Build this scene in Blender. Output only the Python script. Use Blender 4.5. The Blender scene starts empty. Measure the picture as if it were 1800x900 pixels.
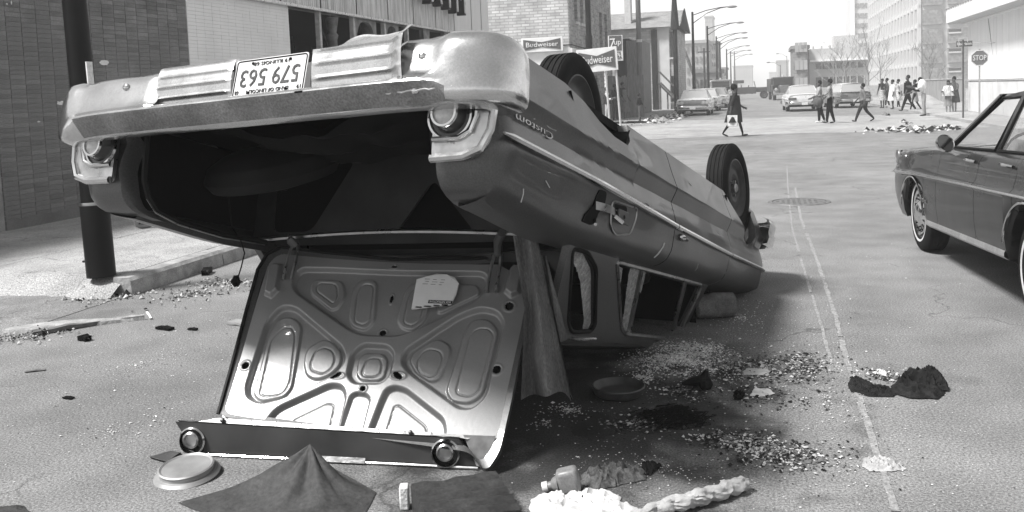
import bpy, bmesh, math, random
from mathutils import Vector, Matrix, noise, Euler
from bpy import context as ctx
random.seed(7)
PI = math.pi
S = bpy.context.scene
COL = S.collection

# ------------------------------------------------------------------ camera
FPX = 1623.0                    # focal length in photograph pixels (1800 wide)
CAM_H = 1.55
PITCH = math.asin(FPX / 20400.0)
CY = 166 + FPX * math.tan(PITCH)
ROLL = math.radians(2.25)
YAW = math.radians(15.30082)
def _basis():
    fw = Vector((0, math.cos(PITCH), -math.sin(PITCH))); up = Vector((0, math.sin(PITCH), math.cos(PITCH))); rt = Vector((1, 0, 0))
    c, s = math.cos(ROLL), math.sin(ROLL)
    r2 = c * rt - s * up; u2 = s * rt + c * up
    Z = Matrix.Rotation(YAW, 3, 'Z')
    return Z @ r2, Z @ u2, Z @ fw
RT, UP, FW = _basis()
CPOS = Vector((0, 0, CAM_H))
def ray(px, py): return RT * (px - 900) + UP * (CY - py) + FW * FPX
def gz(px, py, z=0.0):
    d = ray(px, py); return CPOS + d * ((z - CAM_H) / d.z)
def aty(px, py, Y):
    d = ray(px, py); return CPOS + d * (Y / d.y)
def atx(px, py, X):
    d = ray(px, py); return CPOS + d * (X / d.x)
cam_data = bpy.data.cameras.new('camera')
cam = bpy.data.objects.new('camera', cam_data); COL.objects.link(cam)
cam_data.sensor_width = 36; cam_data.sensor_fit = 'HORIZONTAL'; cam_data.lens = FPX * 36 / 1800
cam_data.shift_y = -(450 - CY) / 1800
cam_data.clip_start = 0.05; cam_data.clip_end = 6000
mw = Matrix((RT, UP, -FW)).transposed().to_4x4(); mw.translation = CPOS
cam.matrix_world = mw
S.camera = cam

# ------------------------------------------------------------------ sky and sun (thin bright overcast)
SUN_EL = math.radians(56); SUN_AZ = math.radians(234)     # azimuth clockwise from +Y : left and a little behind the camera
w = bpy.data.worlds.new('World'); S.world = w; w.use_nodes = True
nt = w.node_tree; nt.nodes.clear()
sky = nt.nodes.new('ShaderNodeTexSky'); sky.sky_type = 'NISHITA'; sky.sun_disc = False
sky.sun_elevation = SUN_EL; sky.sun_rotation = SUN_AZ; sky.air_density = 1.0; sky.dust_density = 1.0; sky.ozone_density = 0.0
bw = nt.nodes.new('ShaderNodeRGBToBW'); bg = nt.nodes.new('ShaderNodeBackground'); out = nt.nodes.new('ShaderNodeOutputWorld')
bg.inputs['Strength'].default_value = 0.09
nt.links.new(sky.outputs[0], bw.inputs[0]); nt.links.new(bw.outputs[0], bg.inputs['Color']); nt.links.new(bg.outputs[0], out.inputs[0])
sl = bpy.data.lights.new('sun', 'SUN'); sl.energy = 3.7; sl.angle = math.radians(12); sl.color = (1.0, 0.99, 0.98)
so = bpy.data.objects.new('sun', sl); COL.objects.link(so)
sd = Vector((math.sin(SUN_AZ) * math.cos(SUN_EL), math.cos(SUN_AZ) * math.cos(SUN_EL), math.sin(SUN_EL)))
so.rotation_euler = sd.to_track_quat('Z', 'Y').to_euler(); so.location = sd * 50
S.view_settings.view_transform = 'Standard'; S.view_settings.look = 'None'; S.view_settings.gamma = 1.0
S.view_settings.exposure = 1.05
S.view_settings.use_curve_mapping = False
S.cycles.volume_bounces = 3; S.cycles.max_bounces = 10

# ------------------------------------------------------------------ materials
MATS = {}
def M(name, g=0.3, rough=0.6, metal=0.0, var=0.15, scale=6.0, bump=0.0, bscale=None, spec=0.5, coat=0.0, detail=6, fine=0.0, fscale=120.0, spots=None, stretch=None):
    """grey procedural material: base value, broad variation, fine speckle, bump"""
    if name in MATS: return MATS[name]
    m = bpy.data.materials.new(name); m.use_nodes = True; t = m.node_tree; n = t.nodes; l = t.links
    b = n['Principled BSDF']; b.inputs['Roughness'].default_value = rough; b.inputs['Metallic'].default_value = metal
    b.inputs['Specular IOR Level'].default_value = spec if metal > .2 or spec > .5 else min(spec, .06 + g * 1.6); b.inputs['Coat Weight'].default_value = coat
    tc = n.new('ShaderNodeTexCoord'); vec = tc.outputs['Object']
    if stretch:
        mp = n.new('ShaderNodeMapping'); mp.inputs['Scale'].default_value = stretch; l.new(vec, mp.inputs[0]); vec = mp.outputs[0]
    nz = n.new('ShaderNodeTexNoise'); nz.inputs['Scale'].default_value = scale; nz.inputs['Detail'].default_value = detail; l.new(vec, nz.inputs['Vector'])
    mr = n.new('ShaderNodeMapRange'); mr.inputs['From Min'].default_value = 0.3; mr.inputs['From Max'].default_value = 0.7
    mr.inputs['To Min'].default_value = g * (1 - var); mr.inputs['To Max'].default_value = g * (1 + var); l.new(nz.outputs['Fac'], mr.inputs['Value'])
    val = mr.outputs[0]
    if fine:
        n2 = n.new('ShaderNodeTexNoise'); n2.inputs['Scale'].default_value = fscale; n2.inputs['Detail'].default_value = 3; l.new(vec, n2.inputs['Vector'])
        m2 = n.new('ShaderNodeMapRange'); m2.inputs['From Min'].default_value = 0.25; m2.inputs['From Max'].default_value = 0.75
        m2.inputs['To Min'].default_value = 1 - fine; m2.inputs['To Max'].default_value = 1 + fine; l.new(n2.outputs['Fac'], m2.inputs['Value'])
        mu = n.new('ShaderNodeMath'); mu.operation = 'MULTIPLY'; l.new(val, mu.inputs[0]); l.new(m2.outputs[0], mu.inputs[1]); val = mu.outputs[0]
    if spots:   # (scale, threshold, value): stains, chips and grit with a shape of their own
        n3 = n.new('ShaderNodeTexNoise'); n3.inputs['Scale'].default_value = spots[0]; n3.inputs['Detail'].default_value = 8; l.new(vec, n3.inputs['Vector'])
        m3 = n.new('ShaderNodeMapRange'); m3.inputs['From Min'].default_value = spots[1]; m3.inputs['From Max'].default_value = spots[1] + 0.04; l.new(n3.outputs['Fac'], m3.inputs['Value'])
        mx = n.new('ShaderNodeMix'); mx.data_type = 'FLOAT'; l.new(m3.outputs[0], mx.inputs[0]); l.new(val, mx.inputs[2]); mx.inputs[3].default_value = spots[2]; val = mx.outputs[0]
    l.new(val, b.inputs['Base Color'])
    if bump:
        nb = n.new('ShaderNodeTexNoise'); nb.inputs['Scale'].default_value = bscale or scale * 3; nb.inputs['Detail'].default_value = 8; l.new(vec, nb.inputs['Vector'])
        bp = n.new('ShaderNodeBump'); bp.inputs['Strength'].default_value = min(1, bump); bp.inputs['Distance'].default_value = 0.01 * max(1, bump); l.new(nb.outputs['Fac'], bp.inputs['Height']); l.new(bp.outputs[0], b.inputs['Normal'])
    # roughness variation
    rr = n.new('ShaderNodeMapRange'); rr.inputs['To Min'].default_value = max(0, rough - 0.12); rr.inputs['To Max'].default_value = min(1, rough + 0.12)
    l.new(nz.outputs['Fac'], rr.inputs['Value']); l.new(rr.outputs[0], b.inputs['Roughness'])
    MATS[name] = m; return m
def glass_mat(name, tint=0.8, rough=0.02, alpha=0.25, g=0.6, mx_=.9):
    if name in MATS: return MATS[name]
    m = bpy.data.materials.new(name); m.use_nodes = True; t = m.node_tree; n = t.nodes; l = t.links; n.clear()
    o = n.new('ShaderNodeOutputMaterial'); mx = n.new('ShaderNodeMixShader'); tr = n.new('ShaderNodeBsdfTransparent'); gl = n.new('ShaderNodeBsdfPrincipled')
    tr.inputs[0].default_value = (tint, tint, tint, 1)
    gl.inputs['Base Color'].default_value = (g, g, g, 1); gl.inputs['Roughness'].default_value = rough; gl.inputs['Specular IOR Level'].default_value = 1.0
    lw = n.new('ShaderNodeLayerWeight'); lw.inputs[0].default_value = 0.45
    mr = n.new('ShaderNodeMapRange'); mr.inputs['To Min'].default_value = alpha; mr.inputs['To Max'].default_value = mx_
    l.new(lw.outputs['Facing'], mr.inputs['Value']); l.new(mr.outputs[0], mx.inputs[0]); l.new(tr.outputs[0], mx.inputs[1]); l.new(gl.outputs[0], mx.inputs[2]); l.new(mx.outputs[0], o.inputs[0])
    MATS[name] = m; return m

def tag(o, label=None, cat=None, group=None, kind=None):
    if label: o['label'] = label
    if cat: o['category'] = cat
    if group: o['group'] = group
    if kind: o['kind'] = kind
    return o
def empty(name, loc=(0, 0, 0), rz=0, label=None, cat=None, group=None, mat=None):
    o = bpy.data.objects.new(name, None); COL.objects.link(o); o.empty_display_size = 0.2
    if mat is not None: o.matrix_world = mat
    else: o.location = loc; o.rotation_euler = (0, 0, rz)
    return tag(o, label, cat, group)

class MB:
    def __init__(s): s.v = []; s.f = []; s.mi = []; s.cur = 0
    def add(s, vs, fs, X=None):
        b = len(s.v)
        s.v += [tuple(X @ Vector(p)) if X is not None else tuple(p) for p in vs]
        s.f += [tuple(b + i for i in f) for f in fs]; s.mi += [s.cur] * len(fs); return s
    def box(s, c, d, X=None, taper=1.0):
        x, y, z = c; a, b2, h = d[0] / 2, d[1] / 2, d[2] / 2; t = taper
        vs = [(x - a, y - b2, z - h), (x + a, y - b2, z - h), (x + a, y + b2, z - h), (x - a, y + b2, z - h), (x - a * t, y - b2 * t, z + h), (x + a * t, y - b2 * t, z + h), (x + a * t, y + b2 * t, z + h), (x - a * t, y + b2 * t, z + h)]
        return s.add(vs, [(0, 3, 2, 1), (4, 5, 6, 7), (0, 1, 5, 4), (1, 2, 6, 5), (2, 3, 7, 6), (3, 0, 4, 7)], X)
    def hexa(s, p): return s.add(p, [(0, 3, 2, 1), (4, 5, 6, 7), (0, 1, 5, 4), (1, 2, 6, 5), (2, 3, 7, 6), (3, 0, 4, 7)])
    def grid(s, nu, nv, fn, cu=False, cv=False, skip=None, flip=False):
        b = len(s.v)
        for i in range(nu):
            for j in range(nv): s.v.append(tuple(fn(i, j)))
        for i in range(nu if cu else nu - 1):
            for j in range(nv if cv else nv - 1):
                if skip and skip(i, j): continue
                i2, j2 = (i + 1) % nu, (j + 1) % nv
                q = (b + i * nv + j, b + i2 * nv + j, b + i2 * nv + j2, b + i * nv + j2)
                s.f.append(q[::-1] if flip else q); s.mi.append(s.cur)
        return s
    def tube(s, pts, r, n=8, caps=True, closed=False, flat=1.0):
        pts = [Vector(p) for p in pts]; m = len(pts); rs = r if isinstance(r, (list, tuple)) else [r] * m
        b = len(s.v); up = None
        for i in range(m):
            a = pts[(i - 1) % m] if (closed or i > 0) else pts[i]; c = pts[(i + 1) % m] if (closed or i < m - 1) else pts[i]
            t = (c - a); t = t.normalized() if t.length > 1e-9 else Vector((0, 0, 1))
            if up is None: up = Vector((0, 0, 1)) if abs(t.z) < 0.9 else Vector((1, 0, 0))
            x = t.cross(up); x = x.normalized() if x.length > 1e-6 else Vector((1, 0, 0)); y = x.cross(t).normalized(); up = y
            for k in range(n):
                an = 2 * PI * k / n; s.v.append(tuple(pts[i] + x * (rs[i] * math.cos(an)) + y * (rs[i] * flat * math.sin(an))))
        for i in range(m if closed else m - 1):
            for k in range(n):
                i2 = (i + 1) % m; s.f.append((b + i * n + k, b + i * n + (k + 1) % n, b + i2 * n + (k + 1) % n, b + i2 * n + k)); s.mi.append(s.cur)
        if caps and not closed:
            s.f.append(tuple(b + k for k in range(n))[::-1]); s.f.append(tuple(b + (m - 1) * n + k for k in range(n))); s.mi += [s.cur] * 2
        return s
    def cyl(s, p0, p1, r0, r1=None, n=16): return s.tube([p0, p1], [r0, r0 if r1 is None else r1], n)
    def lathe(s, prof, n=32, X=None, wob=None):
        """profile [(r,z)] round z"""
        X = X or Matrix(); b = len(s.v); m = len(prof)
        for k in range(n):
            a = 2 * PI * k / n
            for (r, z) in prof:
                rr = r * (1 + (wob(a) if wob else 0)); s.v.append(tuple(X @ Vector((rr * math.cos(a), rr * math.sin(a), z))))
        for k in range(n):
            for j in range(m - 1):
                k2 = (k + 1) % n; s.f.append((b + k * m + j, b + k2 * m + j, b + k2 * m + j + 1, b + k * m + j + 1)); s.mi.append(s.cur)
        return s
    def ball(s, c, r, nu=12, nv=8, nz=0, seed=0, sc=3):
        r = (r, r, r) if not isinstance(r, (tuple, list)) else r; c = Vector(c)
        def fn(i, j):
            th = PI * j / (nv - 1); ph = 2 * PI * i / nu; d = Vector((math.sin(th) * math.cos(ph), math.sin(th) * math.sin(ph), math.cos(th)))
            k = 1 + (nz * noise.noise(d * sc + Vector((seed, seed, 0))) if nz else 0)
            return c + Vector((d.x * r[0], d.y * r[1], d.z * r[2])) * k
        return s.grid(nu, nv, fn, cu=True)
    def prism(s, poly, z0, z1, X=None):
        n = len(poly); vs = [(p[0], p[1], z0) for p in poly] + [(p[0], p[1], z1) for p in poly]
        fs = [tuple(range(n))[::-1], tuple(range(n, 2 * n))] + [(i, (i + 1) % n, n + (i + 1) % n, n + i) for i in range(n)]
        return s.add(vs, fs, X)
    def build(s, name, mat, parent=None, smooth=True, ang=35, bevel=0, mod=None, weld=True, X=None):
        me = bpy.data.meshes.new(name); me.from_pydata(s.v, [], s.f)
        mats = mat if isinstance(mat, (list, tuple)) else [mat]
        for m_ in mats: me.materials.append(m_)
        if len(mats) > 1: me.polygons.foreach_set('material_index', s.mi)
        bm = bmesh.new(); bm.from_mesh(me)
        if weld: bmesh.ops.remove_doubles(bm, verts=bm.verts, dist=1e-5)
        bmesh.ops.recalc_face_normals(bm, faces=bm.faces)
        bm.to_mesh(me); bm.free()
        if smooth:
            me.polygons.foreach_set('use_smooth', [True] * len(me.polygons)); me.set_sharp_from_angle(angle=math.radians(ang))
        o = bpy.data.objects.new(name, me); COL.objects.link(o)
        if parent: o.parent = parent
        if X is not None: o.matrix_local = X
        if bevel:
            bv = o.modifiers.new('bevel', 'BEVEL'); bv.width = bevel; bv.segments = 2; bv.limit_method = 'ANGLE'; bv.angle_limit = math.radians(40)
        return o
def inst(o, parent=None, loc=None, name=None, rot=None, scale=None):
    c = o.copy(); COL.objects.link(c); c.parent = parent
    if name: c.name = name
    if loc is not None: c.location = loc
    if rot is not None: c.rotation_euler = rot
    if scale is not None: c.scale = scale
    return c
def copy_tree(o, parent=None):
    c = o.copy(); COL.objects.link(c); c.parent = parent
    for ch in list(o.children): copy_tree(ch, c)
    return c
def interp(x, xs, ys):
    if x <= xs[0]: return ys[0]
    for i in range(1, len(xs)):
        if x <= xs[i]: return ys[i - 1] + (ys[i] - ys[i - 1]) * (x - xs[i - 1]) / (xs[i] - xs[i - 1])
    return ys[-1]
def smooth01(x): x = max(0, min(1, x)); return x * x * (3 - 2 * x)
def roundpoly(pts, r, n=4):
    out = []; m = len(pts); pts = [Vector((p[0], p[1])) for p in pts]
    for i in range(m):
        a, b, c = pts[i - 1], pts[i], pts[(i + 1) % m]
        d1, d2 = (a - b), (c - b); k = min(r, d1.length * .45, d2.length * .45); p0 = b + d1.normalized() * k; p1 = b + d2.normalized() * k
        for j in range(n + 1):
            t = j / n; out.append(tuple(p0 * (1 - t) ** 2 + b * 2 * t * (1 - t) + p1 * t * t))
    return out
def text_mb(s, size=1.0, depth=0.01, res=2, spacing=1.0):
    cu = bpy.data.curves.new('txt', 'FONT'); cu.body = s; cu.size = size; cu.extrude = depth / 2; cu.align_x = 'CENTER'; cu.align_y = 'CENTER'; cu.resolution_u = res; cu.space_character = spacing
    o = bpy.data.objects.new('txt', cu); COL.objects.link(o); ctx.view_layer.update()
    me = bpy.data.meshes.new_from_object(o); mb = MB(); mb.v = [tuple(v.co) for v in me.vertices]; mb.f = [tuple(p.vertices) for p in me.polygons]; mb.mi = [0] * len(mb.f)
    bpy.data.objects.remove(o); bpy.data.curves.remove(cu); bpy.data.meshes.remove(me); return mb
def plate(outer, holes, depth=0.01):
    """flat polygon with holes (x,y) extruded along z; as MB"""
    cu = bpy.data.curves.new('pl', 'CURVE'); cu.dimensions = '2D'; cu.fill_mode = 'BOTH'; cu.extrude = depth / 2
    for poly in [outer] + list(holes):
        sp = cu.splines.new('POLY'); sp.points.add(len(poly) - 1); sp.use_cyclic_u = True
        for i, p in enumerate(poly): sp.points[i].co = (p[0], p[1], 0, 1)
    o = bpy.data.objects.new('pl', cu); COL.objects.link(o); ctx.view_layer.update()
    me = bpy.data.meshes.new_from_object(o); mb = MB(); mb.v = [tuple(v.co) for v in me.vertices]; mb.f = [tuple(p.vertices) for p in me.polygons]; mb.mi = [0] * len(mb.f)
    bpy.data.objects.remove(o); bpy.data.curves.remove(cu); bpy.data.meshes.remove(me); return mb
def xform(mb, fn): mb.v = [tuple(fn(*p)) for p in mb.v]; return mb
def sdpoly(x, y, poly):
    d = 1e9; ins = False; n = len(poly); j = n - 1
    for i in range(n):
        x1, y1 = poly[i]; x2, y2 = poly[j]; ex, ey = x2 - x1, y2 - y1; wx, wy = x - x1, y - y1
        t = max(0, min(1, (wx * ex + wy * ey) / (ex * ex + ey * ey + 1e-12))); dx, dy = wx - ex * t, wy - ey * t; d = min(d, dx * dx + dy * dy)
        if (y1 > y) != (y2 > y) and x < (x2 - x1) * (y - y1) / (y2 - y1) + x1: ins = not ins
        j = i
    d = math.sqrt(d); return -d if ins else d

# common materials
chrome = M('chrome', .58, .13, 1.0, var=.12, scale=9, bump=.05, bscale=14)
chrome_dull = M('dull_chrome', .42, .3, 1.0, var=.25, scale=14, bump=.15, bscale=60, spots=(18, .66, .25))
tyre_m = M('tyre_rubber', .014, .8, var=.3, scale=20, bump=.2)
black_m = M('black', .006, .6, var=.2)
rubber_m = M('rubber_seal', .01, .5, var=.3)
lens_m = M('lamp_lens', .4, .12, var=.15, scale=60, coat=.8)
# ------------------------------------------------------------------ ground, road, pavement
def asphalt(name, g, patch=None):
    m = bpy.data.materials.new(name); m.use_nodes = True; t = m.node_tree; n = t.nodes; l = t.links; b = n['Principled BSDF']
    tc = n.new('ShaderNodeTexCoord'); v = tc.outputs['Object']
    def nz(sc, det=6, mn=.3, mx=.7, lo=0, hi=1):
        a = n.new('ShaderNodeTexNoise'); a.inputs['Scale'].default_value = sc; a.inputs['Detail'].default_value = det; l.new(v, a.inputs['Vector'])
        r = n.new('ShaderNodeMapRange'); r.inputs['From Min'].default_value = mn; r.inputs['From Max'].default_value = mx; r.inputs['To Min'].default_value = lo; r.inputs['To Max'].default_value = hi; l.new(a.outputs['Fac'], r.inputs['Value']); return r.outputs[0], a.outputs['Fac']
    def mul(a, b2):
        m_ = n.new('ShaderNodeMath'); m_.operation = 'MULTIPLY'; l.new(a, m_.inputs[0]); l.new(b2, m_.inputs[1]); return m_.outputs[0]
    big, _ = nz(.35, 5, lo=g * .8, hi=g * 1.2); mid, _ = nz(2.2, 8, lo=.78, hi=1.15); fine, ff = nz(95, 4, lo=.42, hi=1.6); vf, vff = nz(260, 2, lo=.55, hi=1.5)
    vo = n.new('ShaderNodeTexVoronoi'); vo.inputs['Scale'].default_value = 75; l.new(v, vo.inputs['Vector'])
    st = n.new('ShaderNodeMapRange'); st.inputs['From Min'].default_value = 0.0; st.inputs['From Max'].default_value = .28; st.inputs['To Min'].default_value = 1.5; st.inputs['To Max'].default_value = .95; l.new(vo.outputs['Distance'], st.inputs['Value'])
    val = mul(mul(mul(big, mid), mul(fine, vf)), st.outputs[0])
    # hairline cracks wandering over the surface
    cv = n.new('ShaderNodeTexVoronoi'); cv.feature = 'DISTANCE_TO_EDGE'; cv.inputs['Scale'].default_value = .55; dv = n.new('ShaderNodeTexNoise'); dv.inputs['Scale'].default_value = 2.5; dv.inputs['Detail'].default_value = 6; l.new(v, dv.inputs['Vector'])
    mxv = n.new('ShaderNodeVectorMath'); mxv.operation = 'MULTIPLY_ADD'; l.new(dv.outputs['Color'], mxv.inputs[0]); mxv.inputs[1].default_value = (.7, .7, 0); l.new(v, mxv.inputs[2]); l.new(mxv.outputs[0], cv.inputs['Vector'])
    cm = n.new('ShaderNodeMapRange'); cm.inputs['From Min'].default_value = .002; cm.inputs['From Max'].default_value = .007; cm.inputs['To Min'].default_value = .55; cm.inputs['To Max'].default_value = 1; l.new(cv.outputs['Distance'], cm.inputs['Value'])
    gate, _ = nz(.8, 3, mn=.5, mx=.6, lo=1, hi=0); gm_ = n.new('ShaderNodeMath'); gm_.operation = 'MAXIMUM'; l.new(cm.outputs[0], gm_.inputs[0]); l.new(gate, gm_.inputs[1]); val = mul(val, gm_.outputs[0])
    spl, _ = nz(1.1, 9, mn=.60, mx=.66, lo=1, hi=.72); val = mul(val, spl)
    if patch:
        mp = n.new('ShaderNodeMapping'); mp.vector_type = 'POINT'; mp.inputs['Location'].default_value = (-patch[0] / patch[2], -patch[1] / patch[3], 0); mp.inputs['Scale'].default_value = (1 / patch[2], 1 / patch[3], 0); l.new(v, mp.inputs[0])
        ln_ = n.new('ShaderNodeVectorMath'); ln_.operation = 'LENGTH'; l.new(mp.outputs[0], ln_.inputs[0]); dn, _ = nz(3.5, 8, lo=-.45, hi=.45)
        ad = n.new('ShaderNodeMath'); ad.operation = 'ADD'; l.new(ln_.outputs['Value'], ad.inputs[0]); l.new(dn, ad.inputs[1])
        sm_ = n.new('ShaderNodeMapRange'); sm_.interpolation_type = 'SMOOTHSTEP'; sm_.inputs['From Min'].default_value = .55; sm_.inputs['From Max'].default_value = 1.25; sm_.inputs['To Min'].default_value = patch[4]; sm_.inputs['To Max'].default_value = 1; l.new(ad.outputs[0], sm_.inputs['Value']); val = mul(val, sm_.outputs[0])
    l.new(val, b.inputs['Base Color']); b.inputs['Roughness'].default_value = .85
    bp = n.new('ShaderNodeBump'); bp.inputs['Strength'].default_value = .7; bp.inputs['Distance'].default_value = .006; l.new(ff, bp.inputs['Height']); l.new(bp.outputs[0], b.inputs['Normal'])
    return m
asph = asphalt('worn_asphalt', .185, patch=(-.95, 4.25, 1.05, 1.15, .17))     # damp oil stain plus the wreck's shadow, both painted dark into the asphalt
asph_pale = asphalt('pale_crossing_asphalt', .29)
conc = asphalt('pavement_concrete', .35)
kerb_m = M('kerb_stone', .3, .85, var=.3, scale=9, bump=.8, bscale=30, fine=.3)
dirt_m = asphalt('packed_dirt', .21)
grass_m = M('dry_grass_lot', .24, .95, var=.4, scale=4, bump=1, bscale=25, fine=.5, fscale=40)

def sheet(name, x0, x1, y0, y1, z, mat, n=2, m=2, dz=0, kind='structure'):
    mb = MB(); mb.grid(n, m, lambda i, j: (x0 + (x1 - x0) * i / (n - 1), y0 + (y1 - y0) * j / (m - 1), z + (dz * noise.noise(Vector((i * .31, j * .23, 3))) if dz and 0 < i < n - 1 and 0 < j < m - 1 else 0)))
    return tag(mb.build(name, mat, smooth=True), kind=kind)
sheet('ground', -420, 420, -40, 760, -.03, dirt_m)
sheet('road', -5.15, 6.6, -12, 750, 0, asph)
sheet('cross_street', -60, -5.16, 30.4, 42, -.002, asph_pale)
# pale worn crossing at the intersection, ragged edges
mb = MB()
def crs(i, j):
    x = -5.14 + (12.4) * i / 60; y = (29.6 + .5 * noise.noise(Vector((x * .5, 1, 0))) + (.18 * (x - 1))) if j == 0 else ((44 + 1.0 * noise.noise(Vector((x * .4, 5, 0)))) if j == 3 else 31 + 5 * (j - 1) + .2 * x)
    return (x, y, .004)
mb.grid(61, 4, crs); tag(mb.build('crossing', asph_pale), kind='structure')
# pavement on the right with its kerb
mb = MB(); mb.grid(2, 2, lambda i, j: (6.6 + 1.6 * i + (0 if i == 0 else 0), 27.5 + 80 * j, .1)); mb.grid(2, 2, lambda i, j: (6.6, 27.5 + 80 * j, -.03 + .13 * i)); mb.grid(2, 2, lambda i, j: (6.6 + 40 * j, 27.5, -.03 + .13 * i))
mb.grid(2, 2, lambda i, j: (8.2 + 38.4 * i, 27.5 + 80 * j, .1))
tag(mb.build('far_pavement', asph_pale, smooth=False), kind='structure')
# near left pavement: raised slabs (each a part), broken end at the corner
KX = -5.12
pav = sheet('pavement', -40, KX - .17, 6.62, 29.6, .13, conc, 2, 2)
slab_parts = []
# slab pieces laid on the base: joints stay open
xs = [KX - .17 - d for d in (0, 1.55, 3.66)]
ys = [6.62, 8.55, 10.5, 12.45, 14.4, 16.3, 18.3, 20.3]
for a in range(2):
    for bq in range(len(ys) - 1):
        X1, X0, Y0, Y1 = xs[a] - .006, xs[a + 1] + .006, ys[bq] + .006, ys[bq + 1] - .006
        mb = MB(); t0 = random.uniform(-.003, .003); t1 = random.uniform(-.003, .003)
        if bq == 0 and a == 0:   # broken corner slab
            edge = [(X1, Y0 + .03), (X1 - .22, Y0 - .05), (X1 - .4, Y0 + .06), (X1 - .6, Y0 + .02), (X1 - .78, Y0 + .12), (X1 - 1.0, Y0 + .02), (X1 - 1.22, Y0 + .1), (X0, Y0 + .05), (X0, Y1), (X1, Y1)]
            mb.prism(edge, .131, .151)
        else:
            mb.hexa([(X0, Y0, .131), (X1, Y0, .131), (X1, Y1, .131), (X0, Y1, .131), (X0, Y0, .152 + t0), (X1, Y0, .152 + t1), (X1, Y1, .152 + t0), (X0, Y1, .152 - t1)])
        mb.build('slab', conc, pav, smooth=False, bevel=.004)
# near edge of the raised pavement crumbles down into the driveway
mb = MB()
def crumble(i, j):
    x = KX - .1 - 36 * (i / 120) ** 1.6; e = noise.noise(Vector((x * 2.3, 0, 0))) * .09 + noise.noise(Vector((x * 7, 4, 0))) * .05
    y = [6.72, 6.6 + e * .4, 6.46 + e, 6.3 + 1.3 * e][j] + 0; z = [.149, .14 + e * .1, .07, -.031][j]
    if x < KX - 1.9: y = [6.72, 6.3, 5.2, 4.4][j] + e; z = [.149, .125, .05, -.031][j]
    return (x, y, z)
mb.grid(121, 4, crumble); tag(mb.build('driveway_apron', conc), kind='structure')
# kerb stones along the pavement (each a part)
krb = empty('kerb', (0, 0, 0)); tag(krb, kind='structure')
y = 6.5; k = 0
while y < 29.5:
    L = 1.5 + random.uniform(-.2, .2); mb = MB(); h = .148 + random.uniform(-.004, .004); n_ = 8
    def kf(i, j):
        yy = y + .008 + (L - .016) * i / n_; ch = .012 * noise.noise(Vector((yy * 6, j, 0)))
        return [(KX - .17, yy, -.02), (KX - .17, yy, h), (KX - .035 + ch, yy, h - .002), (KX - .005 + ch, yy, h - .03), (KX + .01 + ch, yy, -.02)][j]
    mb.grid(n_ + 1, 5, kf); mb.f.append((0, 1, 2, 3, 4)); mb.f.append(tuple(n_ * 5 + q for q in range(5))); mb.mi += [0, 0]
    mb.build('kerbstone', kerb_m, krb); y += L; k += 1
# short near kerb fragment at the far left, at the edge of the lot
mb = MB()
def kn(i, j):
    p = Vector((-5.1, 5.23, 0)).lerp(Vector((-4.45, 5.75, 0)), i / 20) + Vector((-.15, .12, 0)) * (j == 0) * 1.3
    ch = .02 * noise.noise(Vector((i * .7, j, 2)))
    return (p.x + ch, p.y + ch, [-.02, .05, .055, .02, -.02][j] if True else 0)
def kn2(i, j):
    t = i / 20; p = Vector((-5.15, 5.19, 0)).lerp(Vector((-4.42, 5.74, 0)), t); q = Vector((-.62, .8, 0)); ch = .02 * noise.noise(Vector((i * .7, j, 2)))
    w_ = .2 * math.sin(PI * min(1, .25 + t * .9)) ; off = [w_, w_ * .8, 0.02, 0, -.01][j]; z = [-.02, .035, .04 + ch, .025, -.02][j]
    return (p.x + q.x * off + ch, p.y + q.y * off, z)
mb.grid(21, 5, kn2); tag(mb.build('kerb_fragment', kerb_m), 'low broken slab of kerb lying flat at the edge of the dirt lot', 'kerb slab')
# dirt lot left of the road in front of the driveway
lot = MB(); lot.grid(40, 12, lambda i, j: (-5.16 - .0 - 35 * (i / 39) ** 1.5 + (.1 * noise.noise(Vector((j * .9, 0, 0))) if i == 0 else 0), -8 + 14.6 * j / 11, .002 + (.0 if i == 0 else .02 * abs(noise.noise(Vector((i * .3, j * .7, 0)))))))
tag(lot.build('dirt_lot', dirt_m), kind='structure')
# grass lot far left
mb = MB(); mb.grid(30, 20, lambda i, j: (-5.3 - 30 * i / 29, 43.5 + 45 * j / 19, .06 + .05 * noise.noise(Vector((i * .6, j * .6, 0))))); tag(mb.build('vacant_lot', grass_m), kind='structure')
# ---- road markings: faint worn paint
paint = M('worn_road_paint', .245, .8, var=.3, scale=30, fine=.4)
def worn_line(px_pts, w_=.05, seg=.035, keep=.5, sd=1, name='worn_centre_line'):
    pts = [gz(*p) for p in px_pts]; mb = MB(); r = random.Random(sd); prev = None
    for a, b2 in zip(pts, pts[1:]):
        L = (b2 - a).length; d = (b2 - a) / L; s_ = Vector((d.y, -d.x, 0)); t = 0
        while t < L:
            dl = seg * r.uniform(.5, 1.6)
            if r.random() < keep:
                o1, o2, o3, o4 = [r.uniform(.2, .5) * w_ for _ in range(4)]; p = a + d * t; q = a + d * min(L, t + dl)
                mb.add([p + s_ * o1 + Vector((0, 0, .004)), p - s_ * o2 + Vector((0, 0, .004)), q - s_ * o3 + Vector((0, 0, .004)), q + s_ * o4 + Vector((0, 0, .004))], [(0, 1, 2, 3)])
            t += dl
    o = mb.build(name, paint, weld=False); tag(o, kind='structure'); return o
worn_line([(1383, 290), (1385, 330), (1392, 400), (1415, 480), (1440, 560), (1462, 640)], sd=2, keep=.93, seg=.12, w_=.028)
worn_line([(1398, 330), (1408, 385), (1437, 460), (1470, 560), (1490, 640), (1540, 790), (1575, 900)], sd=3, w_=.04, keep=.93, seg=.12)
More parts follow.
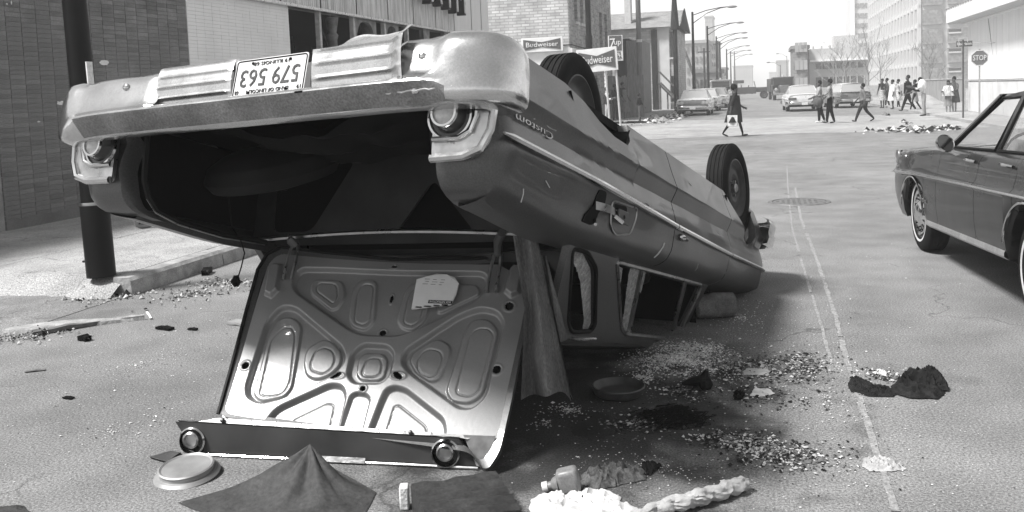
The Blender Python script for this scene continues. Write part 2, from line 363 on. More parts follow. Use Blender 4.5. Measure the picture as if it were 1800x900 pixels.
# manhole cover
mh = gz(1405, 355); X = Matrix.Translation(mh)
iron = M('cast_iron', .15, .6, metal=.3, var=.3, scale=20, bump=.3)
t = empty('manhole_cover', mh, 0, 'round iron manhole cover set flush in the road between the two cars', 'manhole cover')
MB().lathe([(0, .008), (.33, .008), (.335, -.01)], 40).build('cover', iron, t)
MB().lathe([(.345, -.01), (.345, .009), (.39, .009), (.4, -.005)], 40).build('rim', iron, t)
mb = MB()
for i in range(-4, 5):
    for j in range(-4, 5):
        if i * i + j * j < 17: mb.box((i * .068, j * .068, .0095), (.035, .035, .004))
mb.build('stud_pattern', iron, t, smooth=False)

# ------------------------------------------------------------------ left buildings along X = FX
FX = -8.8
brick_m = M('dark_glazed_brick', .165, .7, var=.28, scale=2.2, bump=.3, bscale=50, fine=.25, fscale=60)
brick_m2 = M('darker_brick', .14, .7, var=.25, scale=3, bump=.3, bscale=50, fine=.25, fscale=60)
brick_m3 = M('greyer_brick', .19, .7, var=.25, scale=3, bump=.3, bscale=50, fine=.25, fscale=60)
mort = M('pale_mortar', .48, .9, var=.25, scale=5, fine=.2)
mort_w = M('white_painted_joint', .40, .8, var=.15, scale=5)
wbrick = M('white_painted_brick', .78, .6, var=.06, scale=2, bump=.1, bscale=40, spots=(3.2, .70, .45))
b1 = empty('brick_building', (FX, 9.02, .15), 0, 'dark brick building wall of stack bonded bricks behind the black lamp post', 'building')
def child_world(o): o.location = (-FX, -9.02, -.15)
mb = MB(); mb.box((FX - 4.01, 11.0 - .02, 2.13), (8, 3.9, 4.1)); o = mb.build('wall', mort, b1, smooth=False); child_world(o)
random.seed(11)
proto = {}
def brick_mesh(mat):
    if mat.name not in proto:
        q = MB().hexa([(0, 0, 0), (0, .238, 0), (-.02, .238, 0), (-.02, 0, 0), (0, 0, .0545), (0, .238, .0545), (-.02, .238, .0545), (-.02, 0, .0545)]).build('brick', mat, None, smooth=False)
        proto[mat.name] = q.data; bpy.data.objects.remove(q)
    return proto[mat.name]
rest = {m.name: MB() for m in (brick_m, brick_m2, brick_m3)}; cells = []
for r in range(68):
    for c in range(16):
        cells.append((r, c))
vis = sorted([q for q in cells if q[0] < 60], key=lambda q: (q[1] * .24) ** 2 + ((q[0] - 15) * .06) ** 2)[:300]; vs_ = set(vis)
for (r, c) in cells:
    mt = random.choices([brick_m, brick_m2, brick_m3], [6, 2, 2])[0]; y = 9.02 + .004 + c * .245; z = .155 + .0 + r * .0585; jx = random.uniform(-.002, .002)
    if (r, c) in vs_:
        o = bpy.data.objects.new('brick', brick_mesh(mt)); COL.objects.link(o); o.parent = b1; o.location = (.009 + jx, y - 9.02, z - .15)
    else:
        rest[mt.name].hexa([(FX + .009 + jx, y, z), (FX + .009 + jx, y + .238, z), (FX - .02, y + .238, z), (FX - .02, y, z), (FX + .009 + jx, y, z + .0545), (FX + .009 + jx, y + .238, z + .0545), (FX - .02, y + .238, z + .0545), (FX - .02, y, z + .0545)])
for m_ in (brick_m, brick_m2, brick_m3):
    o = rest[m_.name].build('bricks', m_, b1, smooth=False, weld=False); child_world(o); tag(o, kind='stuff')
mb = MB()   # skirting of dark tar/paint at the foot and a paper scrap
mb.grid(30, 3, lambda i, j: (FX + .012 + .004 * j, 9.03 + 3.85 * i / 29, .15 + [(.0), .11 + .03 * noise.noise(Vector((i * .8, 0, 0))), .13 + .05 * noise.noise(Vector((i * .8, 0, 0)))][j])); o = mb.build('tarred_foot', brick_m2, b1); child_world(o)
scrap = M('torn_paper', .7, .8, var=.2, scale=40)
for (px, py, w_, h_) in [(107, 181, .2, .055), (183, 110, .26, .08), (12, 7, .03, .02), (20, 5, .02, .05), (68, 214, .06, .02), (150, 120, .02, .02)]:
    p = atx(px, py, FX + .02); mb = MB(); pts = [(0, w_ * (math.cos(a) * (.75 + .35 * noise.noise(Vector((a * 2, px, 0))))) / 2, h_ * (math.sin(a) * (.75 + .45 * noise.noise(Vector((a * 2, px, 5))))) / 1.6) for a in [2 * PI * q / 14 for q in range(14)]]
    mb.add([(p.x + .003, p.y + q[1], p.z + q[2]) for q in pts] + [(p.x - .004, p.y + q[1], p.z + q[2]) for q in pts], [tuple(range(14)), tuple(range(14, 28))[::-1]] + [(q, (q + 1) % 14, 14 + (q + 1) % 14, 14 + q) for q in range(14)])
    o = mb.build('paper_scrap', scrap, b1); child_world(o)
# dark-coloured box filling the recess left of the brick wall
mb = MB(); mb.box((FX - 4.2, 6.6, 1.9), (8, 4.8, 3.8)); tag(mb.build('rear_annex', M('dark_annex_wall', .05, .8), smooth=False), 'dark sooty annex wall at the left edge beside the brick building', 'building')  # one flat dark colour over the whole box, no soot texture

# white painted brick part of the store
b2 = empty('burned_store', (FX, 12.95, .15), 0, 'burned out store with white brick end wall, black openings and corrugated fascia', 'building')
def cw2(o): o.location = (-FX, -12.95, -.15)
mb = MB(); mb.box((FX - .16, 14.6, 1.79), (.3, 3.3, 3.26)); mb.box((FX - .16, 21.3, 4.5), (.3, 16.7, 2.15)); cw2(mb.build('wall', mort_w, b2, smooth=False))
mb = MB(); random.seed(5)
for r in range(56):
    for c in range(14):
        y = 12.955 + c * .2357; z = .16 + r * .0585
        if z > 3.38: continue
        jx = random.uniform(-.0015, .0015) + .007; mb.hexa([(FX + jx, y + .002, z), (FX + jx, y + .2345, z), (FX - .02, y + .2345, z), (FX - .02, y + .002, z), (FX + jx, y + .002, z + .056), (FX + jx, y + .2345, z + .056), (FX - .02, y + .2345, z + .056), (FX - .02, y + .002, z + .056)])
o = mb.build('painted_bricks', wbrick, b2, smooth=False, weld=False); cw2(o); tag(o, kind='stuff')
soot = M('charred_interior', .012, .9, var=.5, scale=2)
mb = MB(); mb.box((FX - 6.5, 21.5, 1.8), (.3, 17, 3.4)); mb.box((FX - 3.3, 21.5, .05), (6.4, 17, .16)); mb.box((FX - 3.4, 21.5, 3.6), (6.4, 17, .2)); mb.box((FX - 3.3, 13.2, 1.8), (6.2, .3, 3.4)); mb.box((FX - 3.3, 29.6, 1.8), (6.2, .2, 3.4)); cw2(mb.build('charred_interior', soot, b2, smooth=False))
random.seed(4)
for i in range(26):   # fallen beams and hanging laths inside the opening
    y = random.uniform(16.8, 28); z = random.uniform(2, 3.3); x = FX - random.uniform(.6, 4)
    cw2(MB().tube([(x, y, z), (x + random.uniform(-.5, .5), y + random.uniform(-1, 1), z - random.uniform(.2, 1.5))], random.uniform(.01, .035), 5).build('fallen_beam', M('charred_wood', .05, .9, var=.6, scale=12), b2))
cast = M('cast_iron_column_paint', .17, .55, var=.5, scale=6, fine=.3)
cast2 = M('pale_trim', .45, .6, var=.3, scale=8)
for (ya, wd, kind) in [(17.62, .09, 0), (18.85, .22, 1), (19.28, .1, 0), (20.7, .22, 1), (21.05, .1, 0), (22.1, .2, 1), (22.55, .09, 0), (24.0, .3, 2), (25.7, .25, 2), (27.2, .25, 2), (28.4, .2, 2)]:
    mb = MB()
    if kind == 0: mb.box((FX - .06, ya, 1.8), (.1, wd, 3.25)); mt = cast2
    elif kind == 1:
        mb.lathe([(wd * .62, .16), (wd * .62, .35), (wd * .5, .4), (wd * .46, 2.9), (wd * .6, 3.0), (wd * .42, 3.06), (wd * .7, 3.4)], 14, Matrix.Translation((FX - .35, ya, 0))); mt = cast
    else:
        mb.prism([(-wd * .25, .15), (wd * .25, .15), (wd * .28, 2.6), (wd * .9, 3.4), (-wd * .9, 3.4), (-wd * .28, 2.6)], -.06, .06, Matrix.Translation((FX - .1, ya, 0)) @ Matrix(((0, 0, 1, 0), (1, 0, 0, 0), (0, 1, 0, 0), (0, 0, 0, 1)))); mt = cast
    cw2(mb.build('column', mt, b2))
# curved bracket arches between the columns
for (ya, yb) in [(19.35, 20.6), (21.12, 22.0)]:
    mb = MB(); n_ = 16
    def arc(i, j):
        t = i / n_; yy = ya + (yb - ya) * t; zc = 2.6 + .75 * (1 - abs(2 * t - 1) ** 3.5)
        return (FX - .05 - .1 * (j in (1, 2)), yy, [zc, zc, 3.42, 3.42][j])
    mb.grid(n_ + 1, 4, arc, cv=True); cw2(mb.build('arched_bracket', cast, b2))
# fascia: corrugated panels, each one a part
mb = MB(); mb.box((FX + .04, 21.2, 3.415), (.16, 16.9, .035)); mb.box((FX + .13, 21.2, 3.43), (.02, 16.9, .05)); cw2(mb.build('fascia_rail', chrome_dull, b2, smooth=False))
corr = M('corrugated_metal', .52, .45, metal=.2, var=.35, scale=5, stretch=(1, 2.2, .25), fine=.15, spots=(9, .68, .2))
flatp = M('flat_fascia_panel', .60, .5, var=.06, scale=2, stretch=(1, 2, .3))
seams = [12.95, 14.25, 15.81, 17.45, 19.2, 21.0, 22.7, 24.4, 26.0, 27.7, 28.75, 29.6]
for i, (a, b_) in enumerate(zip(seams, seams[1:])):
    a += .03; b_ -= .03; mb = MB(); fl = i >= 8
    n_ = 4 if fl else int((b_ - a) / .085) * 4
    mb.grid(n_ + 1, 2, lambda i_, j: (FX + .10 + (0 if fl else .02 * [0, 1, 1, 0][i_ % 4]), a + (b_ - a) * i_ / n_, 3.44 + 2.3 * j + (.02 * noise.noise(Vector((i_ * .3, i, 0))) if not fl and j == 0 else 0)))
    mb.grid(2, 2, lambda i_, j: (FX + .09, a + (b_ - a) * i_, 3.445 + 2.29 * j)); mb.grid(2, 2, lambda i_, j: (FX + .0 + .1 * i_, b_, 3.445 + 2.29 * j))
    cw2(mb.build('fascia_panel', flatp if fl else corr, b2, smooth=False))
mb = MB(); mb.box((FX + .045, 21.3, 4.6), (.08, 16.6, 2.3)); cw2(mb.build('fascia_backing', black_m, b2, smooth=False))
# channel letters on the fascia, undersides in view
sg = empty('store_sign', (FX + .15, 21.5, 3.9), 0, 'large dark three dimensional letters mounted on the corrugated store fascia', 'sign')
lm = M('sign_letter_black', .02, .4, var=.4, scale=8); lt = M('sign_letter_rim', .45, .4, var=.3, scale=10)
lett = [('T', 21.45, 4.12), ('R', 22.35, 4.0), ('A', 23.45, 3.88), ('I', 24.5, 3.84), ('M', 25.5, 3.78)]
for ch, yy, zz in lett:
    Xm = Matrix.Translation((.22, yy - 21.5, zz + .55 - 3.9)) @ Matrix(((0, 0, 1, 0), (1, 0, 0, 0), (0, 1, 0, 0), (0, 0, 0, 1)))
    mb = text_mb(ch, 1.45, .24); mb.v = [tuple(Xm @ Vector(p)) for p in mb.v]; lo = mb.build('letter', lm, sg, smooth=False, weld=False)
    mb = text_mb(ch, 1.3, .02); Xm2 = Matrix.Translation((.355, yy - 21.5, zz + .56 - 3.9)) @ Matrix(((0, 0, 1, 0), (1, 0, 0, 0), (0, 1, 0, 0), (0, 0, 0, 1))); mb.v = [tuple(Xm2 @ Vector(p)) for p in mb.v]; mb.build('letter_face', lt, lo, smooth=False, weld=False)

# ------------------------------------------------------------------ the liquor store on the far corner
def brick_tex(name, g, gm, sc=1.0, var=.2, w_=.2, h_=.065, rough=.85, mor=.012, spots=None):
    m = bpy.data.materials.new(name); m.use_nodes = True; t = m.node_tree; n = t.nodes; l = t.links; b = n['Principled BSDF']; b.inputs['Roughness'].default_value = rough
    tc = n.new('ShaderNodeTexCoord'); sp = n.new('ShaderNodeSeparateXYZ'); l.new(tc.outputs['Object'], sp.inputs[0]); ad = n.new('ShaderNodeMath'); l.new(sp.outputs[0], ad.inputs[0]); l.new(sp.outputs[1], ad.inputs[1])
    cb = n.new('ShaderNodeCombineXYZ'); l.new(ad.outputs[0], cb.inputs[0]); l.new(sp.outputs[2], cb.inputs[1])
    br = n.new('ShaderNodeTexBrick'); l.new(cb.outputs[0], br.inputs['Vector']); br.inputs['Scale'].default_value = 1; br.inputs['Brick Width'].default_value = w_; br.inputs['Row Height'].default_value = h_; br.inputs['Mortar Size'].default_value = mor
    br.inputs['Color1'].default_value = (g * (1 - var),) * 3 + (1,); br.inputs['Color2'].default_value = (g * (1 + var),) * 3 + (1,); br.inputs['Mortar'].default_value = (gm,) * 3 + (1,)
    nz = n.new('ShaderNodeTexNoise'); nz.inputs['Scale'].default_value = 1.3; nz.inputs['Detail'].default_value = 8; l.new(tc.outputs['Object'], nz.inputs['Vector']); mr = n.new('ShaderNodeMapRange'); mr.inputs['From Min'].default_value = .3; mr.inputs['From Max'].default_value = .7; mr.inputs['To Min'].default_value = .72; mr.inputs['To Max'].default_value = 1.18; l.new(nz.outputs['Fac'], mr.inputs['Value'])
    vm = n.new('ShaderNodeVectorMath'); vm.operation = 'SCALE'; l.new(br.outputs['Color'], vm.inputs[0]); l.new(mr.outputs[0], vm.inputs['Scale']); l.new(vm.outputs[0], b.inputs['Base Color'])
    bp = n.new('ShaderNodeBump'); bp.inputs['Strength'].default_value = .5; bp.inputs['Distance'].default_value = .01; bp.invert = True; l.new(br.outputs['Fac'], bp.inputs['Height']); l.new(bp.outputs[0], b.inputs['Normal'])
    return m
wb = brick_tex('whitewashed_common_brick', .48, .3, var=.2, h_=.14, w_=.42, mor=.02)
gb = brick_tex('grey_face_brick', .26, .3, var=.35, h_=.12, w_=.36)
LX, LY = FX, 43.3
ls = empty('liquor_store', (LX, LY, 0), 0, 'whitewashed brick corner liquor store with beer signs beyond the side street', 'building')
def facade(name, mat, w_, h_, holes, depth, X, parent, sm=False):
    mb = plate([(0, 0), (w_, 0), (w_, h_), (0, h_)], holes, depth); mb.v = [tuple(X @ Vector(p)) for p in mb.v]; return mb.build(name, mat, parent, smooth=sm, weld=False)
XS = Matrix(((0, 0, 1, 0), (1, 0, 0, 0), (0, 1, 0, 0), (0, 0, 0, 1)))     # plate x->Y, y->Z, z->X
XF = Matrix(((1, 0, 0, 0), (0, 0, -1, 0), (0, 1, 0, 0), (0, 0, 0, 1)))    # plate x->X, y->Z, z->-Y
# wall facing the camera (beyond the alley) and the street front with windows
facade('side_wall', wb, 14, 9, [], .3, Matrix.Translation((-14 + .0, .15, 0)) @ XF, ls)
wins = []
for k in range(3):
    x0 = 1.2 + k * 1.55; wins += [[(x0, 5.0), (x0 + .8, 5.0), (x0 + .8, 6.9), (x0, 6.9)]]
x0 = 8.4; wins += [[(x0, 4.0), (x0 + .9, 4.0), (x0 + .9, 6.0), (x0, 6.0)], [(10.2, 4.0), (11.1, 4.0), (11.1, 6.0), (10.2, 6.0)]]
facade('front_wall', gb, 12.6, 9, wins + [[(1, .1), (4.5, .1), (4.5, 2.4), (1, 2.4)], [(6, .1), (7.2, .1), (7.2, 2.4), (6, 2.4)]], .3, Matrix.Translation((-.15, .302, 0)) @ XS, ls)
dk = M('dark_window_glass', .03, .15, var=.4, scale=1.5, coat=.5)
for h in wins + [[(1, .1), (4.5, .1), (4.5, 2.4), (1, 2.4)], [(6, .1), (7.2, .1), (7.2, 2.4), (6, 2.4)]]:
    y0, z0, y1, z1 = h[0][0] + .302, h[0][1], h[2][0] + .302, h[2][1]
    wo = MB().box((-.24, (y0 + y1) / 2, (z0 + z1) / 2), (.02, y1 - y0 + .1, z1 - z0 + .1)).build('window', dk, ls, smooth=False)
    MB().box((-.17, (y0 + y1) / 2, (z0 + z1) / 2), (.05, .05, z1 - z0)).box((-.17, (y0 + y1) / 2, (z0 + z1) / 2), (.045, y1 - y0, .05)).build('sash', M('sash_paint', .4, .6), wo, smooth=False)
    if z0 > 1: MB().box((.03, (y0 + y1) / 2, z0 - .08), (.14, y1 - y0 + .25, .12)).build('sill', M('stone_sill', .45, .8, var=.2), wo, smooth=False)
MB().box((-7, 6.4, 8.9), (13.6, 12.3, .2)).box((.05, 6.4, 9.05), (.4, 12.9, .35)).box((-13.8, 6.4, 4.4), (.2, 12.3, 8.8)).box((-7, 12.8, 4.4), (13.6, .2, 8.8)).build('roof', M('roof_tar', .1, .9), ls, smooth=False)
# sign band over the shop, cornice pipe, lamp brackets
wp = M('white_sign_paint', .66, .5, var=.08, scale=3, spots=(5, .7, .4)); MB().box((-3.1, -.07, 3.28), (6.3, .1, .78)).box((.12, 1.9, 3.28), (.1, 4.1, .7)).build('sign_band', wp, ls, smooth=False)
MB().tube([(-6.2, -.1, 3.72), (.14, -.1, 3.78), (.2, 4.1, 3.7)], .03, 6).tube([(-3.6, -.1, 3.72), (-3.6, -.35, 3.78), (-3.6, -.4, 3.6)], .02, 5).tube([(-1.7, -.1, 3.75), (-1.7, -.4, 3.8)], .02, 5).build('pipe', black_m, ls)
MB().tube([(-5.55, -.05, 9), (-5.5, -.05, 5.2)], .07, 8).build('downpipe', M('rusty_pipe', .08, .7), ls)
dkred = M('bowtie_sign_dark', .09, .5, var=.2)
def bowtie_sign(loc, rot, w_, h_, label, txt):
    t = empty('beer_sign', loc, 0, label, 'sign'); t.rotation_euler = rot
    MB().box((0, 0, 0), (w_ * 1.12, .12, h_ * 1.3)).build('sign_board', wp, t, smooth=False, bevel=.01)
    mb = plate([(-w_ / 2, h_ / 2), (-w_ / 2, -h_ / 2), (0, -h_ * .22), (w_ / 2, -h_ / 2), (w_ / 2, h_ / 2), (0, h_ * .22)], [], .02); mb.v = [(p[0], -p[2] - .075, p[1]) for p in mb.v]; mb.build('bow_tie', dkred, t, smooth=False, weld=False)
    mb = text_mb(txt, h_ * .62, .02); sx = w_ * .86 / (max(p[0] for p in mb.v) - min(p[0] for p in mb.v)); mb.v = [(p[0] * sx, -p[2] - .095, p[1]) for p in mb.v]; mb.build('lettering', wp, t, smooth=False, weld=False)
    return t
s0 = aty(921, 80, 43.1); s1 = aty(986, 77, 43.1); c0 = (s0 + s1) / 2
bowtie_sign((c0.x, 43.05, c0.z), (0, 0, 0), (s1 - s0).length, .52, 'flat Budweiser bow tie sign on the whitewashed side wall', 'Budweiser')
s0 = aty(1020, 108, 38.6); s1 = aty(1080, 103, 38.6); c0 = (s0 + s1) / 2
t = bowtie_sign((c0.x, 38.6, c0.z), (0, math.radians(-3), math.radians(0)), (s1 - s0).length * 1.05, .75, 'Budweiser bow tie sign hanging on posts in front of the shops', 'Budweiser')
for dx in (-.45, .3, .75): MB().cyl((dx, .05, -.5), (dx, .05, -c0.z), .045, n=8).build('post', M('pale_post', .45, .6), t)
# liquor lettering on the front return
mb = text_mb('LIQUORS', .4, .02); mb.v = [(-8.8 + .185 + p[2], 43.3 + 1.9 + p[0], 3.42 + p[1]) for p in mb.v]; o = mb.build('shop_lettering', black_m, ls, smooth=False, weld=False); o.location = (8.8, -43.3, 0)
# 7up pizza sign
p = aty(1082, 80, 41); t = empty('soda_sign', p, 0, 'tall 7up sign with PIZZA lettering hung above the pavement', 'sign')
wq = .64; MB().box((0, 0, -.12), (wq, .1, 1.12)).build('sign_board', wp, t, smooth=False, bevel=.01)
MB().box((0, -.06, .1), (wq * .86, .02, .66)).build('dark_field', dkred, t, smooth=False)
for s_, sz, x_, z_, mt in (('7', .55, -.13, .1, wp), ('up', .34, .1, .14, wp)):
    mb = text_mb(s_, sz, .02); mb.v = [(p_[0] + x_, -.08 - p_[2], p_[1] + z_) for p_ in mb.v]; mb.build('lettering', mt, t, smooth=False, weld=False)
for s_, z_ in (("JAC'S", -.36), ('PIZZA', -.54)):
    mb = text_mb(s_, .19, .02); mb.v = [(p_[0] + .03, -.065 - p_[2], p_[1] + z_) for p_ in mb.v]; mb.build('lettering', black_m, t, smooth=False, weld=False)
# barber pole
p = gz(1067, 215); t = empty('barber_pole', (aty(1067, 200, 44).x, 44, 0), 0, 'striped barber pole on a stand at the shop front', 'barber pole')
mb = MB(); mb.cyl((0, 0, 1.7), (0, 0, 3.0), .075, n=16); mb.build('pole', wp, t)
mb = MB(); mb.tube([(.078 * math.cos(a), .078 * math.sin(a), 1.75 + a * .03) for a in [q * .3 for q in range(140)]], .014, 4); mb.build('stripe', dkred, t); MB().ball((0, 0, 3.05), .1).cyl((0, 0, 0), (0, 0, 1.7), .05, n=8).build('stand', cast2, t)
# ------------------------------------------------------------------ left side beyond the store
def wall_box(mb, x0, x1, y0, y1, z0, z1): return mb.box(((x0 + x1) / 2, (y0 + y1) / 2, (z0 + z1) / 2), (x1 - x0, y1 - y0, z1 - z0))
board_m = M('charred_boards', .025, .85, var=.5, scale=4, stretch=(6, 6, .5), bump=.3)
board2 = M('weathered_boards', .16, .9, var=.4, scale=4, stretch=(7, 7, .5), bump=.4, fine=.3)
# dark boarded shack behind the soda sign
Yb = 57.5
a = aty(1096, 70, Yb); b_ = aty(1103, 70, Yb); c_ = aty(1120, 70, Yb); d_ = aty(1133, 150, Yb)
t = empty('boarded_shack', (a.x, Yb, 0), 0, 'dark charred two part boarded shack behind the soda sign and the utility pole', 'building')
mb = MB(); wall_box(mb, -.6, c_.x - a.x - .6, 0, 4, 0, c_.z + .1); mb.build('wall', board_m, t, smooth=False)
mb = MB(); wall_box(mb, c_.x - a.x - .6, d_.x - a.x - .05, -.6, 4, 0, c_.z - .05); mb.build('side_room', board2, t, smooth=False)
mb = MB(); wall_box(mb, -.7, c_.x - a.x - .5, -.1, 4.1, c_.z + .1, c_.z + .2); mb.build('parapet', cast2, t, smooth=False)
# board fence in front, every board a part
Yf = 50.0; p0 = aty(1066, 135, Yf); p1 = aty(1131, 133, Yf); n_ = 17
t = empty('board_fence', (p0.x, Yf, 0), 0, 'weathered vertical board fence beside the utility pole where people stand', 'fence')
for i in range(n_):
    w_ = (p1.x - p0.x) / n_; h_ = (p0.z + (p1.z - p0.z) * i / n_) + random.uniform(-.05, .06)
    MB().box((w_ * (i + .5), random.uniform(-.01, .01), h_ / 2), (w_ * .93, .03, h_)).build('board', board2, t, smooth=False)
MB().box(((p1.x - p0.x) / 2, .04, 1.6), (p1.x - p0.x, .05, .1)).box(((p1.x - p0.x) / 2, .04, .5), (p1.x - p0.x, .05, .1)).build('rail', board2, t, smooth=False)
# gabled house
Yh = 66.0
hb = gz(1187, 188); L0 = aty(1050, 60, Yh).x; R0 = aty(1186, 60, Yh).x; ev = aty(1160, 47, Yh).z; rg = aty(1160, 19, Yh + 4.5).z
t = empty('gabled_house', (R0, Yh, 0), 0, 'tall old house with a shingled gable roof, pale brick and charred openings behind the shack', 'house')
W_ = R0 - L0; paleb = brick_tex('pale_old_brick', .42, .3, var=.2, h_=.16, w_=.5)
def yx(px, yy=Yh): return aty(px, 100, yy).x - R0
holes = [[(yx(1146) + W_, .1), (yx(1155.5) + W_, .1), (yx(1155.5) + W_, ev - .3), (yx(1146) + W_, ev - .3)]]
facade('front_wall', paleb, W_, ev, [], .25, Matrix.Translation((-W_, .12, 0)) @ XF, t)
MB().box(((yx(1146) + yx(1155.5)) / 2, -.12, ev / 2 - .1), (yx(1155.5) - yx(1146), .2, ev - .2)).build('charred_doorway', board_m, t, smooth=False)
MB().box(((yx(1156) + yx(1177)) / 2, -.03, ev / 2), (yx(1177) - yx(1156), .12, ev - .1)).build('plaster_panel', M('pale_plaster', .55, .8, var=.12, scale=1), t, smooth=False)
for zz in (.5, 3.6):
    wo = MB().box(((yx(1179) + yx(1185)) / 2, -.03, zz + 1), (yx(1185) - yx(1179), .1, 1.8)).build('window', dk, t, smooth=False); MB().box(((yx(1179) + yx(1185)) / 2, -.09, zz + .04), (yx(1185) - yx(1179) + .15, .16, .12)).build('sill', cast2, wo, smooth=False)
MB().box((-W_ / 2, 4.6, ev / 2), (W_, 9, ev)).build('body', paleb, t, smooth=False)
sh = M('asphalt_shingles', .21, .9, var=.25, scale=2, bump=.4, bscale=18, fine=.35, fscale=14)
mb = MB(); mb.grid(24, 10, lambda i, j: (-W_ - .5 + (W_ + .9) * i / 23, -.5 + 5.1 * j / 9, ev - .05 + (rg - ev) * j / 9 + .05 * (j % 2) * .3)); mb.grid(2, 10, lambda i, j: (-W_ - .5 + (W_ + .9) * i, 4.6 + 5.1 * (1 - j / 9), ev - .05 + (rg - ev) * j / 9)); mb.build('roof', sh, t, smooth=False)
mb = MB(); mb.add([(0, 0, ev - .1), (0, 9.2, ev - .1), (0, 4.6, rg - .05), (-.2, 0, ev - .1), (-.2, 9.2, ev - .1), (-.2, 4.6, rg - .05)], [(0, 1, 2), (3, 5, 4), (0, 2, 5, 3), (1, 4, 5, 2), (0, 3, 4, 1)]); mb.add([(p[0] + .35, p[1] * .96 - .5, p[2]) for p in [(0, 0, ev - .1), (0, 9.6, ev - .1), (0, 5, rg + .1), (.06, 0, ev - .1), (.06, 9.6, ev - .1), (.06, 5, rg + .1)]], [(0, 1, 2), (3, 5, 4)]); mb.build('gable_end', board_m, t, smooth=False)
q0 = aty(1091, 45, Yh - 1).x - R0; q1 = aty(1102, 45, Yh - 1).x - R0; MB().box(((q0 + q1) / 2, 1.5, rg - .6), (q1 - q0, .9, 6)).build('chimney', M('pale_stack', .5, .8, var=.1), t, smooth=False)
# outdoor stair at the house
st = empty('outdoor_stair', (0, 0, 0), 0, 'steep timber outdoor stair against the white wall of the old house', 'stair')
a = aty(1158, 146, Yh - 1.6); b_ = aty(1184, 172, Yh - 1.6); wd = M('stair_timber', .12, .9, var=.4)
for dy in (0, .9): MB().tube([(a.x, a.y + dy, a.z), (b_.x, b_.y + dy, b_.z)], .1, 4).build('stringer', wd, st, smooth=False); MB().tube([(a.x, a.y + dy, a.z + .8), (b_.x, b_.y + dy, b_.z + .8)], .035, 5).build('handrail', wd, st)
for i in range(8): q = a.lerp(b_, (i + .5) / 8); MB().box((q.x, q.y + .45, q.z), (.24, .95, .04)).build('tread', wd, st, smooth=False)
for i in (0, 4): q = a.lerp(b_, i / 8); MB().cyl((q.x, q.y + .9, 0), (q.x, q.y + .9, q.z), .06, n=6).build('post', wd, st)
# ruined brick wall with a leaning beam
Yr = 92
a = aty(1192, 75, Yr); b_ = aty(1201, 75, Yr)
t = empty('ruined_wall', (a.x, Yr, 0), 0, 'jagged remains of a burned brick wall beyond the gabled house', 'ruin')
mb = MB(); pr_ = [(0, 0), (b_.x - a.x, 0), (b_.x - a.x, a.z - .6), (.6 * (b_.x - a.x), a.z), (.2, a.z - .1), (0, a.z - .3)]; mb.prism(pr_, -.3, .3, XF); mb.build('wall', M('sooty_brick', .14, .9, var=.4, scale=2), t, smooth=False)
for zz in (1.5, 4.3): MB().box(((b_.x - a.x) * .5, -.32, zz), (.35, .1, 1.5)).build('window', black_m, t, smooth=False)
a = aty(1200, 80, 84); b_ = aty(1229, 158, 84); o = MB().tube([a, b_], .14, 5).build('leaning_beam', wd); tag(o, 'long charred beam leaning down beside the far lamp post', 'beam')
# smoky block and tower behind the lamp posts
def block(name, px0, px1, pyt, Y, depth, mat, label, cat, floors=0, cols=0, wm=None, zb=0, sidewalls=True):
    x0 = aty(px0, 100, Y).x; x1 = aty(px1, 100, Y).x; zt = aty((px0 + px1) / 2, pyt, Y).z
    t = empty(name, (x0, Y, 0), 0, label, cat)
    mb = MB(); mb.box(((x1 - x0) / 2, depth / 2, zt / 2), (x1 - x0, depth, zt)); mb.build('walls', mat, t, smooth=False)
    MB().box(((x1 - x0) / 2, depth / 2, zt + .25), (x1 - x0 + .5, depth + .5, .5)).build('cornice', mat, t, smooth=False)
    if floors:
        pm = MB().box((0, 0, 0), ((x1 - x0) / cols * .45, .3, zt / floors * .5)).build('window', wm or dk, t, smooth=False)
        for f in range(floors):
            for c in range(cols):
                o = pm if (f == 0 and c == 0) else inst(pm, t); o.location = ((x1 - x0) * (c + .5) / cols, -.03, zt * (f + .5) / floors)
    return t
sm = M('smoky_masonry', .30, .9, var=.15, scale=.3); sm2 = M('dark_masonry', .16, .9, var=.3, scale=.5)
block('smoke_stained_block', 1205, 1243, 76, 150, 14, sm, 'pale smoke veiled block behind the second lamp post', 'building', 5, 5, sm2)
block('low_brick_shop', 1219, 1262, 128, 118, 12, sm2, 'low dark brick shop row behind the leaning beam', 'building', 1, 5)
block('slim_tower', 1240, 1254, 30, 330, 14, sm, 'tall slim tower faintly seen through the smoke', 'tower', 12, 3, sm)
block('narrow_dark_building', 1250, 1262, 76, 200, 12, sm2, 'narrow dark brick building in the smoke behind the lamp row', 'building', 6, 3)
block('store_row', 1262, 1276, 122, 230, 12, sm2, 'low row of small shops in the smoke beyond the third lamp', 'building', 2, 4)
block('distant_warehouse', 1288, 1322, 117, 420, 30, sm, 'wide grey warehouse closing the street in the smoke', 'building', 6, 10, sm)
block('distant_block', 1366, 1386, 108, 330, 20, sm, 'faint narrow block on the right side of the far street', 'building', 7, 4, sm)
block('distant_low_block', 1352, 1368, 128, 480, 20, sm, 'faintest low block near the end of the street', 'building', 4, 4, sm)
# shop signs seen as pale boards under the smoke
for i, (px, py) in enumerate([(1257, 135), (1265, 132), (1271, 138)]):
    p = aty(px, py, 150 + i * 8); t = empty('shop_sign', p, 0, ['first', 'second', 'third'][i] + ' pale shop sign from the left under the far lamp row', 'sign'); MB().box((0, 0, 0), (1.4, .2, .9)).build('board', wp, t, smooth=False); MB().cyl((-1.2, 0, .1), (-.6, 0, .1), .05, n=6).build('bracket', black_m, t)

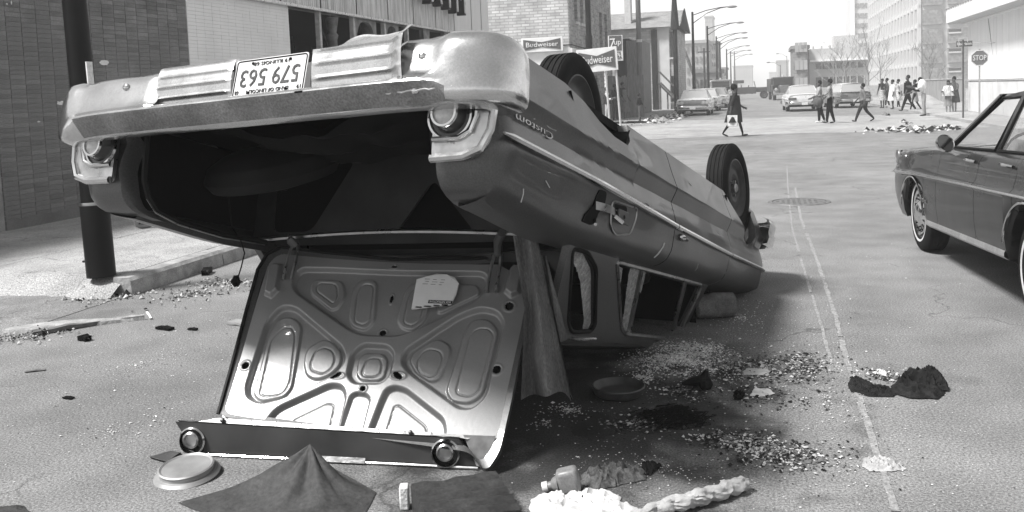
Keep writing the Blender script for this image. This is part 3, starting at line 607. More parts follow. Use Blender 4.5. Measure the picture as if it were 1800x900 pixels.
# ------------------------------------------------------------------ poles and street lamps
pole_m = M('black_painted_pole', .008, .5, var=.3, scale=4, bump=.1, coat=.1)
p = Vector((-5.44, 6.48 + .1, .15)); t = empty('lamp_post', (-5.44, 6.55, .15), 0, 'thick black lamp post with a sleeve base on the near pavement corner behind the wreck', 'lamp post')
t.rotation_euler = (0, math.radians(-1.6), 0)
MB().lathe([(.118, 0), (.118, .62), (.1, .64)], 32).build('base_sleeve', pole_m, t)
MB().lathe([(.104, .6), (.09, 3.2), (.075, 6.8), (.07, 6.85), (0, 6.86)], 32).build('pole', pole_m, t)
MB().lathe([(.1195, .612), (.1225, .625), (.1195, .638)], 32).build('collar_ring', chrome_dull, t)
MB().tube([(0, 0, 6.7), (.5, .1, 7.1), (1.8, .2, 7.25)], .035, 8).build('arm', pole_m, t); MB().ball((2.1, .2, 7.2), (.35, .14, .09)).build('lamp_head', cast2, t)
MB().box((.108, -.03, 1.66), (.012, .07, .29)).build('sticker', scrap, t, smooth=False)
tim = M('utility_pole_timber', .13, .85, var=.35, scale=4, stretch=(6, 6, .4), bump=.3); tim_d = M('tarred_timber', .035, .8, var=.4, scale=4, stretch=(6, 6, .4))
# timber poles: one by the fence, one dark by the liquor store
g_ = gz(1127, 207); t = empty('utility_pole', g_, 0, 'pale weathered utility pole standing in front of the board fence', 'utility pole'); MB().lathe([(.16, 0), (.15, 2), (.12, 11), (0, 11.05)], 14).build('pole', tim, t); MB().box((0, 0, 10.2), (2.2, .1, .12)).build('crossarm', tim, t, smooth=False); MB().lathe([(.165, 4.1), (.165, 4.25)], 14).build('band', cast2, t)
x_ = aty(1036, 100, 39.5).x; t = empty('dark_pole', (x_, 39.5, 0), 0, 'dark street pole in front of the liquor store lettering', 'utility pole'); MB().lathe([(.16, 0), (.15, 3.9), (.12, 4.0), (.115, 8), (0, 8.05)], 14).build('pole', pole_m, t); MB().tube([(0, 0, 7.8), (1.2, 0, 8.3)], .04, 6).build('arm', pole_m, t)
g_ = gz(1190, 200); t = empty('tall_dark_pole', g_, 0, 'tall tapering black pole with conical shroud beside the old house', 'utility pole'); MB().lathe([(.15, 0), (.13, 5.0), (.27, 5.02), (.13, 6.9), (.11, 9), (0, 9.02)], 14).build('pole', tim_d, t); MB().tube([(0, 0, 6.9), (.9, -.3, 7.7), (3.0, -.8, 8.4)], .035, 6).build('arm', pole_m, t); MB().box((-.3, 0, 7.3), (.2, .1, .4)).build('insulator', pole_m, t)
def street_lamp(px_b, Y, top, head, label, grp='street lamps receding along the left kerb'):
    tp = aty(top[0], top[1], Y); hd = aty(head[0], head[1], Y); t = empty('street_lamp', (tp.x, Y, 0), 0, label, 'street lamp', grp)
    MB().lathe([(.14, 0), (.11, tp.z * .5), (.08, tp.z), (0, tp.z + .02)], 10).build('pole', pole_m, t)
    L = hd.x - tp.x; dz = hd.z - tp.z
    for off, k in ((-.25, 0), (-.85, 1)):
        z0 = tp.z + off; MB().tube([(0, 0, z0), (L * .35, 0, z0 + (hd.z - z0) * .62), (L * .7, 0, z0 + (hd.z - z0) * .93), (L * (1 - .08 * k), 0, hd.z)], .035, 6).build('arm', pole_m, t)
    MB().ball((L, 0, hd.z - .03), (.38, .16, .1), 12, 6).build('lamp_head', M('lamp_head_metal', .2, .5), t)
for i, (Y, top, head) in enumerate([(70, (1217, 21), (1287, 11)), (88, (1243, 46), (1301, 39)), (105, (1259, 64), (1308, 57)), (110, (1265, 74), (1309, 66)), (137, (1277, 86), (1314, 80)), (155, (1284, 90), (1317, 88)), (175, (1291, 98), (1320, 95))]):
    street_lamp(0, Y, top, head, ['nearest', 'second', 'third', 'fourth', 'fifth', 'sixth', 'farthest'][i] + ' of the curved arm street lamps along the left side of the street')
for i, (Y, px, pyt) in enumerate([(96, 1243.5, 104), (128, 1266, 92), (190, 1294, 110)]):
    tp = aty(px, pyt - 20, Y); t = empty('timber_pole', (tp.x - .35, Y, 0), 0, ['near', 'middle', 'far'][i] + ' thin timber pole between the street lamps', 'utility pole'); MB().lathe([(.12, 0), (.08, tp.z), (0, tp.z)], 8).build('pole', tim_d, t); MB().box((0, 0, tp.z - .4), (1.2, .1, .1)).build('crossarm', tim_d, t, smooth=False)
for i, (px, pyt, Y, L) in enumerate([(1372, 100, 200, -2.4), (1383, 84, 240, -2.2)]):
    tp = aty(px, pyt + 14, Y); t = empty('street_lamp', (tp.x, Y, 0), 0, ['nearer', 'farther'][i] + ' thin street lamp on the right side of the smoky street', 'street lamp', 'street lamps on the right kerb'); MB().lathe([(.12, 0), (.07, tp.z), (0, tp.z)], 8).build('pole', pole_m, t); MB().tube([(0, 0, tp.z - .3), (L * .5, 0, tp.z + .5), (L, 0, tp.z + .6)], .04, 5).build('arm', pole_m, t); MB().ball((L, 0, tp.z + .6), (.4, .2, .12), 8, 5).build('lamp_head', pole_m, t)

# ------------------------------------------------------------------ right side
whp = M('white_store_paint', .80, .6, var=.05, scale=1.5, stretch=(1, 1.5, .4), spots=(2.2, .74, .6))
RX = 8.2
t = empty('white_store', (RX, 42.4, .1), 0, 'white painted store wall with overhanging cornice behind the stop sign', 'building')
MB().box((5.15, -7.8, 1.85), (10, 15.6, 3.7)).build('wall', whp, t, smooth=False, bevel=.01)
# vertical boards on the side wall: each a part
bw_ = .44; n_ = int(15.5 / bw_)
for i in range(n_):
    MB().box((.125 + random.uniform(-.003, .003), -.02 - bw_ * (i + .5), 2.5), (.05, bw_ - .014, 2.36)).build('panel', whp, t, smooth=False)
MB().box((.12, -7.8, 1.28), (.09, 15.6, .04)).build('rail', M('rail_grey', .4, .6), t, smooth=False)
for i in range(8): MB().box((.125, -.02 - 1.95 * (i + .5), .62), (.05, 1.92, 1.22)).build('dado_panel', M('dado_paint', .62, .6, var=.1, scale=2), t, smooth=False)
MB().box((-.22, -7.6, 4.02), (.85, 16.2, .62)).build('cornice', whp, t, smooth=False, bevel=.02)
MB().box((4.7, -7.6, 3.9), (9.4, 16.0, .5)).build('parapet', whp, t, smooth=False)
for i in range(34): MB().box((-.66, .35 - i * .47, 4.30), (.03, .3, .04)).build('cornice_cleat', M('cleat_grey', .2, .6), t, smooth=False)
MB().box((-.25, -7.6, 3.70), (.75, 16.1, .02)).build('soffit', M('soffit_grey', .45, .6), t, smooth=False)
MB().tube([(.09, -3.6, 3.6), (.09, -4.3, 2.3), (.09, -5.0, 1.2)], .012, 4).build('cable', M('grey_cable', .4, .6), t)
# fence and low wall right of the group
gf = M('grey_fence_boards', .30, .8, var=.12, scale=2, stretch=(5, 5, .5)); Yf = 60
a = aty(1622, 141, Yf); b_ = aty(1692, 141, Yf)
t = empty('grey_board_fence', (a.x, Yf, 0), 0, 'head high grey board fence behind the couple by the white store', 'fence')
n_ = 12
for i in range(n_): w_ = (b_.x - a.x) / n_; MB().box((w_ * (i + .5), 0, a.z / 2), (w_ - .02, .04, a.z - .02)).build('board', gf, t, smooth=False)
MB().box(((b_.x - a.x) / 2, 0, a.z + .02), (b_.x - a.x + .1, .1, .06)).build('cap_rail', cast2, t, smooth=False)
mb = MB(); mb.grid(16, 8, lambda i, j: (7.9 + 3.3 * i / 15, 54 + 4 * j / 7, .1 + .55 * math.exp(-((i - 4) / 3.0) ** 2) * math.sin(PI * j / 7) + .06 * noise.noise(Vector((i, j, 0))) * (0 < j < 7))); tag(mb.build('rubble_heap', asph_pale), 'pale heap of sand against the grey fence beside the group of people', 'sand heap')
# posts and signs
t = empty('sign_post', gz(1693, 212), 0, 'thin dark post standing free at the kerb left of the stop sign', 'post'); MB().cyl((0, 0, 0), (0, 0, 2.85), .03, n=8).build('post', M('dark_post', .08, .5), t); MB().tube([(-.14, 0, 2.6), (-.14, 0, 2.9), (.14, 0, 2.9), (.14, 0, 2.75)], .01, 5).build('frame', cast2, t); MB().cyl((0, 0, 0), (0, 0, .02), .12, n=12).build('base', iron, t)
x_ = aty(1706, 150, 41.5); 
p = aty(1722, 102, 33.0); t = empty('stop_sign', (p.x, p.y, 0), math.radians(-6), 'octagonal STOP sign on a thin pale post in front of the white store', 'stop sign')
R8 = .27; oc = [(R8 * math.cos(PI / 8 + k * PI / 4), R8 * math.sin(PI / 8 + k * PI / 4)) for k in range(8)]
stopm = M('stop_sign_face', .14, .45, var=.12, scale=5, spots=(30, .7, .3)); mb = MB(); mb.prism(oc, -.01, .01, Matrix.Translation((0, 0, p.z)) @ XF); mb.build('sign_face', stopm, t, smooth=False)
mb = MB(); ring = [(x * .95, z * .95) for x, z in oc]; mb.tube([(x, -.013, z + p.z) for x, z in ring], .009, 4, closed=True); mb.build('border', wp, t)
mb = text_mb('STOP', .30, .012); sx = .39 / (max(q[0] for q in mb.v) - min(q[0] for q in mb.v)); mb.v = [(q[0] * sx, -q[2] - .02, q[1] * .8 + p.z) for q in mb.v]; mb.build('lettering', wp, t, smooth=False, weld=False)
MB().cyl((0, .03, 0), (0, .03, p.z + .3), .028, n=8).build('post', M('galvanised_post', .42, .4, metal=.6), t); MB().box((0, .012, p.z + .15), (.03, .02, .03)).box((0, .012, p.z - .15), (.03, .02, .03)).build('bolt', chrome_dull, t)
p = aty(1695, 77, 36.5); t = empty('street_name_sign', p, math.radians(-8), 'small dark street name sign projecting at the corner of the white store', 'street sign'); MB().box((0, 0, 0), (.52, .03, .2)).build('sign_blade', dkred, t, smooth=False)
mb = text_mb('Harrison', .155, .01); sx = .46 / (max(q[0] for q in mb.v) - min(q[0] for q in mb.v)); mb.v = [(q[0] * sx, -q[2] - .022, q[1]) for q in mb.v]; mb.build('lettering', wp, t, smooth=False, weld=False); MB().tube([(.26, 0, 0), (.6, .2, .02), (1.9, 3.5, .05)], .012, 5).build('bracket', cast2, t)
for i, px in enumerate((1704, 1668)):
    q = aty(px, 141, 41.9 if i == 0 else 59.7); 
    if i == 0: o = MB().cyl((RX - .12, q.y, .1), (RX - .12, q.y, q.z), .03, n=6).build('fence_post', M('galvanised_post', .42, .4)); tag(o, 'thin pale fence post against the corner of the white store', 'post')

# apartment block
AY, AX = 146.0, aty(1618, 100, 146).x
apw = M('pale_concrete_frame', .50, .8, var=.08, scale=.3); apb = M('pale_brick_infill', .21, .85, var=.2, scale=.6, fine=.4, fscale=3, bump=.2)
t = empty('apartment_block', (AX, AY, 0), 0, 'long pale high rise housing block with exposed frame and rows of windows', 'apartment building')
xr = aty(1800, 100, AY).x + 12; Wd = xr - AX; Hh = 33.0; FL = 2.78; zb = 1.2
MB().box((Wd / 2, 33.2, Hh / 2), (Wd - .5, 66, Hh)).build('walls', apw, t, smooth=False)
bays = [0, .4 + (aty(1653.5, 100, AY).x - AX)]; bx = aty(1653.5, 100, AY).x - AX; gap = aty(1662, 100, AY).x - AX - bx
x_ = .25; cells = []; k = 0
while x_ + bx < Wd and k < 9:
    for f in range(11): cells.append((x_, f, k))
    x_ += bx + gap; k += 1
pm = None
for (x0, f, k) in cells:
    z0 = zb + f * FL - .35
    if pm is None: pm = MB().box((bx / 2, -.06, FL * .39), (bx - .1, .4, FL * .76)).build('infill_panel', apb, t, smooth=False); o = pm
    else: o = inst(pm, t)
    o.location = (x0, 0, z0)
    if k >= 1 and pm is not None:
        wn = MB().box((x0 + bx * .35, -.3, z0 + FL * .64), (bx * .6, .1, FL * .16)).build('window', dk, t, smooth=False); MB().box((x0 + bx * .35, -.36, z0 + FL * .53), (bx * .62, .06, FL * .08)).build('sill', apw, wn, smooth=False)
# street face with narrow windows and piers
L_ = 66; pier = MB().box((-.15, .3, Hh / 2), (.5, .6, Hh)).build('pier', apw, t, smooth=False)
for i in range(1, 19): inst(pier, t, loc=(0, i * 3.6, 0))
slabm = MB().box((-.05, L_ / 2, 0), (.35, L_, .5)).build('floor_band', apw, t, smooth=False)
for f in range(11): o = slabm if f == 0 else inst(slabm, t); o.location = (0, 0, zb + f * FL - .4)
wm_ = M('narrow_window_grey', .17, .4, var=.3, scale=1); wn = None; cnt = 0
for f in range(11):
    for i in range(18):
        if cnt > 250: break
        if wn is None: wn = MB().box((-.02, 0, 0), (.2, 1.0, FL * .6)).build('window', wm_, t, smooth=False); o = wn
        else: o = inst(wn, t)
        o.location = (0, 1.1 + i * 3.6 + 1.3, zb + f * FL + FL * .38); cnt += 1
MB().box((Wd / 2, 33, Hh + .4), (Wd + .3, 66.6, .8)).build('parapet', apw, t, smooth=False)
# far tower behind
x0 = aty(1496, 100, 260).x; x1 = aty(1529, 100, 260).x
t = empty('housing_tower', (x0, 260, 0), 0, 'second pale housing tower with small paired windows left of the long block', 'apartment building')
MB().box(((x1 - x0) / 2, 8, 30), (x1 - x0, 16, 60)).build('walls', apw, t, smooth=False); MB().box(((x1 - x0) * .1, -.2, 30), ((x1 - x0) * .2, .8, 60.4)).build('stair_shaft', whp, t, smooth=False)
wn = None
for f in range(20):
    for i in range(3):
        if wn is None: wn = MB().box((0, 0, 0), (.95, .3, 1.1)).build('window', wm_, t, smooth=False); o = wn
        else: o = inst(wn, t)
        o.location = ((x1 - x0) * (.36 + .25 * i), -.05, 3 + f * 2.6)
# two storey commercial building with glass front
Y2 = 125
def bx_(px): return aty(px, 120, Y2).x
x0, x1 = bx_(1423), bx_(1527); zt = aty(1470, 84, Y2).z; z1 = aty(1470, 106, Y2).z; z2 = aty(1470, 121, Y2).z; z3 = aty(1470, 134, Y2).z
t = empty('commercial_building', (x0, Y2, 0), 0, 'white two storey commercial building with dark window bands behind the bare trees', 'building')
MB().box(((x1 - x0) / 2, 8.5, zt / 2), (x1 - x0, 16, zt)).build('walls', M('commercial_wall', .40, .7, var=.08, scale=.5), t, smooth=False)
MB().box(((x1 - x0) / 2, .2, z1 + .05), (x1 - x0 - .1, 1.2, .25)).build('canopy', whp, t, smooth=False)
for zz0, zz1 in ((z2, z1 - .25), (.3, z3)):
    n_ = 7
    for i in range(n_):
        w_ = (x1 - x0 - 1.2) / n_; wo = MB().box((.7 + w_ * (i + .5), .45, (zz0 + zz1) / 2), (w_ - .16, .1, zz1 - zz0 - .1)).build('window', M('shopfront_glass', .07, .3, var=.5, scale=.6), t, smooth=False)
        MB().box((.7 + w_ * (i + 1), .38, (zz0 + zz1) / 2), (.1, .12, zz1 - zz0)).build('mullion', cast2, wo, smooth=False)
MB().box((x1 - x0 - 2.5, 4, zt + .8), (3, 4, 1.6)).build('roof_hut', cast2, t, smooth=False)
for i in range(7): MB().cyl(((x1 - x0) * (i + .5) / 7, .6, zt), ((x1 - x0) * (i + .5) / 7, .6, zt + .35), .12, n=6).build('roof_vent', cast2, t)
x0 = aty(1394, 100, 122).x; x1b = aty(1421, 100, 122).x; zt = aty(1405, 84, 122).z
t = empty('corner_brick_building', (x0, 122, 0), 0, 'dark brick three storey corner building with rounded parapet left of the commercial building', 'building')
dkb = brick_tex('dark_corner_brick', .13, .2, var=.3, w_=.5, h_=.18); MB().prism(roundpoly([(0, 0), (x1b - x0, -.5), (x1b - x0, 12), (0, 12)], 1.0), 0, zt).build('walls', dkb, t, ang=50)
MB().prism(roundpoly([(-.25, -.2), (x1b - x0 + .2, -.8), (x1b - x0 + .2, 12.2), (-.25, 12.2)], 1.0), zt - .1, zt + .3).build('cornice', sm2, t, ang=50)
for f in range(3):
    for i in range(3): wo = MB().box(((x1b - x0) * (.25 + .27 * i), -.3 - .2 * i * .27, 1.6 + f * 2.2), (.45, .3, 1.2)).build('window', sm, t, smooth=False)
# dividing wall / hoarding low on the right, far
o = MB().box((9.2, 84, .55), (9.5, .3, 1.1)).build('low_wall', M('low_wall_concrete', .36, .8, var=.15), smooth=False); tag(o, 'long low concrete wall in front of the commercial building', 'wall')
# bare trees
bark = M('bare_bark', .2, .9, var=.3, scale=6)
def bare_tree(px, pyb, pyt, Y, seed, label, th=.11, spread=1.0):
    r = random.Random(seed); b = aty(px, pyb, Y); H_ = aty(px, pyt, Y).z; t = empty('bare_tree', (b.x, Y, 0), 0, label, 'tree', 'bare street trees on the right')
    mb = MB(); tr = [(0, 0, 0)]; n_ = 7
    for i in range(1, n_ + 1): tr.append((r.uniform(-.06, .06) * i * .4, r.uniform(-.05, .05), H_ * .8 * i / n_))
    mb.tube(tr, [th * (1 - .1 * i) for i in range(n_ + 1)], 7); mb.build('trunk', bark, t)
    mb = MB()
    def br(p, d, L, rad, lv):
        q = [p]; 
        for k in range(4): d = (d + Vector((r.uniform(-.18, .18), r.uniform(-.18, .18), r.uniform(-.02, .14)))).normalized(); q.append(q[-1] + d * L / 4)
        mb.tube(q, [rad * (1 - .18 * k) for k in range(5)], 4, caps=False)
        if lv < 4:
            for k in range(3 if lv < 3 else 2):
                s_ = q[r.choice([2, 3, 4])]; a = r.uniform(0, 2 * PI); dd = (d + Vector((math.cos(a), math.sin(a), .25)) * r.uniform(.45, .8)).normalized(); br(s_, dd, L * r.uniform(.5, .72), max(rad * .5, .012), lv + 1)
    for k in range(9):
        i = 2 + (k * 5) // 9; s_ = Vector(tr[min(n_, i + 0)]); a = k * 2.4 + r.uniform(-.4, .4); br(s_, Vector((math.cos(a) * spread, math.sin(a) * spread, .75 + .1 * k)).normalized(), H_ * .34 * r.uniform(.7, 1.1), th * .42, 1)
    mb.build('crown', bark, t, weld=False)
bare_tree(1487, 155, 75, 98, 3, 'bare spreading tree in the middle of the commercial building front')
bare_tree(1526, 148, 58, 96, 5, 'tallest bare tree at the corner of the long apartment block')
bare_tree(1465, 154, 88, 108, 8, 'thin bare tree left of the middle one before the commercial building', .07)
bare_tree(1634, 141, 78, 70, 11, 'slender bare sapling before the brick infill of the apartment block', .06, .5)
bare_tree(1548, 150, 72, 110, 14, 'faint bare tree right of the tallest tree along the apartment block', .08)
# ------------------------------------------------------------------ the overturned car (built upright in its own space: x forward from the tail, y left, z up)
CM = Matrix(((0.1928215840966294, 0.9812318999120045, -0.0019481533677677132), (0.9425651008953063, -0.18577432443144948, -0.2775949044133546), (-0.27274689233919314, 0.05169002783048594, -0.960696244263605))).to_4x4()
CM.translation = Vector((-1.87443006, 3.42965484, 2.04837186)); 
wreck = empty('overturned_car', mat=CM, label='overturned two door sedan resting on its roof with trunk lid hanging open', cat='car')
def metal_paint(name, g, rough=.38, fl=.5, dirt=.12):
    return M(name, g, rough, .35, var=dirt, scale=3.2, bump=.05, bscale=60, fine=.28, fscale=170, spots=(7, .73, g * .55), coat=.25)
body_m = metal_paint('grey_metallic_paint', .08, .38)
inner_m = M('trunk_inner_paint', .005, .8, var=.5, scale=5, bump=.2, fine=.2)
under_m = M('underbody_sealer', .014, .85, var=.5, scale=8, bump=.6, bscale=30)
YR = -1.075
ZS = [.30, .33, .44, .54, .56, .62, .70, .74, .80, .88, .93, .955, .975, .985]
DS = [.085, .072, .036, 0, .008, .036, .014, .008, .02, .034, .06, .095, .155, .24]
def outer(x): return interp(x, [-.1, 0, 4.3, 4.48, 4.58, 4.66, 4.70], [1.03, 1.03, 1.03, 1.022, .99, .92, .84])
def sd_(z): return interp(z, ZS, DS)
def Sy(x, z): return outer(x) - sd_(z)
zz = [.33, .36, .39, .42, .45, .48, .505, .525, .537, .547, .56, .58, .60, .62, .65, .68, .70, .72, .74, .77, .80, .83, .86, .885, .905, .92, .935, .947, .957, .966, .973, .979, .985]
AR = [(.70, .33), (.90, .365), (1.035, .42), (1.2, .455), (1.38, .457), (1.45, .42), (1.475, .33)]
AF = [(3.45, .33), (3.6, .42), (3.72, .49), (3.86, .60), (4.02, .65), (4.14, .61), (4.2, .5), (4.23, .33)]
def zlow(x):
    z = .33
    for A in (AR, AF):
        if A[0][0] <= x <= A[-1][0]: z = max(z, interp(x, [a for a, b in A], [b for a, b in A]))
    return z
def zmap(x, z):
    zl = zlow(x); return z if z >= .72 else zl + (z - .33) * (.72 - zl) / (.72 - .33)
def zdrop(x, z): return z - (.055 * (1 - smooth01(x / .8)) * smooth01((z - .75) / .2))
def frange(a, b, s): n = max(1, int(round((b - a) / s))); return [a + (b - a) * i / n for i in range(n + 1)]
def side_panel(name, x0, x1, sgn, mat=body_m, corner=False, parent=wreck, zmax=1.0, step=.035):
    pts = []
    if corner:
        for (x, y) in [(0, .765), (0, .82), (0, .88), (.004, .93), (.018, .97), (.04, 1.0), (.075, 1.02), (.12, 1.029)]: pts.append((x, y))
        x0 = .16
    xs_ = frange(x0, x1, step) 
    for A in (AR, AF):
        for a, _ in A:
            if x0 < a < x1: xs_.append(a)
    for x in sorted(set(round(q, 4) for q in xs_)): pts.append((x, outer(x)))
    nrm = []
    for i in range(len(pts)):
        a = Vector(pts[max(0, i - 1)]); b_ = Vector(pts[min(len(pts) - 1, i + 1)]); t = (b_ - a).normalized(); nrm.append(Vector((-t.y, t.x)))
    zl = [z for z in zz if z <= zmax]
    def fn(i, j):
        z = zl[j]; x, y = pts[i]; z2 = zmap(x, z); d = sd_(z2); 
        if corner and x < .16 and z < .6: d = d * smooth01(x / .12)
        p = Vector((x, y)) - nrm[i] * d
        if p.y < .70 and corner: p.y = .70
        dent = .009 * noise.noise(Vector((x * 2.3, z2 * 4, sgn * 3))) * smooth01((z - .34) / .1)
        return (p.x, (p.y + dent) * (1 if sgn > 0 else YR), zdrop(x, z2))
    mb = MB(); mb.grid(len(pts), len(zl), fn)
    # return flanges: top gutter and the arch lip
    if zmax > .98 and x0 < 1.0:
        top = [fn(i, len(zl) - 1) for i in range(len(pts))]; mb.grid(len(pts), 2, lambda i, j: (top[i][0] + (.02 * j if i < 8 else 0), top[i][1] * (1 - .02 * j), top[i][2] - .05 * j))
    low = [fn(i, 0) for i in range(len(pts))]; mb.grid(len(pts), 2, lambda i, j: (low[i][0], low[i][1] * (1 - .05 * j), low[i][2] + .004 * j))
    if corner:
        ed = [fn(0, j) for j in range(len(zl))]; mb.grid(len(zl), 3, lambda i, j: (ed[i][0] + [0, .03, .09][j], ed[i][1] - [0, .012, .012][j] * sgn, ed[i][2]))
    return mb.build(name, mat, parent, ang=28)
for sgn in (1, -1):
    q = side_panel('quarter_panel', .16, 2.112, sgn, corner=True)
    side_panel('door', 2.122, 3.38, sgn); fp = side_panel('front_fender', 3.388, 4.70, sgn)
# top decks, hood, nose
mb = MB(); mb.grid(10, 13, lambda i, j: (1.09 + .08 * i / 9, .80 - (.80 + .86) * j / 12, .985 + .018 * math.sin(PI * j / 12))); mb.build('rear_deck_panel', body_m, wreck)
MB().tube([(.925, .75 - 1.62 * i / 12, .93 - .03 * math.sin(PI * i / 12) + .008) for i in range(13)], .011, 6).build('deck_seal_strip', chrome_dull, wreck)
mb = MB(); mb.grid(20, 17, lambda i, j: (3.38 + 1.30 * i / 19, .80 - 1.66 * j / 16, .985 + .035 * math.sin(PI * j / 16) + .012 * noise.noise(Vector((i * .3, j * .3, 2))) - .05 * smooth01((i - 15) / 4))); mb.build('hood', body_m, wreck)
mb = MB(); mb.grid(9, 13, lambda i, j: (4.68 + .02 * math.sin(PI * i / 8), (.86 - 1.78 * j / 12), .36 + .58 * i / 8)); mb.build('grille', M('grille_dark', .06, .4, metal=.7, var=.4, scale=20, stretch=(1, 1, 12)), wreck)
# floor pan, lining and trunk box
mb = MB(); mb.box((1.9, -.03, .335), (3.7, 1.86, .04)); mb.box((3.95, -.03, .42), (1.0, 1.3, .04)); mb.box((.4, -.03, .41), (.8, 1.84, .05)); mb.build('floor_pan', under_m, wreck, smooth=False)
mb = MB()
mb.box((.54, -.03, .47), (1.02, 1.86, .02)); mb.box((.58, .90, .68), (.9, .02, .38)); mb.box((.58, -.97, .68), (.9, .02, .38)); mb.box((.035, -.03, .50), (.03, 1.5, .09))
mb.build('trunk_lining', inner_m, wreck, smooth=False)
# bulkhead with pressed brace behind the rear seat
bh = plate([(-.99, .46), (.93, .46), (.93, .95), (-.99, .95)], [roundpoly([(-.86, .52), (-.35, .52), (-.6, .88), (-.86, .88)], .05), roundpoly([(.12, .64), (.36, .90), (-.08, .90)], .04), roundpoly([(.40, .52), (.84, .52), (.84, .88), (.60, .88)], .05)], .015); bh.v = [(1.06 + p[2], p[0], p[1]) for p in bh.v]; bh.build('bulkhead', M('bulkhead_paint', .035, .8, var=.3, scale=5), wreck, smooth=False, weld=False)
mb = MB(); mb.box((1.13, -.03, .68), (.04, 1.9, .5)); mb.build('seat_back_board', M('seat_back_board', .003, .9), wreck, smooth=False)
# spare wheel well and luggage lumps in the trunk
mb = MB(); mb.lathe([(.05, .0), (.22, .02), (.30, .06), (.33, .12), (.30, .17), (.2, .19), (.18, .14), (.05, .13)], 28, Matrix.Translation((.62, -.55, .52)) @ Matrix.Rotation(math.radians(25), 4, 'Y')); mb.build('spare_wheel', M('spare_tyre', .016, .8, var=.3), wreck)
mb = MB(); mb.grid(16, 24, lambda i, j: (.25 + .6 * i / 15, .45 - 1.05 * j / 23, .50 + .10 * abs(math.sin(i * .5 + j * .12)) * math.sin(PI * j / 23) + .05 * noise.noise(Vector((i * .3, j * .3, 1))))); mb.build('trunk_mat', M('trunk_mat', .010, .9, var=.4, scale=9), wreck)
seat_d = M('dark_seat_vinyl', .008, .5, var=.3, scale=8)
mb = MB(); mb.box((1.55, -.03, .62), (.5, 1.5, .28)); mb.box((1.25, -.03, .8), (.16, 1.5, .3)); mb.build('rear_seat', seat_d, wreck, bevel=.05)
mb = MB(); mb.box((2.9, -.03, .60), (.5, 1.5, .24)); mb.box((2.6, -.03, .82), (.15, 1.5, .42)); mb.build('front_seat', seat_d, wreck, bevel=.05)
mb = MB(); mb.grid(12, 9, lambda i, j: (1.36 + 1.9 * i / 11, .66 - 1.34 * j / 8, 1.375)); mb.build('headliner', M('cabin_shade_black', .004, .9), wreck)  # headliner coloured near-black, the cabin's shade put into its colour
mb = MB(); mb.grid(2, 2, lambda i, j: (1.15 + 2.2 * i, -.70, .5 + .88 * j)); mb.grid(2, 2, lambda i, j: (1.17, -.9 + 1.6 * i, .5 + .9 * j)); mb.grid(2, 2, lambda i, j: (3.34, -.9 + 1.7 * i, .5 + .9 * j)); mb.build('cabin_blackout_panels', M('cabin_shade_black', .004, .9), wreck)  # dark planes added to block light so the cabin looks black
MB().box((3.45, -.03, .78), (.1, 1.7, .35)).build('dashboard', seat_d, wreck, smooth=False)
# opening weatherstrip
for sgn in (1, -1):
    e = .735 if sgn > 0 else -.70
    pts = [(.03, e, .575), (.035, e + .0 * sgn, .70), (.05, e + .01 * sgn, .78), (.10, e + .03 * sgn, .845), (.18, e + .06 * sgn, .89), (.32, e + .06 * sgn, .925), (.6, e + .06 * sgn, .95), (.9, e + .06 * sgn, .95)]
    MB().tube(pts, .013, 6).build('weatherstrip', rubber_m, wreck)
    MB().tube([(p[0] + .012, p[1] + .018 * sgn, p[2] + .012) for p in pts], .004, 5).build('flange_edge', chrome_dull, wreck)
# tail lamps
for sgn in (1, -1):
    k = 1 if sgn > 0 else YR; t = empty('tail_lamp', (0, 0, 0)); t.parent = wreck
    pl = plate(roundpoly([(.768, .555), (.768, .80), (.93, .80), (.995, .74), (1.012, .555)], .035), [], .02); pl.v = [(-.012 + p[2] * 1, p[0] * k, p[1]) for p in pl.v]; pl.build('bezel', chrome_dull, t, smooth=False, weld=False)
    path = [(-.03, .775 * k, .722), (-.03, .88 * k, .722), (-.03, .925 * k, .70), (-.03, .945 * k, .65), (-.03, .95 * k, .56)]; MB().tube(path, .011, 8).build('inner_trim', chrome, t)
    path = [(-.028, .77 * k, .79), (-.028, .90 * k, .788), (-.026, .965 * k, .765), (-.02, .998 * k, .70), (-.018, 1.008 * k, .62), (-.018, 1.01 * k, .56)]; MB().tube(path, .016, 8).build('outer_trim', chrome, t)
    c = (-.025, .842 * k, .640); Xl = Matrix.Translation(c) @ Matrix.Rotation(-PI / 2, 4, 'Y')
    MB().lathe([(.074, .0), (.082, .012), (.090, .012), (.092, 0)], 36, Xl).build('outer_ring', chrome, t)
    MB().lathe([(.078, .004), (.066, .006), (.052, .045), (.0, .045)], 36, Xl).build('lamp_cone', M('lamp_red_dark', .03, .15, coat=.6), t)
    MB().lathe([(.040, .045), (.043, .056), (.051, .056), (.053, .045)], 36, Xl).build('inner_ring', chrome, t)
    MB().lathe([(.042, .048), (.03, .056), (0, .06)], 30, Xl).build('lens', lens_m, t)
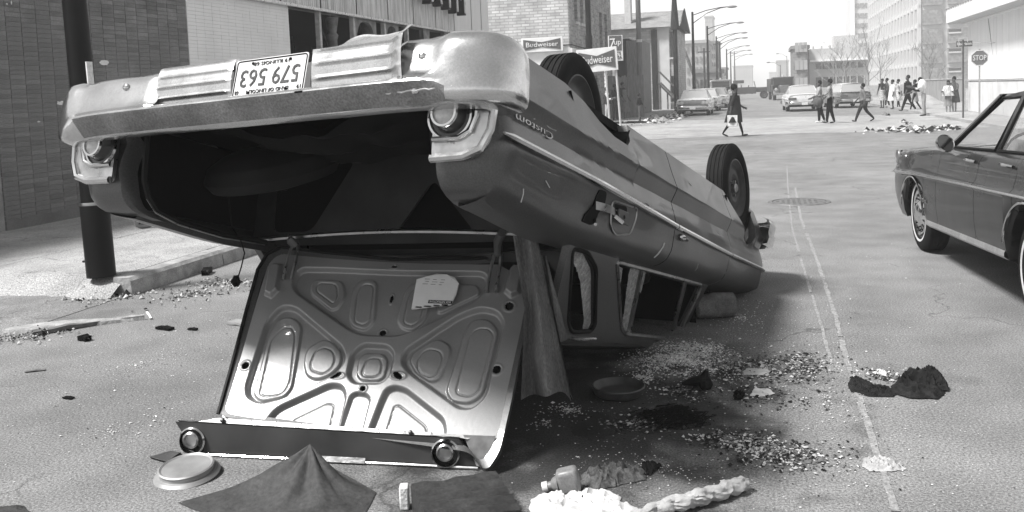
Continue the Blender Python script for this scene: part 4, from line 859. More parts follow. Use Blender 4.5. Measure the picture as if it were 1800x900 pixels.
# side moulding, seam shadow strips, emblem
for sgn in (1, -1):
    k = 1 if sgn > 0 else YR
    def mz(x): return interp(x, [0, .94, 2.09, 3.3, 4.55], [.703, .716, .753, .775, .78])
    for (a, b_) in ((.03, 2.11), (2.124, 3.378), (3.39, 4.55)):
        xs_ = frange(a, b_, .06); mb = MB(); mb.tube([(x, (Sy(x, mz(x)) + .009) * k, zdrop(x, mz(x))) for x in xs_], [(.004 + .011 * smooth01(x / .09)) for x in xs_], 8, flat=1); mb.build('side_moulding', chrome, wreck)
mb = text_mb('Custom', .085, .008, spacing=1.0)
a0 = Vector((.50, 0, .605)); 
w_ = max(p[0] for p in mb.v) - min(p[0] for p in mb.v); mb.v = [(.32 - p[0] * .33 / w_, Sy(.32, .61) + .006 + p[2] * .5, .612 + p[1] * .5) for p in mb.v]; em = mb.build('emblem', chrome_dull, wreck, smooth=False, weld=False)
MB().tube([(.50 - i * .03, Sy(.3, .6) + .008, .585 + .004 * math.sin(i)) for i in range(8)], .003, 5).build('emblem_underline', chrome_dull, em)
# fuel filler recess, bracket and torn trim
def on_side(x, z, o=.004): return (x, Sy(x, z) + o, z)
rec = [(1.125, .765), (1.46, .752), (1.475, .80), (1.43, .88), (1.26, .905), (1.16, .88)]
rp = roundpoly(rec, .035, 4); n_ = len(rp); mb = MB(); mb.v = [on_side(x, z, .001) for x, z in rp] + [(x + .0, Sy(x, z) - .0 + .002, z) for x, z in [(1.3 + (x - 1.3) * .88, .825 + (z - .825) * .82) for x, z in rp]]
mb.f = [(i, (i + 1) % n_, n_ + (i + 1) % n_, n_ + i) for i in range(n_)] + [tuple(range(n_, 2 * n_))]; mb.mi = [0] * len(mb.f); mb.build('filler_door', body_m, wreck, smooth=False)
MB().tube([on_side(x, z, .004) for x, z in rp], .0045, 5, closed=True).build('filler_door_rim', chrome_dull, wreck)
hole = roundpoly([(.955, .742), (1.045, .742), (1.05, .80), (1.0, .835), (.965, .90), (.845, .898), (.85, .87), (.92, .82)], .02, 3)
mb = MB(); mb.v = [on_side(x, z, .0035) for x, z in hole]; mb.f = [tuple(range(len(hole)))]; mb.mi = [0]; n0 = len(hole); mb.v += [(x, Sy(x, z) - .05, z) for x, z in hole]; mb.f += [(i, (i + 1) % n0, n0 + (i + 1) % n0, n0 + i) for i in range(n0)]; mb.mi += [0] * n0; mb.build('torn_hole', black_m, wreck, smooth=False)
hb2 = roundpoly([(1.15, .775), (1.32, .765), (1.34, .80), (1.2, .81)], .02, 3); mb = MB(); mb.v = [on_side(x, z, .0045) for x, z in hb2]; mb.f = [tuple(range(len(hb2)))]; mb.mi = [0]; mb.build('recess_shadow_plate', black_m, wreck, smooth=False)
mb = MB(); mb.grid(12, 5, lambda i, j: (.93 + .30 * i / 11, Sy(1.05, .82) + .012 + .02 * math.sin(PI * min(1, i / 9)), .80 + .009 * j - .0 * i)); mb.build('bracket_strap', chrome_dull, wreck)
mb = MB(); mb.box((1.25, Sy(1.25, .82) + .022, .825), (.13, .012, .062)); mb.build('bracket_plate', M('bracket_dark_steel', .10, .4, metal=.6), wreck, bevel=.004); MB().cyl((1.245, Sy(1.25, .82) + .027, .825), (1.245, Sy(1.25, .82) + .031, .825), .009, n=10).build('bracket_hole', black_m, wreck)
MB().cyl((1.18, Sy(1.18, .83) + .008, .83), (1.2, Sy(1.18, .83) + .04, .86), .012, n=8).build('bracket_pin', chrome, wreck)
MB().cyl((.96, Sy(1, .87) + .005, .875), (.93, Sy(1, .87) + .02, .90), .008, n=6).build('bracket_pin', chrome, wreck)
for (sx_, sz_, sl_, sa_) in ((.42, .80, .05, .4), (.55, .66, .04, -.2), (1.62, .70, .06, .1), (2.7, .90, .05, .9), (3.1, .66, .04, .3), (.25, .86, .05, 1.2), (2.45, .45, .05, .2)): MB().tube([on_side(sx_ + sl_ * i / 3 * math.cos(sa_), sz_ + sl_ * i / 3 * math.sin(sa_), .001) for i in range(4)], .0022, 4).build('scratched_paint', M('bare_scratch', .5, .5), wreck)
MB().tube([on_side(1.97 - .01 * i, .86 + .02 * i, .003) for i in range(5)], .005, 4).build('scratched_paint', M('bare_scratch', .5, .5), wreck)
for sgn in (1, -1):
    k = 1 if sgn > 0 else YR; h = empty('door_handle', (0, 0, 0)); h.parent = wreck
    MB().ball((2.24, (Sy(2.24, .80) + .012) * k, .80), (.045, .02, .02), 12, 8).build('push_knob', chrome, h)
    MB().tube([(2.2, (Sy(2.24, .8) + .006) * k, .80), (2.28, (Sy(2.24, .8) + .03) * k, .805), (2.36, (Sy(2.24, .8) + .006) * k, .80)], .008, 8).build('grip', body_m, h)
# greenhouse sides (the roof is crushed into the road)
def ghy(z): return .86 - (z - .95) * .45
def ghmap(k): return lambda x, z, o: (x, (ghy(z) + o) * k, z)
qw = roundpoly([(1.06, .985), (1.24, .985), (1.42, 1.04), (1.72, 1.30), (1.70, 1.335), (1.46, 1.345), (1.36, 1.30)], .04, 5)
dwn = roundpoly([(1.63, .985), (1.78, 1.08), (2.10, 1.295), (2.22, 1.335), (3.16, 1.34), (3.22, 1.30), (3.26, .985)], .05, 5)
for sgn in (1, -1):
    k = 1 if sgn > 0 else YR; mp = ghmap(k)
    pl = plate(roundpoly([(1.02, .96), (3.40, .96), (3.30, 1.395), (1.36, 1.41), (1.12, 1.2), (1.01, .97)], .03), [qw, dwn], .035); pl.v = [mp(*p) for p in pl.v]; pl.build('window_frame_panel', body_m, wreck, smooth=False, weld=False)
    MB().tube([mp(x, z, .014) for x, z in qw], .012, 6, closed=True).build('quarter_window_trim', rubber_m, wreck); MB().tube([mp(x, z, .014) for x, z in dwn], .014, 6, closed=True).build('door_window_trim', chrome_dull, wreck)
    if sgn > 0: MB().tube([mp(x, z, .026) for x, z in [(1.45, 1.375), (1.55, 1.38), (1.78, 1.372)]], .009, 6).build('drip_rail_strip', chrome, wreck)
    gm = M('crazed_glass', .34, .45, var=.5, scale=40, bump=.8, bscale=120, fine=.5, fscale=200)
    # crazed remains of the side windows, jagged inner edge
    def remnant(pts_out, pts_in, nm):
        mb = MB(); m_ = 26; r = random.Random(sgn + 5)
        def lerp(P, t): t = t * (len(P) - 1); i = min(int(t), len(P) - 2); f = t - i; return (P[i][0] * (1 - f) + P[i + 1][0] * f, P[i][1] * (1 - f) + P[i + 1][1] * f)
        jag = [r.uniform(-.018, .018) for _ in range(m_)]
        mb.grid(m_, 3, lambda i, j: (lambda a, b_: mp(a[0] + (b_[0] - a[0]) * j / 2 + (jag[i] if j == 2 else 0), a[1] + (b_[1] - a[1]) * j / 2 + (jag[i] * .8 if j == 2 else 0), -.004))(lerp(pts_out, i / (m_ - 1)), lerp(pts_in, i / (m_ - 1))))
        mb.build(nm, gm, wreck, smooth=False)
    remnant([(1.08, .99), (1.24, .99), (1.41, 1.05), (1.70, 1.29), (1.70, 1.33)], [(1.08, 1.04), (1.19, 1.04), (1.33, 1.10), (1.585, 1.275), (1.63, 1.325)], 'shattered_quarter_glass')
    if sgn < 0:
        for pw in (qw, dwn): mb = MB(); n_ = len(pw); mb.v = [mp(x, z, 0) for x, z in pw]; mb.f = [tuple(range(n_))]; mb.mi = [0]; mb.build('side_window', M('cabin_shade_black', .004, .9), wreck, smooth=False)  # opaque near-black panes stand in for the unlit cabin
    if sgn > 0:
        remnant([(2.06, .99), (2.12, 1.08), (2.2, 1.2), (2.30, 1.335)], [(1.90, .99), (1.99, 1.10), (2.09, 1.2), (2.20, 1.335)], 'shattered_door_glass'); remnant([(1.66, 1.0), (1.80, 1.09), (1.95, 1.19)], [(1.80, 1.0), (1.86, 1.07), (1.97, 1.18)], 'shattered_door_glass'); remnant([(2.10, .99), (2.2, 1.1)], [(2.17, .99), (2.23, 1.1)], 'shattered_door_glass')
        for (a, b_, r_) in [((2.06, .985), (2.31, 1.34), .011), ((2.09, .985), (2.34, 1.34), .008), ((2.90, .985), (3.14, 1.34), .010), ((2.95, .985), (3.17, 1.33), .007)]: MB().tube([mp(a[0], a[1], .0), mp(b_[0], b_[1], .0)], r_, 6).build('window_channel', chrome_dull, wreck)
# roof, crushed
mb = MB(); mb.grid(22, 17, lambda i, j: (1.34 + 1.95 * i / 21, (lambda s_: s_ * (.69 if s_ > 0 else .72))(1 - 2 * j / 16), 1.395 + .035 * math.sin(PI * j / 16) ** .5 + .02 * noise.noise(Vector((i * .3, j * .3, 5))))); mb.build('roof', body_m, wreck)
mb = MB(); mb.grid(2, 9, lambda i, j: (1.13 + .26 * i, .84 - 1.70 * j / 8 if i == 0 else .68 - 1.4 * j / 8, .97 + .42 * i)); mb.build('rear_window', M('rear_window_glass', .03, .08, coat=.5), wreck)
mb = MB(); mb.grid(2, 9, lambda i, j: (3.72 - .45 * i, .80 - 1.66 * j / 8 if i == 0 else .66 - 1.38 * j / 8, .99 + .40 * i)); mb.build('windshield', M('cabin_shade_black', .004, .9), wreck)  # windshield painted near-black to keep the cabin dark
# underside: axle, springs, muffler, drive shaft, tank
mb = MB(); mb.tube([(1.13, .75, .33), (1.13, -.8, .33)], .045, 10); mb.ball((1.13, 0, .32), (.14, .13, .13), 14, 10); mb.tube([(1.2, 0, .31), (3.2, 0, .30)], .035, 8)
for s_ in (.55, -.6): mb.tube([(.35, s_, .36), (.7, s_, .27), (1.13, s_, .24), (1.6, s_, .28), (1.9, s_, .36)], .03, 6)
for s_ in (.45, -.5): mb.cyl((1.0, s_, .28), (.95, s_ * .6, .10), .03, n=8)
mb.build('rear_axle', under_m, wreck)
mb = MB(); mb.tube([(.45, -.35, .29), (.5, .35, .29)], .09, 12); mb.tube([(.5, .45, .28), (.62, .72, .24), (.2, .8, .27)], .025, 8); mb.tube([(.5, -.4, .28), (1.4, -.35, .22), (3.2, -.3, .28)], .028, 8); mb.box((.42, 0, .33), (.5, .8, .12)); mb.build('exhaust', M('rusty_exhaust', .07, .8, var=.5, scale=14), wreck)
mb = MB(); mb.tube([(3.98, .8, .30), (3.98, -.85, .30)], .04, 8); mb.box((3.9, 0, .34), (.3, .9, .1)); mb.tube([(3.8, .6, .28), (3.8, -.65, .28)], .02, 6); mb.box((3.9, 0, .5), (.7, .6, .3)); mb.build('front_suspension', under_m, wreck)
for (xa, xb, sx) in ((.72, 1.47, 1), (3.45, 4.23, 1)):
    for k in (1, YR):
        mb = MB(); mb.grid(12, 2, lambda i, j: (xa + (xb - xa) * i / 11, (.98 - .33 * j) * k, .36 + .22 * math.sin(PI * i / 11) ** .7)); mb.grid(12, 2, lambda i, j: (xa + (xb - xa) * i / 11, .65 * k, [.34, .36 + .22 * math.sin(PI * i / 11) ** .7][j])); mb.build('wheel_housing', under_m, wreck)
def wheel_at(c, r, w_, k, parent, rot=0, cap=False, steel=None, whitewall=False):
    Xw = Matrix.Translation(c) @ Matrix.Rotation(rot, 4, 'Z') @ Matrix.Rotation(-PI / 2 * (1 if k > 0 else -1), 4, 'X')
    t = empty('wheel', (0, 0, 0)); t.parent = parent; t.matrix_local = Xw; h = w_ / 2; r2 = r * .64
    prof = [(r2, -h * .8), (r2 + .01, -h * .95), (r * .82, -h * 1.06), (r * .94, -h * .95), (r * .985, -h * .78)]
    for q in (-.6, -.2, .2, .6): prof += [(r, h * (q - .14)), (r, h * (q + .1)), (r * .982, h * (q + .12)), (r * .982, h * (q + .2))]
    prof += [(r * .985, h * .8), (r * .94, h * .95), (r * .82, h * 1.06), (r2 + .01, h * .95), (r2, h * .8)]
    MB().lathe(prof, 48).build('tyre', tyre_m, t, ang=40)
    if whitewall: MB().lathe([(r * .70, h * 1.025), (r * .735, h * 1.062), (r * .745, h * 1.065), (r * .76, h * 1.06)], 48).build('whitewall', M('whitewall_rubber', .55, .6, var=.15, scale=12), t)
    st = steel or M('black_steel_rim', .04, .5, metal=.3, var=.4, scale=14)
    MB().lathe([(r2, -h * .8), (r2 * .93, -h * .6), (r2 * .9, h * .3), (r2 * .97, h * .55), (r2 * 1.02, h * .9), (r2 * .98, h * .92), (r2 * .9, h * .62), (r2 * .8, h * .45), (r2 * .55, h * .62), (r2 * .42, h * .6), (r2 * .36, h * .45), (0, h * .45)], 40).build('rim', st, t, ang=50)
    if not cap:
        for a in range(5): MB().cyl((r2 * .25 * math.cos(a * 1.257), r2 * .25 * math.sin(a * 1.257), h * .42), (r2 * .25 * math.cos(a * 1.257), r2 * .25 * math.sin(a * 1.257), h * .66), .011, n=6).build('lug_nut', chrome_dull, t)
        MB().lathe([(.035, h * .4), (.035, h * .75), (.025, h * .9), (0, h * .92)], 16).build('hub', chrome_dull, t)
    return t
wheel_at((1.14, .79, .355), .295, .14, 1, wreck); wheel_at((1.14, -.88, .355), .295, .14, -1, wreck)
wheel_at((3.98, .87, .22), .33, .145, 1, wreck, rot=math.radians(4)); wheel_at((3.98, -.90, .22), .33, .17, -1, wreck, rot=math.radians(4))
# rear bumper : heavy chrome bar, licence plate in the middle, ribbed panels
def bump_path():
    pts = []
    for i in range(61):
        y = -1.0 + 1.985 * i / 60; x = -.060 - .055 * (1 - abs((y + .0) / 1.0) ** 8.0); pts.append((x, y))
    L_ = [(.06, 1.005), (.03, 1.012), (.0, 1.016), (-.03, 1.014), (-.052, 1.004)]; R_ = [(-.05, -1.02), (-.02, -1.04), (.02, -1.055), (.06, -1.06), (.10, -1.06)]
    return R_[::-1] + pts + L_[::-1]
weather_chrome = M('weathered_chrome', .58, .18, .94, var=.10, scale=7, fine=.08, fscale=140, spots=(9, .72, .42), bump=.08, bscale=40)
BP = bump_path(); BN = []
for i in range(len(BP)):
    a = Vector(BP[max(0, i - 1)]); b_ = Vector(BP[min(len(BP) - 1, i + 1)]); t = (b_ - a).normalized(); BN.append(Vector((-t.y, t.x)))
prof = [(-.02, .632), (.015, .630), (.028, .623), (.086, .562), (.091, .553), (.088, .544), (.075, .535), (.058, .515), (.048, .48), (.042, .44), (.030, .41), (.012, .388), (-.02, .378)]
PF = [(-.02, .632), (.03, .630), (.07, .622), (.085, .605), (.09, .58), (.09, .55), (.09, .52), (.089, .49), (.086, .45), (.082, .42), (.066, .388), (.03, .368), (-.02, .365)]
def wingf(i): y = BP[i][1]; return 1 if (i > 64 or i < 5) else max(smooth01((y - .83) / .06), smooth01((-y - .90) / .06))
def bpt(i, j):
    x, y = BP[i]; d, z = prof[j]; w_ = wingf(i); d = d * (1 - w_) + PF[j][0] * w_; z = z * (1 - w_) + PF[j][1] * w_
    endk = 1 if (y > .70 or y < -.47 or i > 66 or i < 5) else 0
    if endk and j >= 6 and j <= 11: d += .018 * (1 - w_)
    d += .003 * noise.noise(Vector((y * 6, z * 12, 3)))
    return (x + BN[i].x * d, y + BN[i].y * d, z)
mb = MB(); n_ = len(BP); mid = [i for i in range(n_) if -.47 <= BP[i][1] <= .70 and 5 <= i <= 66]
mb.grid(n_, len(prof), bpt, skip=lambda i, j: (i in mid and i + 1 in mid and j >= 6) or (j in (2, 3) and wingf(i) < .5)); bumper = mb.build('rear_bumper', weather_chrome, wreck, ang=45)
mb = MB(); mb.grid(n_, 4, lambda i, j: bpt(i, j + 1), skip=lambda i, j: wingf(i) >= .5 or j == 0); mb.build('bumper_face', M('grimy_shaded_chrome', .22, .38, .8, var=.35, scale=5, fine=.35, fscale=120, bump=.15, bscale=90), bumper, ang=30)  # grime plus the shade of this down-facing strip, darkened into the chrome
MB().tube([(bpt(i, 4)[0], bpt(i, 4)[1], bpt(i, 4)[2]) for i in range(44, 46)], .004, 4).build('bumper_joint', black_m, bumper)
for (yy, z) in [(.80, .46), (-.62, .44), (.78, .58), (.97, .45)]:
    x = min(BP, key=lambda p: abs(p[1] - yy))[0]; MB().ball((x - .06, yy, z), (.012, .018, .016), 10, 6).build('bumper_bolt', chrome, bumper)
MB().tube([(-.175 + .01 * i * 0, .66 + .018 * i, .583 + .003 * math.sin(i * 2)) for i in range(16)], .003, 4).build('scrape_mark', M('bare_scratch', .5, .5), bumper)
# dark filler behind the lower opening so that the bar is not see-through
MB().box((-.045, .10, .46), (.01, 1.2, .15)).build('bumper_back_plate', M('bumper_back', .12, .5, metal=.5), bumper, smooth=False)
def ribbed(y0, y1, zt, zb, label, curl=0, torn=False):
    mb = MB(); ny = 30; nz_ = 40
    def fn(i, j):
        y = y0 + (y1 - y0) * i / ny; v_ = j / nz_; z = zb + (zt - zb) * v_
        rib = .008 * (max(0, math.cos(v_ * 2 * PI * 4)) ** 3); e = smooth01(min(i, ny - i) / 2.0); x = -.150 - rib * e - .018 * math.sin(PI * v_)
        c = curl * smooth01((i - ny * .82) / (ny * .18)); x -= c * .05; y += c * .01
        if torn and v_ < .22: x += .05 * (.22 - v_) / .22; z += (.02 * noise.noise(Vector((y * 9, 0, 0))) + (.035 * smooth01((.35 - i / ny) / .3))) * (.22 - v_) / .22
        return (x, y, z)
    mb.grid(ny + 1, nz_ + 1, fn); r_ = mb.build('ribbed_panel', M('ribbed_aluminium', .55, .28, .85, var=.15, scale=9, fine=.15, fscale=120), bumper, ang=60)
    return r_
ribbed(.325, .735, .548, .335, '', curl=1, torn=True); ribbed(-.46, -.06, .548, .375, '')
# licence plate
lp = empty('licence_plate', (0, 0, 0)); lp.parent = wreck
pc = (-.168, .132, .466); wl, hl = .345, .158
lpX = Matrix.Translation(pc) @ Matrix.Rotation(math.radians(-6), 4, 'Y') @ Matrix(((0, 0, -1, 0), (-1, 0, 0, 0), (0, 1, 0, 0), (0, 0, 0, 1)))   # plate x -> -y (reads from behind), y -> z, z -> -x
mb = MB(); mb.prism(roundpoly([(-wl / 2, -hl / 2), (wl / 2, -hl / 2), (wl / 2, hl / 2), (-wl / 2, hl / 2)], .012), -.002, .002, lpX); mb.build('plate', M('plate_white_paint', .60, .45, var=.12, scale=14, spots=(26, .70, .3)), lp, smooth=False)
ptm = M('plate_digit_paint', .07, .5, var=.3, scale=40)
def ltxt(s, size, x, y, wmax, nm='lettering', ht=None):
    m_ = text_mb(s, size, .003); xs_ = [p[0] for p in m_.v]; ys_ = [p[1] for p in m_.v]; w0 = max(xs_) - min(xs_); sx = wmax / w0; sy = (ht / (max(ys_) - min(ys_))) if ht else sx
    m_.v = [tuple(lpX @ Vector(((p[0] - (max(xs_) + min(xs_)) / 2) * sx + x, (p[1] - (max(ys_) + min(ys_)) / 2) * sy + y, p[2] + .0035))) for p in m_.v]; m_.build(nm, ptm, lp, smooth=False, weld=False)
ltxt('579', .1, -.078, .0, .125, ht=.07); ltxt('563', .1, .078, .0, .125, ht=.07); ltxt('19 ILLINOIS 68', .02, 0, -.056, .17, ht=.014); ltxt('LAND OF LINCOLN', .02, 0, .056, .20, ht=.014); ltxt('19', .02, -.148, .055, .018, ht=.014); ltxt('68', .02, .148, .055, .018, ht=.014)
mb = MB(); mb.tube([tuple(lpX @ Vector((x, y, .003))) for x, y in roundpoly([(-wl / 2 + .006, -hl / 2 + .006), (wl / 2 - .006, -hl / 2 + .006), (wl / 2 - .006, hl / 2 - .006), (-wl / 2 + .006, hl / 2 - .006)], .012)], .0025, 4, closed=True); mb.build('plate_rim', black_m, lp)
for x, y in ((-.09, -.06), (.09, -.06), (-.09, .06), (.09, .06)): MB().ball(tuple(lpX @ Vector((x, y, .003))), .006, 8, 6).build('plate_bolt', black_m, lp)
for yy in (.323, -.052): MB().box((-.142, yy, .457), (.02, .022, .16)).build('plate_bracket', chrome_dull, lp, smooth=False)
# front bumper end and lamp opening
mb = MB()
def fb(i, j):
    a = i / 14; P = [(4.36, 1.05), (4.5, 1.055), (4.62, 1.045), (4.72, 1.0), (4.77, .9), (4.79, .6), (4.80, 0)]; t = a * 6; k_ = min(int(t), 5); f = t - k_; x = P[k_][0] * (1 - f) + P[k_ + 1][0] * f; y = P[k_][1] * (1 - f) + P[k_ + 1][1] * f
    d, z = [(-.02, .38), (.03, .40), (.045, .44), (.03, .50), (.035, .54), (.02, .585), (-.02, .59)][j]; nx, ny = (.1, 1) if a < .35 else (.7, .7) if a < .65 else (1, .1)
    return (x + nx * d, y + ny * d, z)
mb.grid(15, 7, fb); mb.grid(15, 7, lambda i, j: (lambda p: (p[0], p[1] * YR, p[2]))(fb(i, j))); mb.build('front_bumper', chrome, wreck, ang=50)
for k in (1, YR):
    mb = MB(); mb.lathe([(.0, -.1), (.09, -.06), (.1, 0), (.115, .01)], 24, Matrix.Translation((4.62, .68 * k, .68)) @ Matrix.Rotation(PI / 2, 4, 'Y')); mb.build('headlight', chrome, wreck)

# ------------------------------------------------------------------ trunk lid (own sheet hanging from the hinges)
LO = Vector((-2.481, 3.693, .136)); LAx = Vector((.980, -.199, .007)); LAy = Vector((.105, .547, .831)); LN = Vector((-.169, -.813, .557))
def _pix(P):
    d = P - CPOS; return 900 + d.dot(RT) / d.dot(FW) * FPX, CY - d.dot(UP) / d.dot(FW) * FPX
_oO, _oX, _oY = LO.copy(), LAx.copy(), LAy.copy()
GL, GR = gz(350, 800), gz(842, 825); _n = (GR - GL).cross(Vector((0, 0, 1))).normalized(); _n = _n if _n.y > 0 else -_n
def _vp(px, py, off=0): d = ray(px, py); return CPOS + d * (((GL - CPOS).dot(_n) + off) / d.dot(_n))
_b0, _b1, _t0 = _vp(392, 735, .035), _vp(815, 762, .035), Vector((-2.397, 4.13, .80))
LAx = (_b1 - _b0).normalized(); LN = LAx.cross(_t0 - _b0).normalized(); LN = LN if LN.y < 0 else -LN; LAy = LN.cross(LAx).normalized()
LO = _b0 - LAx * .048 + LAy * .035
def RM(u, v):      # lid measurements taken in the first frame, carried over to the true plane of the lid
    px, py = _pix(_oO + _oX * u + _oY * v); d = ray(px, py); P = CPOS + d * ((LO - CPOS).dot(LN) / d.dot(LN)) - LO; return P.dot(LAx), P.dot(LAy)
LX_ = Matrix((LAx, LAy, LN)).transposed().to_4x4(); LX_.translation = LO
lid = empty('trunk_lid', (0, 0, 0)); lid.parent = wreck; lid.matrix_parent_inverse = Matrix(); lid.matrix_local = CM.inverted() @ LX_
pocket = [ # (polygon, depth, soft edge, round)
 ([(.20, .727), (.379, .735), (.762, .74), (1.10, .755), (1.225, .757), (1.262, .69), (1.20, .61), (.935, .462), (.86, .433), (.683, .423), (.609, .437), (.227, .601), (.18, .65)], -.030, .020),
 ([(.166, .525), (.245, .525), (.587, .355), (.625, .301), (.59, .227), (.324, .085), (.23, .057), (.145, .08), (.119, .124), (.110, .452)], -.030, .020),
 ([(1.249, .590), (1.335, .575), (1.375, .528), (1.366, .212), (1.319, .157), (1.262, .150), (.971, .278), (.925, .315), (.927, .37), (1.154, .55)], -.030, .020),
 ([(.695, .378), (.827, .382), (.872, .351), (.880, .255), (.848, .215), (.707, .200), (.66, .235), (.653, .332)], -.028, .018),
 ([(.29, -.05), (.325, .04), (.583, .182), (.65, .182), (.685, .14), (.695, -.05)], -.028, .020),
 ([(.70, -.05), (.712, .144), (.735, .158), (.788, .158), (.815, .141), (.82, -.05)], -.022, .016),
 ([(.85, -.05), (.875, .147), (.885, .19), (.925, .206), (.98, .199), (1.2, .095), (1.225, .04), (1.225, -.05)], -.028, .020)]
pads = [
 ([(.288, .683), (.469, .684), (.512, .602), (.486, .545), (.454, .535), (.296, .612)], .012, .009),
 ([(.573, .695), (.665, .695), (.715, .496), (.677, .45), (.602, .465), (.57, .5), (.543, .649)], .012, .009),
 ([(.86, .695), (.97, .695), (.985, .52), (.93, .468), (.87, .475), (.832, .51), (.835, .651)], .012, .009),
 ([(1.05, .70), (1.20, .70), (1.225, .66), (1.03, .55), (1.02, .62)], .012, .009),
 ([(.169, .475), (.239, .483), (.31, .451), (.330, .378), (.37, .15), (.345, .108), (.224, .071), (.165, .095), (.138, .393)], .013, .009),
 ([(.454, .388), (.507, .385), (.584, .341), (.602, .285), (.563, .232), (.498, .201), (.433, .213), (.395, .266), (.384, .338)], .013, .009),
 ([(1.215, .540), (1.292, .549), (1.355, .50), (1.348, .223), (1.297, .178), (1.211, .180), (1.172, .219), (1.195, .489)], .013, .009),
 ([(1.079, .440), (1.139, .415), (1.15, .375), (1.128, .266), (1.088, .249), (1.0, .283), (.955, .331), (.966, .373), (1.035, .427)], .013, .009),
 ([(.715, .345), (.812, .350), (.845, .32), (.850, .25), (.828, .23), (.735, .222), (.70, .245), (.69, .32)], .011, .006)]
crease = [
 [(.206, .425), (.258, .434), (.295, .398), (.351, .176), (.335, .115), (.241, .094), (.200, .104), (.164, .365)],
 [(.475, .353), (.53, .345), (.561, .31), (.56, .26), (.522, .228), (.45, .24), (.432, .27), (.44, .33)],
 [(1.244, .499), (1.301, .507), (1.338, .479), (1.327, .234), (1.292, .205), (1.232, .212), (1.22, .23), (1.224, .463)],
 [(1.045, .394), (1.10, .385), (1.119, .352), (1.11, .29), (1.082, .269), (1.02, .28), (.995, .328), (1.01, .375)],
 [(.33, .665), (.44, .665), (.47, .60), (.455, .565), (.33, .625)], [(.59, .675), (.655, .67), (.69, .50), (.66, .475), (.605, .485), (.575, .62)], [(.88, .675), (.95, .67), (.955, .52), (.92, .49), (.87, .50), (.86, .62)],
 [(.429, -.02), (.432, .01), (.593, .106), (.629, .101), (.64, -.02)], [(.93, -.02), (.937, .13), (.96, .138), (1.128, .06), (1.13, -.02)], [(.735, .325), (.80, .328), (.82, .305), (.825, .26), (.80, .243), (.75, .24), (.725, .255)]]
RP = lambda p: [RM(*q) for q in p]
pocket = [(roundpoly(RP(p), .05, 5), d, s_) for p, d, s_ in pocket]; pads = [(roundpoly(RP(p), .04, 5), d, s_) for p, d, s_ in pads]; crease = [roundpoly(RP(p), .03, 4) for p in crease]
bumps = [([(.035, .735), (.085, .73), (.115, .60), (.09, .565), (.045, .58), (.02, .70)], .028, .018), ([(1.365, .79), (1.415, .785), (1.415, .662), (1.385, .644), (1.35, .666), (1.352, .775)], .028, .018)]
holes_ = [(.073, .219, .017, .017), (1.385, .603, .02, .02), (1.392, .325, .019, .019), (.604, .223, .028, .011), (.925, .252, .026, .013), (.765, .179, .013, .013), (.769, .613, .008, .02), (.773, .449, .016, .014), (.747, .77, .014, .011)]
bumps = [(RP(p), d, s_) for p, d, s_ in bumps]; holes_ = [RM(a, b) + (c, d) for a, b, c, d in holes_]; print('lid corners', RM(0, 0), RM(1.43, 0), RM(0, .81), RM(1.43, .81))
def bbox(p, m_): xs_ = [q[0] for q in p]; ys_ = [q[1] for q in p]; return min(xs_) - m_, max(xs_) + m_, min(ys_) - m_, max(ys_) + m_
PB = [(p, d, s_, bbox(p, s_)) for p, d, s_ in pocket + pads + bumps]; CB = [(p, bbox(p, .01)) for p in crease]
def lid_h(u, v):
    h = 0
    for p, d, s_, bb in PB:
        if bb[0] < u < bb[1] and bb[2] < v < bb[3]: h += d * (1 - smooth01((sdpoly(u, v, p) + s_ / 2) / s_))
    for p, bb in CB:
        if bb[0] < u < bb[1] and bb[2] < v < bb[3]: h += -.0045 * math.exp(-(sdpoly(u, v, p) / .0030) ** 2)
    for (a, b_, rx, ry) in holes_:
        q = math.hypot((u - a) / rx, (v - b_) / ry); h += .003 * math.exp(-((q - 1.35) / .25) ** 2)
    h += .0015 * noise.noise(Vector((u * 3, v * 3, 0)))
    return h
NU, NV = 400, 230
U0, U1, V0, V1 = -.005, 1.462, -.03, .80
def lid_uv(i, j):
    u = U0 + (U1 - U0) * i / NU; v = V0 + (V1 - V0) * j / NV; vv = (v - V0) / (V1 - V0)
    return u, v
def lid_w(u, v):
    vv = (v - V0) / (V1 - V0); return RM(u + .045 * (1 - smooth01(vv)) * (1 - u / 1.4), v + .07 * (u / 1.4) * (1 - vv))
def lid_pt(i, j):
    u, v = lid_uv(i, j); ue, ve = lid_w(u, v); arc = .022 * (1 - ((u - .72) / .72) ** 2) * smooth01((v - .7) / .12)
    return (ue, ve - arc * 1.2, lid_h(ue, ve))
def hole_skip(i, j):
    u, v = lid_uv(i + .5, j + .5); u0_, v0_ = u, v; u, v = lid_w(u, v)
    for hi, (a, b_, rx, ry) in enumerate(holes_):
        ca, sa = (math.cos(.5), math.sin(.5)) if hi == 3 else (math.cos(-.6), math.sin(-.6)) if hi == 4 else (1, 0)
        x, y = u - a, v - b_; x, y = x * ca + y * sa, -x * sa + y * ca
        if (x / rx) ** 2 + (y / ry) ** 2 < 1: return True
    u, v = u0_, v0_
    for (cu, s_) in ((U0 + .09, -1), (U1 - .09, 1)):
        if v > V1 - .09 and (u - cu) * s_ > 0 and math.hypot(u - cu, v - (V1 - .09)) > .09: return True
    return False
print('lid top right in car space', CM.inverted() @ LX_ @ Vector(RM(1.43, .81) + (0,)), CM.inverted() @ LX_ @ Vector(RM(0, .81) + (0,)))
lid_m = M('lid_inner_paint', .235, .40, .35, var=.12, scale=3, bump=.04, bscale=50, fine=.05, fscale=150, spots=(16, .75, .2), coat=.2)
mb = MB(); mb.grid(NU + 1, NV + 1, lid_pt, skip=hole_skip); mb.build('inner_panel', lid_m, lid, ang=60)
